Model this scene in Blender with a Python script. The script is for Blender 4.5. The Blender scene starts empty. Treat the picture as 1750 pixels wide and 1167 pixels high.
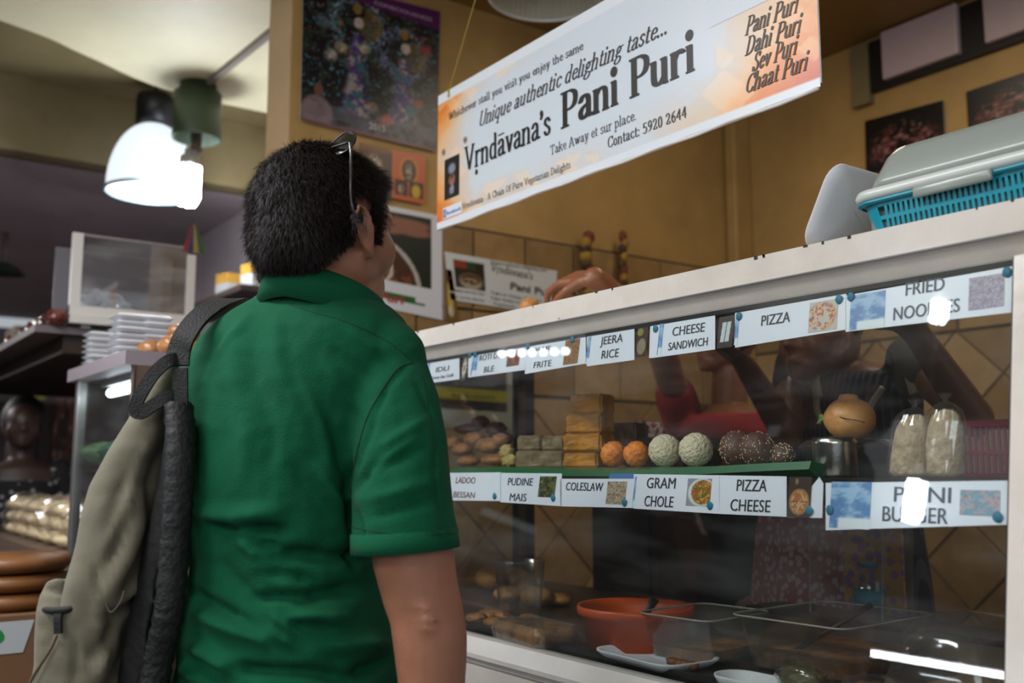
import bpy, bmesh, math, random
import numpy as np
from math import sin, cos, pi, radians, atan, sqrt
from mathutils import Vector, Matrix, Euler, noise
random.seed(7); rng = np.random.default_rng(7)
S = bpy.context.scene
COL = S.collection

# ------------------------------------------------------------------ camera, world, light, exposure
FPX = 1701.4; EYE = 1.25; TILT = atan(219 / FPX); YAW = radians(35.7)
F = Vector((-cos(YAW), sin(YAW), 0)); R = Vector((sin(YAW), cos(YAW), 0)); Z = Vector((0, 0, 1))
DV = F * cos(TILT) + Z * sin(TILT); UV = -F * sin(TILT) + Z * cos(TILT); CAM = Vector((0, 0, EYE))
cd = bpy.data.cameras.new('camera'); cam = bpy.data.objects.new('camera', cd); COL.objects.link(cam)
cam.matrix_world = Matrix(((R.x, UV.x, -DV.x, 0), (R.y, UV.y, -DV.y, 0), (R.z, UV.z, -DV.z, EYE), (0, 0, 0, 1)))
cd.sensor_width = 36; cd.lens = 36 * FPX / 1750; cd.clip_start = .02
cd.dof.use_dof = True; cd.dof.focus_distance = 1.62; cd.dof.aperture_fstop = 3.2
S.camera = cam
S.view_settings.view_transform = 'Standard'; S.view_settings.look = 'None'
S.view_settings.exposure = 0.66; S.view_settings.gamma = 1; S.view_settings.use_curve_mapping = False
S.cycles.transparent_max_bounces = 24; S.cycles.max_bounces = 8; S.cycles.sample_clamp_indirect = 4
wd = bpy.data.worlds.new('world'); S.world = wd; wd.use_nodes = True
wd.node_tree.nodes['Background'].inputs[0].default_value = (.62, .66, .72, 1)
wd.node_tree.nodes['Background'].inputs[1].default_value = .4

def area(name, loc, size, power, col=(1, .95, .86), tgt=None, sy=None):
    l = bpy.data.lights.new(name, 'AREA'); l.energy = power; l.color = col; l.shape = 'RECTANGLE'
    l.size = size; l.size_y = sy or size
    o = bpy.data.objects.new(name, l); COL.objects.link(o); o.location = loc
    d = Vector(tgt or (loc[0], loc[1], 0)) - Vector(loc); o.rotation_euler = d.to_track_quat('-Z', 'Y').to_euler()
    return o
area('hall_ceiling_light', (-1.9, -.6, 2.93), 1.8, 46, (.97, .98, 1), None, .5)
area('hall_ceiling_light', (-.6, -2.6, 2.93), 1.8, 40, (.97, .98, 1), None, .5)
area('far_hall_light', (-7, -.6, 2.5), 1.5, 48, (1, .95, .95), None, .5)  # added fill with no visible fitting, brightens the grey hall by bounce
area('stall_ceiling_light', (-1.6, 2.4, 2.93), 1.2, 7, (1, .86, .66), None, .3)
area('aisle_daylight', (1.6, -2.2, 2.2), 2.0, 22, (.9, .95, 1), (-1.3, 1.2, 1.5), 1.4)

# ------------------------------------------------------------------ helpers
def ray(x, y): return DV + R * ((x - 875) / FPX) - UV * ((y - 583.5) / FPX)
def atY(x, y, Y):
    r = ray(x, y); return CAM + r * ((Y - CAM.y) / r.y)
def atX(x, y, X):
    r = ray(x, y); return CAM + r * ((X - CAM.x) / r.x)
def atZ(x, y, z):
    r = ray(x, y); return CAM + r * ((z - CAM.z) / r.z)
def P(x, y, d):
    r = ray(x, y); return CAM + r * (d / r.dot(F))
GT = .163
def atG(x, y, off=0.0):                       # the slanted front glass of the big display case
    r = ray(x, y); n = Vector((0, 1, -GT)); c = 1.2 - GT * 1.505 + off
    return CAM + r * ((c - n.dot(CAM)) / n.dot(r))
def px_of(p):
    q = Vector(p) - CAM; d = q.dot(DV); return 875 + FPX * q.dot(R) / d, 583.5 - FPX * q.dot(UV) / d
def lin(c):
    if isinstance(c, str):
        c = [int(c[i:i + 2], 16) / 255 for i in (0, 2, 4)]
        return tuple(x / 12.92 if x <= .04045 else ((x + .055) / 1.055) ** 2.4 for x in c)
    return tuple(c[:3])

MATS = {}
def mat(name, col, rough=.6, metal=0, var=0, vscale=8, bump=0, bscale=60, spec=.5, emit=0, ecol=None, sheen=0, coat=0, col2=None, trans=0, sss=0, alpha=1):
    if name in MATS: return MATS[name]
    m = bpy.data.materials.new(name); m.use_nodes = True; nt = m.node_tree; N = nt.nodes; L = nt.links
    b = N['Principled BSDF']; c = lin(col)
    b.inputs['Base Color'].default_value = (*c, 1); b.inputs['Roughness'].default_value = rough; b.inputs['Metallic'].default_value = metal
    b.inputs['Specular IOR Level'].default_value = spec
    if emit: b.inputs['Emission Color'].default_value = (*lin(ecol or col), 1); b.inputs['Emission Strength'].default_value = emit
    if sheen: b.inputs['Sheen Weight'].default_value = sheen
    if coat: b.inputs['Coat Weight'].default_value = coat; b.inputs['Coat Roughness'].default_value = .15
    if trans: b.inputs['Transmission Weight'].default_value = trans
    if sss: b.inputs['Subsurface Weight'].default_value = sss; b.inputs['Subsurface Scale'].default_value = .01; b.inputs['Subsurface Radius'].default_value = (1, .35, .2)
    if alpha < 1: b.inputs['Alpha'].default_value = alpha
    tc = N.new('ShaderNodeTexCoord')
    if var or col2:
        n = N.new('ShaderNodeTexNoise'); n.inputs['Scale'].default_value = vscale; n.inputs['Detail'].default_value = 8; n.inputs['Roughness'].default_value = .65
        L.new(tc.outputs['Object'], n.inputs['Vector'])
        r = N.new('ShaderNodeValToRGB'); c2 = lin(col2) if col2 else tuple(x * (1 - var) for x in c)
        r.color_ramp.elements[0].position = .35; r.color_ramp.elements[0].color = (*c2, 1)
        r.color_ramp.elements[1].position = .65; r.color_ramp.elements[1].color = (*(c if col2 else tuple(min(1, x * (1 + var * .5)) for x in c)), 1)
        L.new(n.outputs['Fac'], r.inputs[0]); L.new(r.outputs[0], b.inputs['Base Color'])
    if bump:
        n = N.new('ShaderNodeTexNoise'); n.inputs['Scale'].default_value = bscale; n.inputs['Detail'].default_value = 6
        L.new(tc.outputs['Object'], n.inputs['Vector'])
        bp = N.new('ShaderNodeBump'); bp.inputs['Strength'].default_value = bump; bp.inputs['Distance'].default_value = .01
        L.new(n.outputs['Fac'], bp.inputs['Height']); L.new(bp.outputs[0], b.inputs['Normal'])
    MATS[name] = m; return m

def glass_mat(name, tint=(.95, .97, .96), f0=.04, dirt_haze=.02, rough=0.0, gcol=(1, 1, 1)):
    if name in MATS: return MATS[name]
    m = bpy.data.materials.new(name); m.use_nodes = True; nt = m.node_tree; N = nt.nodes; L = nt.links
    N.remove(N['Principled BSDF']); out = N['Material Output']
    t = N.new('ShaderNodeBsdfTransparent'); t.inputs[0].default_value = (*tint, 1)
    g = N.new('ShaderNodeBsdfGlossy'); g.inputs['Roughness'].default_value = rough; g.inputs[0].default_value = (*gcol, 1)
    lw = N.new('ShaderNodeLayerWeight'); lw.inputs[0].default_value = .5
    p = N.new('ShaderNodeMath'); p.operation = 'POWER'; p.inputs[1].default_value = 5; L.new(lw.outputs['Facing'], p.inputs[0])
    a = N.new('ShaderNodeMath'); a.operation = 'MULTIPLY_ADD'; a.inputs[1].default_value = 1 - f0; a.inputs[2].default_value = f0; L.new(p.outputs[0], a.inputs[0])
    mx = N.new('ShaderNodeMixShader'); L.new(a.outputs[0], mx.inputs[0]); L.new(t.outputs[0], mx.inputs[1]); L.new(g.outputs[0], mx.inputs[2])
    last = mx
    if dirt_haze:
        d = N.new('ShaderNodeBsdfDiffuse'); d.inputs[0].default_value = (.8, .8, .82, 1)
        tc = N.new('ShaderNodeTexCoord'); mp = N.new('ShaderNodeMapping'); mp.inputs['Rotation'].default_value = (0, .9, .6); mp.inputs['Scale'].default_value = (3, 3, 14)
        n = N.new('ShaderNodeTexNoise'); n.inputs['Scale'].default_value = 1.3; n.inputs['Detail'].default_value = 7
        L.new(tc.outputs['Object'], mp.inputs[0]); L.new(mp.outputs[0], n.inputs['Vector'])
        r = N.new('ShaderNodeMapRange'); r.inputs[1].default_value = .45; r.inputs[2].default_value = .8; r.inputs[3].default_value = dirt_haze * .3; r.inputs[4].default_value = dirt_haze * 2.5
        L.new(n.outputs['Fac'], r.inputs[0])
        m2 = N.new('ShaderNodeMixShader'); L.new(r.outputs[0], m2.inputs[0]); L.new(mx.outputs[0], m2.inputs[1]); L.new(d.outputs[0], m2.inputs[2]); last = m2
    L.new(last.outputs[0], out.inputs[0]); MATS[name] = m; return m

def print_mat(name='printed_paper', rough=.35, coat=0):
    if name in MATS: return MATS[name]
    m = bpy.data.materials.new(name); m.use_nodes = True; N = m.node_tree.nodes; b = N['Principled BSDF']
    a = N.new('ShaderNodeVertexColor'); a.layer_name = 'Col'; m.node_tree.links.new(a.outputs[0], b.inputs['Base Color'])
    b.inputs['Roughness'].default_value = rough; b.inputs['Coat Weight'].default_value = coat
    MATS[name] = m; return m

# ---- mesh building: MB collects shapes in world coordinates, build() links ONE object (verts made relative to its root)
def ico(sub=2):
    bm = bmesh.new(); bmesh.ops.create_icosphere(bm, subdivisions=sub, radius=1)
    v = [tuple(x.co) for x in bm.verts]; f = [[q.index for q in x.verts] for x in bm.faces]; bm.free(); return v, f
ICO = {k: ico(k) for k in (1, 2, 3, 4, 5)}
class MB:
    def __init__(s): s.v = []; s.f = []; s.mi = []; s.m = 0
    def add(s, vs, fs):
        o = len(s.v); s.v += [tuple(x) for x in vs]; s.f += [[i + o for i in f] for f in fs]; s.mi += [s.m] * len(fs); return s
    def box(s, lo, hi, M=None, bev=0):
        lo = Vector(lo); hi = Vector(hi)
        if bev:
            bm = bmesh.new(); bmesh.ops.create_cube(bm, size=1)
            bmesh.ops.scale(bm, vec=(hi - lo), verts=bm.verts); bmesh.ops.translate(bm, vec=(lo + hi) / 2, verts=bm.verts)
            bmesh.ops.bevel(bm, geom=bm.edges[:], offset=bev, segments=2, affect='EDGES', profile=.5)
            vs = [x.co.copy() for x in bm.verts]; fs = [[q.index for q in x.verts] for x in bm.faces]; bm.free()
        else:
            vs = [Vector((x, y, z)) for x in (lo.x, hi.x) for y in (lo.y, hi.y) for z in (lo.z, hi.z)]
            fs = [(0, 1, 3, 2), (4, 6, 7, 5), (0, 4, 5, 1), (2, 3, 7, 6), (0, 2, 6, 4), (1, 5, 7, 3)]
        if M: vs = [M @ x for x in vs]
        return s.add(vs, fs)
    def hexa(s, p):   # 8 points: bottom 4 ring, top 4 ring
        return s.add(p, [(3, 2, 1, 0), (4, 5, 6, 7), (0, 1, 5, 4), (1, 2, 6, 5), (2, 3, 7, 6), (3, 0, 4, 7)])
    def quadbox(s, quad, n, t):  # a slab on 4 corner points, thickness t against n
        n = Vector(n); q = [Vector(x) for x in quad]; return s.hexa([x - n * t for x in q] + q)
    def ell(s, c, r, M=None, sub=3, jit=0, jf=9, seed=0):
        v, f = ICO[sub]; out = []
        if not hasattr(r, '__len__'): r = (r, r, r)
        for x in v:
            k = 1 + (jit * noise.noise(Vector(x) * jf + Vector((seed * 3.1, seed, 0))) if jit else 0)
            q = Vector((x[0] * r[0] * k, x[1] * r[1] * k, x[2] * r[2] * k))
            if M: q = M @ q
            out.append(q + Vector(c))
        return s.add(out, f)
    def loft(s, rings, cap=True, close=True):
        n = len(rings[0]); o = []; fs = []
        for r in rings: o += list(r)
        for i in range(len(rings) - 1):
            for j in range(n if close else n - 1):
                k = (j + 1) % n; fs.append((i * n + j, i * n + k, (i + 1) * n + k, (i + 1) * n + j))
        if cap: fs.append(tuple(range(n))[::-1]); fs.append(tuple((len(rings) - 1) * n + j for j in range(n)))
        return s.add(o, fs)
    def tube(s, pts, r, n=10, cap=True, flat=1.0, up=None):
        pts = [Vector(p) for p in pts]; rings = []; R_ = r if hasattr(r, '__len__') else [r] * len(pts); a = None
        for i, p in enumerate(pts):
            t = (pts[min(i + 1, len(pts) - 1)] - pts[max(i - 1, 0)]).normalized()
            if a is None:
                a = Vector(up) if up else (Vector((0, 0, 1)) if abs(t.z) < .9 else Vector((1, 0, 0)))
            a = (a - t * a.dot(t)).normalized(); b = t.cross(a)
            rings.append([p + a * (cos(2 * pi * j / n) * R_[i]) + b * (sin(2 * pi * j / n) * R_[i] * flat) for j in range(n)])
        return s.loft(rings, cap)
    def lathe(s, prof, c=(0, 0, 0), n=32, M=None, cap=False):
        rings = []
        for r, z in prof:
            ring = [Vector((r * cos(2 * pi * j / n), r * sin(2 * pi * j / n), z)) for j in range(n)]
            rings.append([(M @ q if M else q) + Vector(c) for q in ring])
        return s.loft(rings, cap)
    def build(s, name, m, root=None, smooth=False, mods=None, auto=None):
        me = bpy.data.meshes.new(name); off = Vector(root.matrix_off) if False else (Vector(ROOTS.get(root.name, (0, 0, 0))) if root else Vector((0, 0, 0)))
        ox = off
        if root is None and s.v:
            a = np.array(s.v); ox = Vector(((a[:, 0].min() + a[:, 0].max()) / 2, (a[:, 1].min() + a[:, 1].max()) / 2, a[:, 2].min()))
        me.from_pydata([(v[0] - ox.x, v[1] - ox.y, v[2] - ox.z) for v in s.v], [], s.f)
        ms = m if isinstance(m, (list, tuple)) else [m]
        for q in ms: me.materials.append(q)
        if len(ms) > 1: me.polygons.foreach_set('material_index', s.mi)
        me.validate(); me.update()
        bm = bmesh.new(); bm.from_mesh(me); bmesh.ops.recalc_face_normals(bm, faces=bm.faces[:]); bm.to_mesh(me); bm.free()
        if smooth: me.polygons.foreach_set('use_smooth', [True] * len(me.polygons))
        o = bpy.data.objects.new(name, me); COL.objects.link(o)
        if root is None: o.location = ox
        else: o.parent = root
        ROOTS[o.name] = tuple(ox)
        if auto:
            e = o.modifiers.new('bevel', 'BEVEL'); e.width = auto; e.segments = 2; e.limit_method = 'ANGLE'; e.angle_limit = radians(40)
        return o
ROOTS = {}
def tag(o, label=None, cat=None, group=None, kind=None):
    if label: o['label'] = label
    if cat: o['category'] = cat
    if group: o['group'] = group
    if kind: o['kind'] = kind
    return o
def thing(name, loc, label, cat, group=None):
    o = bpy.data.objects.new(name, None); COL.objects.link(o); o.location = loc; o.empty_display_size = .05
    ROOTS[o.name] = tuple(loc); return tag(o, label, cat, group)
def struct(name, mb, m, **k): return tag(mb.build(name, m, **k), kind='structure')
def dup(src, loc, rz=0, label=None, group=None, scale=None, rot=None):
    def cp(o, par):
        c = o.copy(); COL.objects.link(c); c.parent = par
        for ch in list(o.children): cp(ch, c)
        return c
    c = cp(src, None); c.location = loc; c.rotation_euler = rot or (0, 0, rz)
    if scale: c.scale = scale if hasattr(scale, '__len__') else (scale,) * 3
    if label: c['label'] = label
    if group: c['group'] = group
    return c
def smoothpath(pts, k=6):
    pts = [Vector(p) for p in pts]; out = []
    for i in range(len(pts) - 1):
        p0 = pts[max(i - 1, 0)]; p1 = pts[i]; p2 = pts[i + 1]; p3 = pts[min(i + 2, len(pts) - 1)]
        for j in range(k):
            t = j / k; out.append(.5 * ((2 * p1) + (p2 - p0) * t + (2 * p0 - 5 * p1 + 4 * p2 - p3) * t * t + (3 * p1 - p0 - 3 * p2 + p3) * t ** 3))
    out.append(pts[-1]); return out

def remeshed(name, mb, m, root, voxel=.008, smooth=4, fac=.5, fn=None, post_sub=0):
    """union of overlapping shapes turned into one continuous skin"""
    me = bpy.data.meshes.new('tmp'); me.from_pydata(mb.v, [], mb.f); me.update()
    bm = bmesh.new(); bm.from_mesh(me); bmesh.ops.recalc_face_normals(bm, faces=bm.faces[:]); bm.to_mesh(me); bm.free()
    o = bpy.data.objects.new('tmp', me); COL.objects.link(o)
    md = o.modifiers.new('r', 'REMESH'); md.mode = 'VOXEL'; md.voxel_size = voxel
    sm = o.modifiers.new('s', 'SMOOTH'); sm.factor = fac; sm.iterations = smooth
    dg = bpy.context.evaluated_depsgraph_get(); ev = o.evaluated_get(dg)
    m2 = bpy.data.meshes.new_from_object(ev); bpy.data.objects.remove(o); m2.name = name
    n = len(m2.vertices); co = np.empty(n * 3); m2.vertices.foreach_get('co', co); co = co.reshape(-1, 3)
    no = np.empty(n * 3); m2.vertices.foreach_get('normal', no); no = no.reshape(-1, 3)
    if fn: co = fn(co, no)
    off = np.array(ROOTS[root.name]) if root else np.array([co[:, 0].mean(), co[:, 1].mean(), co[:, 2].min()])
    m2.vertices.foreach_set('co', (co - off).ravel())
    for p in list(m2.materials): pass
    m2.materials.clear(); m2.materials.append(m)
    m2.polygons.foreach_set('use_smooth', [True] * len(m2.polygons)); m2.update()
    ob = bpy.data.objects.new(name, m2); COL.objects.link(ob)
    if root: ob.parent = root
    else: ob.location = off
    ROOTS[ob.name] = tuple(off)
    return ob, co, no

def capsule(mb, a, b, ra, rb, n=16):
    a = Vector(a); b = Vector(b); t = b - a; L_ = t.length; t.normalize(); k = 4; pts = []; rr = []
    for i in range(k): th = pi / 2 * (1 - i / k); pts.append(a - t * (ra * sin(th))); rr.append(max(ra * cos(th), 1e-4))
    pts += [a, b]; rr += [ra, rb]
    for i in range(1, k + 1): th = pi / 2 * i / k; pts.append(b + t * (rb * sin(th))); rr.append(max(rb * cos(th), 1e-4))
    mb.tube(pts, rr, n)
def chain(mb, pts, rs):
    for i in range(len(pts) - 1): capsule(mb, pts[i], pts[i + 1], rs[i], rs[i + 1])

ORD = ['first', 'second', 'third', 'fourth', 'fifth', 'sixth', 'seventh', 'eighth', 'ninth', 'tenth']
# ---- flat frames for prints and lettering
class Fr:
    def __init__(s, o, ex, ey):
        s.o = Vector(o); s.x = Vector(ex).normalized(); s.y = Vector(ey).normalized(); s.n = s.x.cross(s.y)
    def p(s, u, v, w=0): return s.o + s.x * u + s.y * v + s.n * w
    def uv(s, q): q = Vector(q) - s.o; return q.dot(s.x), q.dot(s.y)
def vn(x, y, s=1.0, seed=0):
    """value noise, vectorised"""
    x = np.asarray(x) * s + seed * 17.3; y = np.asarray(y) * s + seed * 7.7
    xi = np.floor(x).astype(int); yi = np.floor(y).astype(int); xf = x - xi; yf = y - yi
    h = lambda a, b: (np.sin(a * 127.1 + b * 311.7) * 43758.5453) % 1
    u = xf * xf * (3 - 2 * xf); w = yf * yf * (3 - 2 * yf)
    return (h(xi, yi) * (1 - u) + h(xi + 1, yi) * u) * (1 - w) + (h(xi, yi + 1) * (1 - u) + h(xi + 1, yi + 1) * u) * w
def fbm(x, y, s, seed=0): return .5 * vn(x, y, s, seed) + .3 * vn(x, y, s * 2.1, seed + 1) + .2 * vn(x, y, s * 4.3, seed + 2)
def printed(fr, x0, y0, x1, y1, fn, nx, ny, name, root, w=0.0008, m=None, quad=None):
    """flat print: a fine grid whose face colours are the print"""
    if quad: qs = [Vector(q) for q in quad]    # BL BR TR TL
    us = np.linspace(0, 1, nx + 1); vs = np.linspace(0, 1, ny + 1); V = []
    for b in vs:
        for a in us:
            if quad: V.append(((qs[0] * (1 - a) + qs[1] * a) * (1 - b) + (qs[3] * (1 - a) + qs[2] * a) * b))
            else: V.append(fr.p(x0 + (x1 - x0) * a, y0 + (y1 - y0) * b, w))
    fs = [(j * (nx + 1) + i, j * (nx + 1) + i + 1, (j + 1) * (nx + 1) + i + 1, (j + 1) * (nx + 1) + i) for j in range(ny) for i in range(nx)]
    off = Vector(ROOTS[root.name]) if root else Vector((0, 0, 0))
    me = bpy.data.meshes.new(name); me.from_pydata([tuple(v - off) for v in V], [], fs)
    A, B = np.meshgrid(us, vs); c = np.clip(fn(A.ravel(), B.ravel()), 0, 1)
    at = me.color_attributes.new('Col', 'FLOAT_COLOR', 'POINT')
    at.data.foreach_set('color', np.c_[c ** 2.2, np.ones(len(c))].astype(np.float32).ravel())
    me.materials.append(m or print_mat()); o = bpy.data.objects.new(name, me); COL.objects.link(o)
    if root: o.parent = root
    ROOTS[o.name] = tuple(off); return o
def mixc(c, d, k): k = np.clip(k, 0, 1)[:, None]; return c * (1 - k) + np.array(d) * k
def base(u, c): return np.tile(np.array(c, float), (len(u), 1))
def disc(u, v, cx, cy, rx, ry, soft=.15): return np.clip((1 - np.sqrt(((u - cx) / rx) ** 2 + ((v - cy) / ry) ** 2)) / soft, 0, 1)

# ---- serif lettering: broad-nib strokes (thick down, thin across) with serifs
_G = {}
def G(ch, w, *st): _G[ch] = (w, st)
# s = smooth, l = straight, f = serif (x,y,w)
G('a', 9.4, 's1.6,7.4 3.2,9.4 5.6,9.3 6.7,7.4 6.7,2 7.5,.7 9,1.2', 's6.7,5.9 3.4,5 1.6,3 2.6,.7 4.8,.8 6.7,2.6')
G('b', 10, 'l2,14.6 2,.6', 's2,7.2 4,9.3 6.6,9.1 8.2,6.8 8.2,3 6.6,.7 4,.7 2,2.2', 'f1.2,14.7,2.4')
G('c', 8.6, 's7.6,7.4 6.4,9.2 4.2,9.2 2.1,7 2.1,3.2 4.2,.8 6.2,.9 8,2.6')
G('d', 10.2, 'l7.6,14.6 7.6,.6', 's7.6,7.4 5.6,9.2 3.4,9 1.8,6.8 1.8,3 3.4,.8 5.6,.8 7.6,2.6', 'f6.8,14.7,2.4', 'f8.4,.4,2.4')
G('e', 8.8, 's2,5.6 7.4,5.6 7,8.4 4.6,9.4 2.4,7.6 2,4 3.8,.9 6,.8 8,2.6')
G('f', 6.4, 's6.6,13 5.4,14.6 3.6,14 3,11.6 3,.6', 'f3,9.3,5', 'f3.1,.4,4.6')
G('g', 9.4, 's6.8,7 5.2,9.2 3.2,8.8 2.2,6.8 3.2,4.6 5.2,4.4 6.6,6.4', 's3.2,4.4 2,3 3,1.6 6.4,1.4 8.4,0 7.6,-3 4.4,-4.2 1.6,-3.2 1.6,-1 3.4,1', 'l6.6,8.6 9,9')
G('h', 10.6, 'l2,14.6 2,.6', 's2,7 4,9.2 6.6,9.2 7.8,7.2 7.8,.6', 'f1.2,14.7,2.4', 'f2,.4,4.2', 'f7.9,.4,4.2')
G('i', 5.2, 'l2.4,9.4 2.4,.6', 'f1.6,9.4,2.4', 'f2.5,.4,4.4', 'd2.4,13.2')
G('j', 5.2, 's3.2,9.4 3.2,-1 2,-3.8 .2,-3.4', 'f2.4,9.4,2.4', 'd3.2,13.2')
G('k', 10.2, 'l2,14.6 2,.6', 'l8,9.2 2.2,4.4', 'l4.4,6 8.4,.8', 'f1.2,14.7,2.4', 'f2,.4,4', 'f8.6,.4,3.6', 'f7.6,9.4,3.4')
G('l', 5, 'l2.4,14.6 2.4,.6', 'f1.6,14.7,2.4', 'f2.5,.4,4.4')
G('m', 15.4, 'l2,9.4 2,.6', 's2,7 3.8,9.2 6.2,9.2 7.4,7.2 7.4,.6', 's7.4,7 9.2,9.2 11.6,9.2 12.8,7.2 12.8,.6', 'f1.2,9.4,2.4', 'f2,.4,4', 'f7.5,.4,4', 'f12.9,.4,4')
G('n', 10.6, 'l2,9.4 2,.6', 's2,7 4,9.2 6.6,9.2 7.8,7.2 7.8,.6', 'f1.2,9.4,2.4', 'f2,.4,4.2', 'f7.9,.4,4.2')
G('o', 9.6, 's4.8,9.4 2.6,8.2 1.8,5 2.6,1.8 4.8,.6 7,1.8 7.8,5 7,8.2 4.8,9.4')
G('p', 10.2, 'l2.2,9.4 2.2,-4.2', 's2.2,7.4 4.2,9.3 6.6,9 8.2,6.8 8.2,3 6.6,.8 4.2,.8 2.2,2.4', 'f1.4,9.4,2.4', 'f2.3,-4.4,4.6')
G('q', 10.2, 'l7.8,9.4 7.8,-4.2', 's7.8,7.4 5.8,9.3 3.4,9 1.8,6.8 1.8,3 3.4,.8 5.8,.8 7.8,2.4', 'f7.9,-4.4,4.6')
G('r', 7.8, 'l2.2,9.4 2.2,.6', 's2.2,6.6 3.8,9 5.6,9.4 6.8,8.4', 'f1.4,9.4,2.4', 'f2.3,.4,4.6')
G('s', 7.6, 's6.4,7.6 5,9.4 3,9.2 1.8,7.4 3,5.8 5.4,4.4 6.4,2.6 5.2,.8 3,.6 1.4,2.6')
G('t', 6.6, 's3,12.6 3,2.4 4.2,.7 6.4,1.4', 'f3.4,9.3,5')
G('u', 10.6, 's2.2,9.4 2.2,3 3.4,.9 5.6,.8 7.8,3', 'l7.8,9.4 7.8,.6', 'f1.4,9.4,2.6', 'f7,9.4,2.6', 'f8.6,.4,2.4')
G('v', 9.6, 'l2,9.2 4.8,.6', 'l4.9,.8 7.8,9.2', 'f2,9.4,4', 'f7.8,9.4,3.4')
G('w', 14, 'l2,9.2 4.6,.6', 'l4.8,.8 7,9', 'l7,9 9.4,.6', 'l9.6,.8 12,9.2', 'f2,9.4,4', 'f12,9.4,3.4')
G('y', 9.6, 'l2,9.2 4.8,.8', 's7.8,9.2 4.6,-.6 3.2,-3.8 1.4,-3.6', 'f2,9.4,4', 'f7.8,9.4,3.4')
G('A', 14, 'l6.8,14.4 2,.6', 'l6.8,14.4 11.6,.6', 'l4,5 9.6,5', 'f2.2,.4,4', 'f11.6,.4,4.6')
G('B', 12, 'l3.4,14.2 3.4,.8', 's3.4,14.2 7,14.2 9.2,12.8 9.4,10.4 8,8.2 3.4,7.8', 's3.4,7.8 8,7.6 10.2,5.6 10.2,3 8,.9 3.4,.7', 'f2.8,14.4,4.4', 'f2.8,.4,4.4')
G('L', 11.4, 'l3.4,14.2 3.4,.8', 'l3.4,.9 10.4,.9', 'l10.4,.9 10.8,4', 'f3.4,14.4,5', 'f2.8,.4,4')
G('x', 9.8, 'l2.2,9.2 7.6,.8', 'l7.4,9.2 2.2,.8'); G('z', 8.6, 'l1.6,8.8 7,8.8', 'l7,8.8 1.6,1.2', 'l1.6,1.2 7.2,1.2')
G('C', 13, 's11.4,10.8 9.6,14 6.6,14.2 3.4,12 2.2,7.4 3.4,2.8 6.6,.7 9.6,1 11.8,3.8', 'l11.5,14.4 11.5,10.6')
G('D', 14, 'l3.4,14.2 3.4,.8', 's3.4,14.2 7.4,14.2 10.6,12 11.8,7.5 10.6,3 7.4,.7 3.4,.7', 'f2.8,14.4,4.4', 'f2.8,.4,4.4')
G('F', 11.4, 'l3.4,14.2 3.4,.8', 'l3.4,14.3 10.6,14.3', 'l3.4,7.8 8.2,7.8', 'l10.5,14.4 10.5,11.4', 'f3.4,.4,5')
G('O', 14.2, 's7,14.4 3.8,12.6 2.2,7.5 3.8,2.4 7,.6 10.2,2.4 11.8,7.5 10.2,12.6 7,14.4')
G('P', 12, 'l3.4,14.2 3.4,.8', 's3.4,14.2 7,14.3 9.8,13 10.4,10.6 9.4,8 6.8,6.9 3.4,7', 'f2.8,14.4,4.4', 'f3.4,.4,5.4')
G('S', 10.6, 's8.6,11.6 7,14.2 4.4,14.2 2.6,12 3.4,9.2 6.4,7.4 8.6,5.4 8.8,2.8 7,.7 4.2,.8 2,3.6', 'l8.8,14.2 8.8,11.2', 'l1.9,3.8 1.9,.8')
G('T', 12.6, 'l6.3,14.2 6.3,.8', 'l1.4,14.2 11.2,14.2', 'l1.4,14.2 1.4,11.4', 'l11.2,14.2 11.2,11.4', 'f6.3,.4,5')
G('U', 14, 's3,14.2 3,4.4 4.6,1.2 7.4,.7 10,1.4 11.2,4.6 11.2,14.2', 'f3,14.4,5', 'f11.2,14.4,4')
G('V', 14, 'l2.6,14.2 7.2,.6', 'l7.3,.8 11.8,14.2', 'f2.6,14.4,5', 'f11.8,14.4,4')
G('W', 19, 'l2.6,14.2 6.4,.6', 'l6.5,.8 9.8,14.2', 'l9.8,14.2 13.2,.6', 'l13.3,.8 17,14.2', 'f2.6,14.4,4.6', 'f9.6,14.4,4', 'f17,14.4,4')
G('0', 10, 's5,14.2 2.8,12.4 2,7.5 2.8,2.6 5,.7 7.2,2.6 8,7.5 7.2,12.4 5,14.2')
G('2', 10, 's1.8,10.8 3,13.6 5.4,14 7.2,12.4 7.2,9.8 5.2,6 1.8,1.2', 'l1.8,1.2 8.2,1.2', 'l8.2,1.2 8.6,3.4')
G('4', 10, 'l6.6,14 6.6,.6', 'l6.6,14 1.4,5', 'l1.4,4.6 8.8,4.6')
G('5', 10, 'l2.8,13.8 8,13.8', 'l2.8,13.8 2.4,8', 's2.4,8 5,9 7.6,7.6 8,4.4 6.4,1.4 3.6,.7 1.6,2')
G('6', 10, 's7.6,13.8 4.4,12 2.4,8.4 2.2,4.4 3.6,1.2 5.4,.7 7.6,2.4 8,5.4 6.4,8.2 4,8 2.4,5.8')
G('9', 10, 's2.4,1.2 5.6,3 7.6,6.6 7.8,10.6 6.4,13.8 4.4,14.2 2.4,12.4 2,9.4 3.6,6.8 6,7 7.6,9.2')
G('.', 4.4, 'd2,1.3'); G(':', 4.8, 'd2.2,1.3', 'd2.2,8'); G("'", 4, 's2.2,14 2.6,12.4 1.4,10.4', 'd2,13.4'); G('-', 6.4, 'l1.2,5 5,5'); G(' ', 5.4)
_G['Ā'] = (_G['a'][0], _G['a'][1] + ('l2,12.4 7,12.4',)); _G['Ṛ'] = (_G['r'][0], _G['r'][1] + ('d2.4,-3',))
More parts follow.
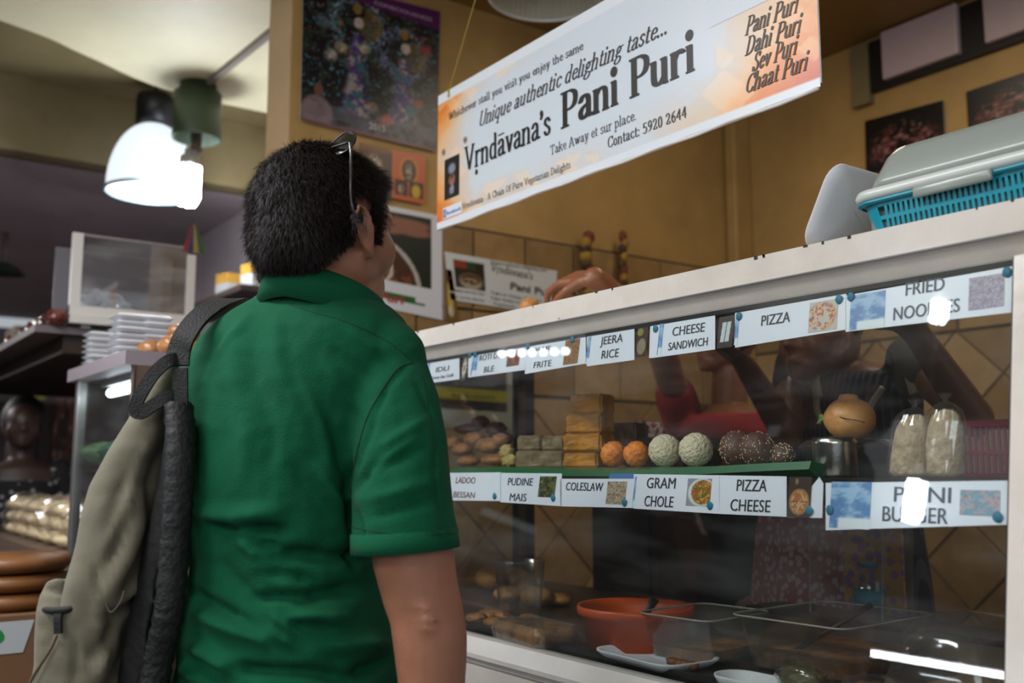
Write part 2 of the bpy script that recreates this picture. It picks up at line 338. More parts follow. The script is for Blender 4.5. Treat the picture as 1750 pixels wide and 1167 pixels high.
def hull2(pts):
    pts = sorted(set((round(a, 5), round(b, 5)) for a, b in pts)); 
    def half(ps):
        h = []
        for p in ps:
            while len(h) >= 2 and (h[-1][0] - h[-2][0]) * (p[1] - h[-2][1]) - (h[-1][1] - h[-2][1]) * (p[0] - h[-2][0]) <= 0: h.pop()
            h.append(p)
        return h
    a = half(pts); b = half(pts[::-1]); return a[:-1] + b[:-1]
def serif(mb, fr, txt, p0, p1, h=None, nib=2.4, thin=.75, slant=0, w=.0012, capk=15.):
    """lettering from p0 to p1 (points on the frame), cap height h"""
    a = fr.uv(p0); b = fr.uv(p1); tot = sum(_G[c][0] for c in txt); du = (b[0] - a[0]); dv = b[1] - a[1]
    sx = math.hypot(du, dv) / tot; sy = (h / capk) if h else sx; cth = du / math.hypot(du, dv); sth = dv / math.hypot(du, dv); X = 0
    nibp = [(cos(t) * nib / 2, sin(t) * thin / 2) for t in [2 * pi * (i + .5) / 8 for i in range(8)]]
    cnt = [0]
    def put(poly):
        vs = []
        for (x, y) in poly:
            xx = (X + x) * sx + y * sy * slant; yy = y * sy
            vs.append(fr.p(a[0] + xx * cth - yy * sth, a[1] + xx * sth + yy * cth, w + cnt[0] % 40 * .000016))
        cnt[0] += 1; mb.add(vs, [tuple(range(len(vs)))])
    for c in txt:
        wd_, st = _G[c]
        for s in st:
            k = s[0]; q = [tuple(float(t) for t in z.split(',')) for z in s[1:].split()]
            if k == 'f':
                x, y, ww = q[0]; put([(x - ww / 2, y - .4), (x + ww / 2, y - .4), (x + ww / 2, y + .4), (x - ww / 2, y + .4)])
            elif k == 'd':
                x, y = q[0]; put([(x + cos(t) * nib * .62, y + sin(t) * nib * .62) for t in [2 * pi * i / 10 for i in range(10)]])
            else:
                if k == 's': q = [(v.x, v.y) for v in smoothpath([(x, y, 0) for x, y in q], 3)]
                for i in range(len(q) - 1):
                    put(hull2([(q[i][0] + n[0], q[i][1] + n[1]) for n in nibp] + [(q[i + 1][0] + n[0], q[i + 1][1] + n[1]) for n in nibp]))
        X += wd_
_TC = {}
def sans(mb, fr, txt, p0, p1, h, w=.0012, bold=.012):
    """built-in sans lettering fitted between two points, cap height h"""
    if (txt, bold) not in _TC:
        cu = bpy.data.curves.new('t', 'FONT'); cu.body = txt; cu.offset = bold; cu.resolution_u = 3
        o = bpy.data.objects.new('t', cu); COL.objects.link(o)
        me = bpy.data.meshes.new_from_object(o.evaluated_get(bpy.context.evaluated_depsgraph_get()))
        _TC[(txt, bold)] = ([tuple(v.co[:2]) for v in me.vertices], [tuple(p.vertices) for p in me.polygons])
        bpy.data.objects.remove(o); bpy.data.meshes.remove(me)
    v, f = _TC[(txt, bold)]; xs = [q[0] for q in v]; x0 = min(xs); x1 = max(xs)
    a = fr.uv(p0); b = fr.uv(p1); L_ = math.hypot(b[0] - a[0], b[1] - a[1]); c = (b[0] - a[0]) / L_; s_ = (b[1] - a[1]) / L_
    sx = L_ / (x1 - x0); sy = h / .73
    mb.add([fr.p(a[0] + (q[0] - x0) * sx * c - q[1] * sy * s_, a[1] + (q[0] - x0) * sx * s_ + q[1] * sy * c, w) for q in v], f)
# ------------------------------------------------------------------ the room
M_wall = mat('mustard_wall_paint', 'ab8850', .55, var=.18, vscale=3, bump=.08, bscale=25)
M_pill = mat('pinkish_wall_paint', 'b99a74', .5, var=.1, vscale=4, bump=.05)
M_cream = mat('cream_ceiling_paint', 'e4dcb8', .6, var=.08, vscale=2)
M_brownceil = mat('mustard_ceiling_paint', '8d6d3a', .6, var=.1, vscale=2)
M_olive = mat('olive_fascia_paint', '7a6c4a', .6, var=.15, vscale=3)
M_grey = mat('grey_hall_paint', 'a3979a', .7, var=.12, vscale=2)
M_floor = mat('dark_floor', '3a322c', .45, var=.3, vscale=5)
M_grout = mat('dark_grout', '4a3b2b', .8)
M_dark = mat('dark_brown_board', '2a1d16', .55, var=.2, vscale=10)
M_white = mat('white_gloss_paint', 'd8d0c6', .25, var=.07, vscale=14, bump=.12, bscale=30, coat=.3)
M_greyp = mat('grey_frame_paint', '8f8989', .35)
M_black = mat('black_rubber', '0c0b0a', .5)

M = MB().box((-10.5, -5.5, -.05), (2.5, 3.6, 0)); struct('floor', M, M_floor)
W0 = -2.96
M = MB().box((W0 - .2, 1.24, 0), (W0 - .01, 3.6, 2.97)); M.m = 1
M.hexa([Vector(q) for q in [(W0 - .2, 1.235, 0), (W0 - .01, 1.235, 0), (W0 - .01, 1.24, 0), (W0 - .2, 1.24, 0), (W0 - .2, 1.235, 2.97), (W0 - .01, 1.235, 2.97), (W0 - .01, 1.24, 2.97), (W0 - .2, 1.24, 2.97)]])
struct('wall_front', MB().box((-10.5, -5.6, 0), (2.5, -5.5, 3.05)), mat('dim_brown_wall', '5d5048', .8))
wl = struct('wall_left', M, [M_wall, M_pill])
M = MB().box((W0 - .01, 3.41, 0), (2.5, 3.6, 2.97)); wb = struct('wall_back', M, M_wall)
# corner pilaster
M = MB().box((W0, 3.3, 0), (W0 + .06, 3.41, 2.97), bev=.01); struct('trim_1', M, M_wall)
M = MB().box((W0 - .01, 1.24, 2.97), (2.5, 3.6, 3.05)); struct('ceiling_stall', M, M_brownceil)
M = MB().box((W0 - .01, -5.5, 2.97), (2.5, 1.24, 3.05)); struct('ceiling_aisle', M, M_cream)
cv = [atZ(*q, 2.97) for q in [(0, 35), (140, 92), (280, 152), (465, 195)]]
edge = smoothpath([Vector((-3.3, -3.2, 2.97)), Vector((-3.75, -.9, 2.97))] + cv + [Vector((-4.45, 2.1, 2.97))], 6)
M = MB(); n = len(edge)
M.loft([[p, Vector((W0 - .01, p.y, 2.97)), Vector((W0 - .01, p.y, 3.05)), p + Z * .08] for p in edge])
struct('ceiling_cream', M, M_cream)
M = MB(); XF = -4.9; ZF = atX(230, 291, XF).z
M.loft([[p + Z * .08, Vector((XF, p.y, 3.05)), Vector((XF, p.y, ZF)), Vector((XF - .14, p.y, ZF)), Vector((XF - .14, p.y, 3.15)), p + Z * .15] for p in edge])
struct('wall_fascia', M, M_olive, smooth=False)
M = MB().box((-10.5, -5.5, ZF), (XF - .12, 2.1, ZF + .1)); struct('ceiling_hall', M, M_grey)
M = MB().box((-10.5, 1.97, 0), (W0 - .2, 2.1, 2.97)); struct('wall_hall', M, M_grey)
M = MB().box((-10.6, -5.5, 0), (-10.5, 2.1, 2.6)); struct('wall_end', M, M_grey)
# tiles on the two stall walls -------------------------------------------------
TM = [mat('sand_tile_%s' % k, c, .35, var=.22, vscale=9, bump=.1, bscale=18) for k, c in (('light', 'a08054'), ('warm', '96764a'), ('dull', '8a6c46'))]
def clip_poly(poly, lo, hi):
    def cut(ps, ax, val, sg):
        out = []
        for i in range(len(ps)):
            a = ps[i]; b = ps[(i + 1) % len(ps)]; ia = (a[ax] - val) * sg >= 0; ib = (b[ax] - val) * sg >= 0
            if ia: out.append(a)
            if ia != ib:
                t = (val - a[ax]) / (b[ax] - a[ax]); out.append((a[0] + (b[0] - a[0]) * t, a[1] + (b[1] - a[1]) * t))
        return out
    for ax, val, sg in ((0, lo[0], 1), (0, hi[0], -1), (1, lo[1], 1), (1, hi[1], -1)):
        poly = cut(poly, ax, val, sg)
        if len(poly) < 3: return []
    return poly
def tile_wall(fr, u0, u1, root, ztop=2.12, zst=1.52):
    def put(poly, k):
        c = (sum(a for a, b in poly) / len(poly), sum(b for a, b in poly) / len(poly))
        sh = [(a + (c[0] - a) * .03, b + (c[1] - b) * .03) for a, b in poly]; m = MB(); n = len(poly)
        w = rng.uniform(.009, .0115)
        m.add([fr.p(a, b, .001) for a, b in poly] + [fr.p(a, b, w) for a, b in sh], [tuple(range(n, 2 * n))] + [(i, (i + 1) % n, n + (i + 1) % n, n + i) for i in range(n)])
        m.build('tile', TM[k % 3], root)
    m = MB(); a = fr.p(u0, 0, 0); g = .006; k = 0
    for r in range(2):
        u = u0
        while u < u1 - .02:
            p = clip_poly([(u + g / 2, zst + .3 * r + g / 2), (u + .235 - g / 2, zst + .3 * r + g / 2), (u + .235 - g / 2, zst + .3 * (r + 1) - g / 2), (u + g / 2, zst + .3 * (r + 1) - g / 2)], (u0, zst), (u1, ztop))
            if p: put(p, int(rng.integers(3)))
            u += .235
    s = .235; h = s / sqrt(2) - g / 2
    i = 0
    for iy in range(0, 10):
        for ix in range(-1, int((u1 - u0) / (s * sqrt(2))) * 2 + 3):
            if (ix + iy) % 2: continue
            cx = u0 + ix * s / sqrt(2) + .1; cy = zst - iy * s / sqrt(2)
            p = clip_poly([(cx - h, cy), (cx, cy - h), (cx + h, cy), (cx, cy + h)], (u0, .5), (u1, zst - g))
            if len(p) > 2 and abs(sum(p[q][0] * p[(q + 1) % len(p)][1] - p[(q + 1) % len(p)][0] * p[q][1] for q in range(len(p)))) > .004: put(p, int(rng.integers(3)))
FL = Fr((W0 - .01, 0, 0), (0, 1, 0), (0, 0, 1)); FB = Fr((0, 3.41, 0), (1, 0, 0), (0, 0, 1))
M = MB().add([FL.p(1.25, .5, .0015), FL.p(3.41, .5, .0015), FL.p(3.41, 2.125, .0015), FL.p(1.25, 2.125, .0015)], [(0, 1, 2, 3)]); M.build('grout', M_grout, wl)
M = MB().add([FB.p(-2.9, .5, .0015), FB.p(.8, .5, .0015), FB.p(.8, 1.9, .0015), FB.p(-2.9, 1.9, .0015)], [(0, 1, 2, 3)]); M.build('grout', M_grout, wb)
tile_wall(FL, 1.25, 3.4, wl); tile_wall(FB, -2.9, .1, wb, 1.9, 1.75)
# high opening with pale louvre panels in the back wall
wn = thing('window_1', (-1.9, 3.38, 2.72), None, None); tag(wn, kind='structure')
q = [atY(*t, 3.4) for t in [(1485, 128), (1750, 40), (1750, -60), (1485, 75)]]
z0 = q[0].z; M = MB().box((-2.3, 3.385, 2.74), (-.8, 3.41, 2.95)); M.build('window_frame', mat('black_window_frame', '120d0b', .5), wn)
M_pk = mat('pale_pink_panel', 'b9a3a3', .5, var=.06, vscale=6)
for a, b in ((-2.19, -1.875), (-1.775, -1.45), (-1.35, -1.0)):
    M = MB().box((a, 3.36, 2.765), (b, 3.39, 2.96), bev=.006); M.build('panel', M_pk, wn)
M = MB().box((-2.34, 3.375, 2.70), (-2.26, 3.41, 2.95)); M.build('window_jamb', M_olive, wn)

# ------------------------------------------------------------------ posters and notices on the left stall wall
def wall_sheet(name, quad, fn, nx, ny, label, cat, border=None, thick=.002, plane='X', off=.004):
    pts = [atX(*p, W0 + off) if plane == 'X' else atY(*p, 3.4 - off) for p in quad]   # BL BR TR TL
    us = [p.y if plane == 'X' else p.x for p in pts]
    n = Vector((1, 0, 0)) if plane == 'X' else Vector((0, -1, 0))
    t = thing(name, (sum(pts, Vector()) / 4), label, cat)
    m = MB().quadbox(pts, n, thick); m.build('sheet', mat('white_card', 'd9d9dc', .4), t)
    if fn: printed(None, 0, 0, 0, 0, fn, nx, ny, 'print', t, quad=[p + n * .0006 for p in pts])
    return t, pts
def deity_big(u, v):
    c = base(u, (.10, .09, .10)); n1 = fbm(u, v, 46, 1); n2 = vn(u, v, 75, 5); n3 = vn(u, v, 60, 9); n4 = vn(u, v, 22, 3)
    c = mixc(c, (.16, .2, .14), (n4 - .5) * 3)
    for cx, cy, r, col in ((.38, .77, .22, (.33, .42, .45)), (.72, .62, .2, (.36, .38, .50))):    # garlanded halos
        d = np.sqrt(((u - cx) / r) ** 2 + ((v - cy) / (r * 1.0)) ** 2); ring = np.clip(1 - abs(d - .78) / .3, 0, 1)
        c = mixc(c, col, ring * (n2 > .45) * 1.2); c = mixc(c, (.66, .68, .72), ring * (n3 > .78)); c = mixc(c, (.45, .38, .22), disc(u, v, cx + .1, cy, .1, .12) * .6)
    for cx, cy, s in ((.38, .5, 1), (.73, .40, .95)):       # two robed figures
        w = (.055 + (.62 - v) * .17 + .05 * (n4 - .5)) * s; k = np.clip(1 - abs(u - cx) / np.maximum(w, .02), 0, 1) * 2.2
        body = k * (v < cy + .2) * (v > .12); c = mixc(c, (.27, .23, .42), body * (.5 + .5 * (np.sin((u - cx) / np.maximum(w, .02) * 9) > 0))); c = mixc(c, (.58, .52, .5), body * (fbm(u, v, 26, 4) > .58)); c = mixc(c, (.40, .20, .18), body * (n3 > .86)); c = mixc(c, (.2, .35, .38), body * (n4 > .72))
        c = mixc(c, (.74, .66, .62), disc(u, v, cx + .01, cy + .27, .038, .042)); c = mixc(c, (.12, .08, .08), disc(u, v, cx + .01, cy + .34, .05, .03))
        c = mixc(c, (.55, .42, .2), disc(u, v, cx, cy + .37, .035, .045) * .9)
    for cx, cy, r, col in ((.14, .72, .07, (.35, .42, .42)), (.27, .57, .06, (.75, .68, .5)), (.44, .6, .05, (.78, .7, .55)), (.2, .5, .06, (.72, .66, .6)), (.6, .13, .07, (.7, .36, .3)), (.5, .2, .06, (.62, .5, .4)), (.85, .3, .05, (.6, .25, .22)), (.9, .7, .05, (.58, .2, .2))):
        c = mixc(c, col, disc(u, v, cx, cy, r, r * .9, .5) * (n1 * 1.4))
    c = mixc(c, (.62, .3, .25), (n3 > .9) * (v > .45)); c = mixc(c, (.3, .45, .5), (n2 > .86) * 1.)
    c = mixc(c, (.36, .34, .42), (v < .15) * .6 * (n4 > .3)); c = mixc(c, (.50, .42, .42), disc(u, v, .11, .08, .12, .13) * (.6 + .4 * n1)); c = mixc(c, (.42, .28, .22), disc(u, v, .12, .24, .032, .05))
    band = v > (.86 + (1 - u) * .1); c = mixc(c, (.33, .13, .33), band * 1.)
    c = mixc(c, (.42, .24, .28), (v < .02) * 1.)
    return c
t, pts = wall_sheet('wall_poster', [(513, 205), (746, 259), (752, 20), (518, -40)], deity_big, 150, 150, 'large dark poster of two robed garlanded figures with purple top strip, high on the wall', 'poster')
m = MB(); fr = Fr(pts[0] + Vector((.001, 0, 0)), (0, 1, 0), (0, 0, 1)); W_ = pts[1].y - pts[0].y; H_ = (pts[3] - pts[0]).z
sans(m, fr, 'CONSCIOUSNESS', fr.p(W_ * .5, H_ * .955), fr.p(W_ * .95, H_ * .955), .014); m.build('lettering', mat('pale_violet_ink', 'b49ab4', .5), t)
m = MB(); sans(m, fr, '2015', fr.p(W_ * .48, .022), fr.p(W_ * .60, .022), .024); m.build('year', mat('pale_ink', 'c9b8b8', .5), t)
def brown_figure(u, v):
    c = base(u, (.30, .19, .13)); c = mixc(c, (.75, .70, .60), disc(u, v, .5, .55, .32, .36, .5) * (fbm(u, v, 14, 4) > .42)); c = mixc(c, (.5, .3, .2), (v > .9) * .8); c = mixc(c, (.12, .08, .07), (v < .15) * .8); return c
wall_sheet('wall_poster', [(608, 333), (667, 345), (669, 257), (612, 243)], brown_figure, 40, 50, 'small brown poster with pale figure beside the orange poster, above his sunglasses', 'poster')
def orange_figure(u, v):
    c = base(u, (.72, .33, .14)); a = disc(u, v, .5, .62, .3, .3, .2); c = mixc(c, (.82, .5, .2), a); c = mixc(c, (.25, .14, .08), disc(u, v, .5, .62, .24, .26, .2)); c = mixc(c, (.6, .55, .45), disc(u, v, .5, .6, .12, .2, .3) * (fbm(u, v, 20, 2) > .4))
    lo = (v > .08) * (v < .42); c = mixc(c, (.16, .1, .08), lo * (u > .08) * (u < .46)); c = mixc(c, (.14, .1, .06), lo * (u > .5) * (u < .94)); c = mixc(c, (.75, .6, .15), lo * disc(u, v, .72, .22, .18, .18, .4)); c = mixc(c, (.7, .5, .4), lo * disc(u, v, .27, .22, .13, .14, .4) * (fbm(u, v, 25, 6) > .45)); return c
wall_sheet('wall_poster', [(670, 338), (726, 349), (728, 266), (670, 256)], orange_figure, 40, 50, 'orange devotional poster with three small pictures, pinned above the food poster', 'poster')
def food_big(u, v):
    c = base(u, (.80, .80, .82)); pic = (u < .88) * (v > .27) * (v < .955); c = mixc(c, (.10, .13, .10), pic); c = mixc(c, (.28, .2, .12), pic * (v > .75) * (fbm(u, v, 18, 1) > .45) * (u < .55))
    d = np.sqrt(((u - .1) / .66) ** 2 + ((v - .2) / .52) ** 2); c = mixc(c, (.66, .64, .6), pic * (abs(d - 1) < .035)); c = mixc(c, (.27, .15, .09), pic * (d < .95)); c = mixc(c, (.42, .25, .15), pic * (d < .9) * (fbm(u, v, 9, 3) > .55))
    d2 = np.sqrt(((u - .12) / .35) ** 2 + ((v - .38) / .2) ** 2); c = mixc(c, (.72, .68, .62), pic * (abs(d2 - 1) < .05) * (u > .1) * (v < .5))
    c = mixc(c, (.52, .34, .27), pic * np.clip(disc(u, v, .62, .86, .34, .06, .4) + disc(u, v, .44, .77, .17, .05, .4) + disc(u, v, .7, .79, .24, .06, .4), 0, 1)); c = mixc(c, (.13, .36, .18), (v > .12) * (v < .165) * (u < .72)); c = mixc(c, (.13, .36, .18), (v > .09) * (v < .12) * (u < .82)); return c
t, pts = wall_sheet('food_poster', [(585, 511), (756, 547), (755, 369), (592, 338)], food_big, 90, 90, 'big white food poster with hand over a steel bowl, half hidden by his face', 'poster')
fr = Fr(pts[0], (0, 1, 0), (0, 0, 1)); m = MB(); sans(m, fr, 'Puri', atX(648, 512, W0 + .005), atX(689, 520, W0 + .005), .03, bold=.03); m.build('lettering', mat('red_ink', 'a01d22', .5), t)
def sign_small(u, v):
    c = base(u, (.78, .79, .79)); pic = (u > .06) * (u < .33) * (v > .3) * (v < .88); c = mixc(c, (.16, .13, .10), pic); c = mixc(c, (.5, .22, .12), pic * (v > .7) * (u < .17)); c = mixc(c, (.12, .25, .13), pic * (v > .72) * (u > .17) * (u < .25)); c = mixc(c, (.62, .58, .5), pic * disc(u, v, .2, .45, .12, .2, .3)); c = mixc(c, (.33, .2, .13), pic * disc(u, v, .2, .5, .1, .13, .3) * (fbm(u, v, 30, 3) > .4)); return c
t, pts = wall_sheet('wall_sign', [(770, 512), (948, 540), (952, 463), (760, 430)], sign_small, 90, 36, 'white landscape food sign on the tiles right of the big food poster', 'sign')
fr = Fr(pts[0], (0, 1, 0), (0, 0, 1)); m = MB(); A_ = lambda x, y: atX(x, y, W0 + .005)
serif(m, fr, 'Vṛndāvana\'s'.replace('ṛ', 'Ṛ').replace('ā', 'Ā'), A_(838, 463), A_(910, 478), .03); sans(m, fr, 'Pani Puri', A_(872, 494), A_(946, 508), .028, bold=.03)
serif(m, fr, 'Unique authentic delighting taste', A_(838, 450), A_(935, 465), .012); serif(m, fr, 'Delights Pani Puri. Dahi', A_(773, 497), A_(828, 505), .010); serif(m, fr, 'Puri. Sev Puri. Bhel Puri', A_(773, 508), A_(828, 516), .010)
serif(m, fr, 'Take it Away. Contact', A_(838, 502), A_(925, 517), .011); serif(m, fr, 'Take Away et sur place', A_(838, 511), A_(920, 524), .011); serif(m, fr, 'Vegetarian - a Chain', A_(842, 520), A_(915, 532), .010)
m.build('lettering', mat('brown_black_ink', '2b2322', .5), t)
def notice(u, v):
    c = base(u, (.60, .60, .57)); L_ = u < .82
    for a, b, col in ((.62, .78, (.35, .13, .12)), (.46, .62, (.2, .2, .24)), (.33, .46, (.62, .58, .10)), (.2, .33, (.08, .07, .05))): c = mixc(c, col, L_ * (v > a) * (v < b))
    c = mixc(c, (.2, .35, .45), L_ * (v > .88) * (u < .4)); return c
t, pts = wall_sheet('notice_board', [(640, 728), (910, 735), (908, 600), (640, 560)], notice, 60, 60, 'white notice with red, grey, yellow and black bands seen through the case glass', 'notice')
fr = Fr(pts[0], (0, 1, 0), (0, 0, 1)); m = MB(); k = (pts[1] - pts[0]).length; hh = (pts[2] - pts[1]).z
for i, (v, s) in enumerate(((.68, 'Lignes pour les vehicules'), (.52, 'Lignes pour les velomoteurs'), (.1, 'Lignes pour les taxis'))): serif(m, fr, s.replace('z', 's'), fr.p(k * .46, hh * v), fr.p(k * .74, hh * v), .014)
m.build('lettering', mat('faded_ink', '8d8c88', .5), t)
m = MB(); serif(m, fr, 'Sagle for restaurants', fr.p(k * .46, hh * .37), fr.p(k * .74, hh * .37), .014); m.build('lettering', mat('brown_black_ink', '2b2322'), t)
def strip_fig(u, v):
    c = base(u, (.42, .32, .18)); c = mixc(c, (.72, .62, .3), disc(u, v, .5, .45, .3, .42, .4)); c = mixc(c, (.35, .2, .12), disc(u, v, .5, .85, .2, .1)); c = mixc(c, (.8, .78, .7), disc(u, v, .5, .2, .2, .12) * (fbm(u, v, 9, 1) > .4)); return c
wall_sheet('cutout_print', [(760, 546), (785, 551), (772, 462), (758, 459)], strip_fig, 14, 44, 'narrow yellow figure print hanging between the food poster and the white sign', 'print')
def red_group(u, v):
    c = base(u, (.09, .08, .08)); a = (fbm(u, v * 1, 11, 3) > .5) * disc(u, v, .5, .35, .55, .55, .4); c = mixc(c, (.36, .18, .17), a * 1.); c = mixc(c, (.55, .4, .38), disc(u, v, .5, .4, .5, .5, .4) * (fbm(u, v, 24, 8) > .62)); return c
wall_sheet('wall_poster', [(1480, 300), (1616, 265), (1612, 171), (1478, 207)], red_group, 50, 36, 'small dark poster of a red robed group on the mustard wall, above the foam tray', 'poster', plane='Y')
wall_sheet('wall_poster', [(1656, 240), (1850, 190), (1850, 90), (1651, 157)], red_group, 60, 40, 'dark red poster on the mustard wall right above the domed basket lid', 'poster', plane='Y')
# bead garlands hanging on the tiles
for gx, sc, lab in ((1004, 1.0, 'thick orange and yellow garland hanging on the tiled wall, nearer his banner'), (1065, .7, 'thin orange garland hanging on the tiled wall, closer to the corner')):
    a = atX(gx, 405, W0 + .05); b = atX(gx, 520, W0 + .05); t = thing('garland', (b.x, b.y, b.z), lab, 'garland')
    for i in range(11):
        p = a.lerp(b, i / 10) + Vector((0, rng.uniform(-.012, .012) * sc, 0)); c = ['6a2c14', '8f6a20', '3e2012', '93701f', '4a3616'][i % 5]
        MB().ell(p, (.022 * sc, .026 * sc, .028), sub=2, jit=.35, jf=4, seed=i).build('bead', mat('garland_' + c, c, .7), t, smooth=True)

# ------------------------------------------------------------------ big display case
FG = Fr(Vector((0, 1.2 - GT * 1.505, 0)), (1, 0, 0), (0, GT, 1))
XL, XR = -2.40, -.612; ZB, ZT = .93, 1.508
def gy(z): return 1.2 - GT * (1.505 - z)
case = thing('display_case', (-1.5, 1.5, 0), 'long white painted glass-fronted food display case in front of the man in green', 'display case')
M = MB(); prof = [(1.188, 1.577), (1.188, 1.537), (1.197, 1.530), (1.212, 1.507), (1.25, 1.507), (1.25, 1.577)]
M.loft([[Vector((x, y, z)) for y, z in prof] for x in (XL, -.3)])
rail = M.build('top_rail', M_white, case)
M = MB()
for i in range(15):                      # chipped paint along the top edge
    x = rng.uniform(XL, -.45); w = rng.uniform(.001, .008); M.box((x, 1.1872, 1.577 - rng.uniform(.002, .005)), (x + w, 1.2, 1.5776))
M.box((-1.5, 1.1872, 1.54), (-1.494, 1.19, 1.5412)); tag(M.build('paint_chips', mat('bare_brown_wood', '3b2a20', .8), case), kind='stuff')
M = MB().box((XL, 1.19, 1.5345), (-.3, 1.1884 - .0005, 1.5365)); M.box((XL, 1.1868, 1.5355), (-.3, 1.189, 1.5372)); M.build('groove_line', M_greyp, rail)
M = MB().box((XL, 1.205, 1.4995), (-.3, 1.235, 1.507)); M.build('glass_channel', M_black, case)
M = MB().box((XL, 1.25, 1.557), (-.3, 1.78, 1.577)); M.build('top_board', M_white, case)
# end post on the right, following the glass
def slant_post(x0, x1, th, z0, z1, off=0):
    return [Vector((x0, gy(z0) + off, z0)), Vector((x1, gy(z0) + off, z0)), Vector((x1, gy(z0) + off + th, z0)), Vector((x0, gy(z0) + off + th, z0)), Vector((x0, gy(z1) + off, z1)), Vector((x1, gy(z1) + off, z1)), Vector((x1, gy(z1) + off + th, z1)), Vector((x0, gy(z1) + off + th, z1))]
M = MB().hexa(slant_post(XR + .004, -.55, .05, ZB - .06, ZT, -.012)); M.build('end_post', M_white, case)
M = MB().hexa(slant_post(XR - .002, XR + .004, .03, ZB, ZT, -.004)); M.build('rubber_seal', M_black, case)
MB().box((XL - .02, 1.74, .9), (XL + .01, 1.80, 1.557)).build('frame_post', mat('dark_frame', '17110d', .5), case); MB().box((XL - .02, 1.13, .9), (XL + .02, 1.16, 1.507)).build('frame_post', mat('dark_frame', '17110d', .5), case)
M = MB().box((XL - .01, 1.74, .9), (XL + .02, 1.76, 1.5)); M.build('frame_trim', mat('brown_wood_trim', '4a3522', .6, var=.2), case)
M = MB().box((-.56, 1.13, .9), (-.53, 1.80, 1.557)); M.build('end_panel', M_white, case)
g = glass_mat('case_glass', dirt_haze=.013, f0=.04)  # dirt layer also paints a milky haze over the case interior
M = MB().hexa([Vector((XL, gy(ZB), ZB)), Vector((XR, gy(ZB), ZB)), Vector((XR, gy(ZB) + .004, ZB)), Vector((XL, gy(ZB) + .004, ZB)), Vector((XL, gy(ZT), ZT)), Vector((XR, gy(ZT), ZT)), Vector((XR, gy(ZT) + .004, ZT)), Vector((XL, gy(ZT) + .004, ZT))]); M.build('front_glass', g, case)
M = MB().box((XL, 1.17, .95), (XL + .004, 1.73, 1.5)); M.build('side_glass', glass_mat('side_glass', tint=(.8, .82, .78), dirt_haze=.02), case)
# sill, fascia and cabinet below
M = MB(); pr = [(1.075, .897), (1.075, .905), (1.092, .931), (1.16, .931), (1.16, .897)]
M.loft([[Vector((x, y, z)) for y, z in pr] for x in (XL, -.53)]); M.build('sill', mat('white_sill_paint', 'd9d5cf', .22, var=.05, coat=.4), case)
M = MB().box((XL, 1.083, .822), (-.53, 1.15, .896)); M.build('fascia_board', M_white, case)
M = MB().box((XL, 1.0815, .884), (-.53, 1.085, .8865)); M.build('groove_line', M_greyp, case)
M = MB().box((XL, 1.16, .0), (-.53, 1.8, .90)); M.build('cabinet', M_dark, case)
M = MB().box((XL, 1.12, .90), (-.53, 1.80, .931)); M.build('case_floor', mat('dark_case_floor', '2e2117', .4, var=.2), case)
M = MB().box((XL, 1.142, .931), (XR, 1.15, .940)); M.build('glass_channel', M_black, case)
M = MB().box((XL, 1.22, 1.226), (XR + .03, 1.70, 1.238)); M.build('shelf', mat('dark_shelf', '1d1511', .35), case)

# ------------------------------------------------------------------ price cards behind the glass
M_card = mat('laminated_card', 'dfe3ee', .3, coat=.5); M_ink = mat('black_ink', '1a1a22', .5); M_ink2 = mat('faded_red_ink', '6e3a42', .5); M_ink3 = mat('washed_ink', '4a4f60', .5)
M_tack = mat('teal_putty', '1c6b86', .55); M_blue = mat('blue_card_strip', '3f6fa8', .4)
def f_dish(a, b, cexp=(.5, .5, .5), bg=(.2, .15, .12), s=22, spill=(.7, .65, .5)):
    def f(u, v):
        c = base(u, bg); d = disc(u, v, .5, .5, .46, .46, .1); c = mixc(c, spill, d); k = disc(u, v, .5, .5, .38, .38, .1); n = fbm(u, v, s, 3)
        c = mixc(c, a, k); c = mixc(c, b, k * (n > .5)); c = mixc(c, cexp, k * (vn(u, v, s * 1.3, 8) > .8)); return c
    return f
def f_full(a, b, c3, s=14):
    def f(u, v):
        c = base(u, a); n = fbm(u, v, s, 2); c = mixc(c, b, (n > .5) * 1.); c = mixc(c, c3, (vn(u, v, s * 1.7, 6) > .78) * 1.); return c
    return f
def f_daisy(u, v):
    c = base(u, (.18, .15, .12)); th = np.arctan2(v - .5, (u - .5)); r = np.sqrt((u - .5) ** 2 + (v - .5) ** 2); c = mixc(c, (.75, .73, .66), (r < .34 + .08 * np.cos(th * 12)) * 1.); c = mixc(c, (.3, .28, .25), (r < .12) * 1.); return c
def f_sandwich(u, v):
    c = base(u, (.2, .14, .12)); c = mixc(c, (.74, .78, .8), (abs(u - .5 - .15 * (v - .5)) < .28) * (v > .2) * (v < .8)); c = mixc(c, (.35, .32, .3), (abs(u - .5 - .15 * (v - .5)) < .03) * (v > .2) * (v < .8)); return c
def f_jeera(u, v):
    c = base(u, (.24, .16, .12)); c = mixc(c, (.6, .56, .46), disc(u, v, .5, .35, .42, .3) * (.6 + .4 * vn(u, v, 30))); c = mixc(c, (.5, .5, .2), disc(u, v, .3, .85, .3, .14)); return c
def f_pizza(u, v):
    c = base(u, (.25, .19, .17)); c = mixc(c, (.6, .45, .3), disc(u, v, .5, .38, .45, .33, .03)); c = mixc(c, (.66, .38, .22), disc(u, v, .5, .38, .38, .27, .03)); c = mixc(c, (.75, .6, .42), disc(u, v, .5, .38, .38, .27, .05) * (vn(u, v, 16, 3) > .5)); th = np.arctan2(v - .38, u - .5); c = mixc(c, (.4, .25, .15), disc(u, v, .5, .38, .4, .29, .1) * (abs(np.sin(th * 3)) < .12)); c = mixc(c, (.5, .42, .32), disc(u, v, .35, .88, .08, .08)); return c
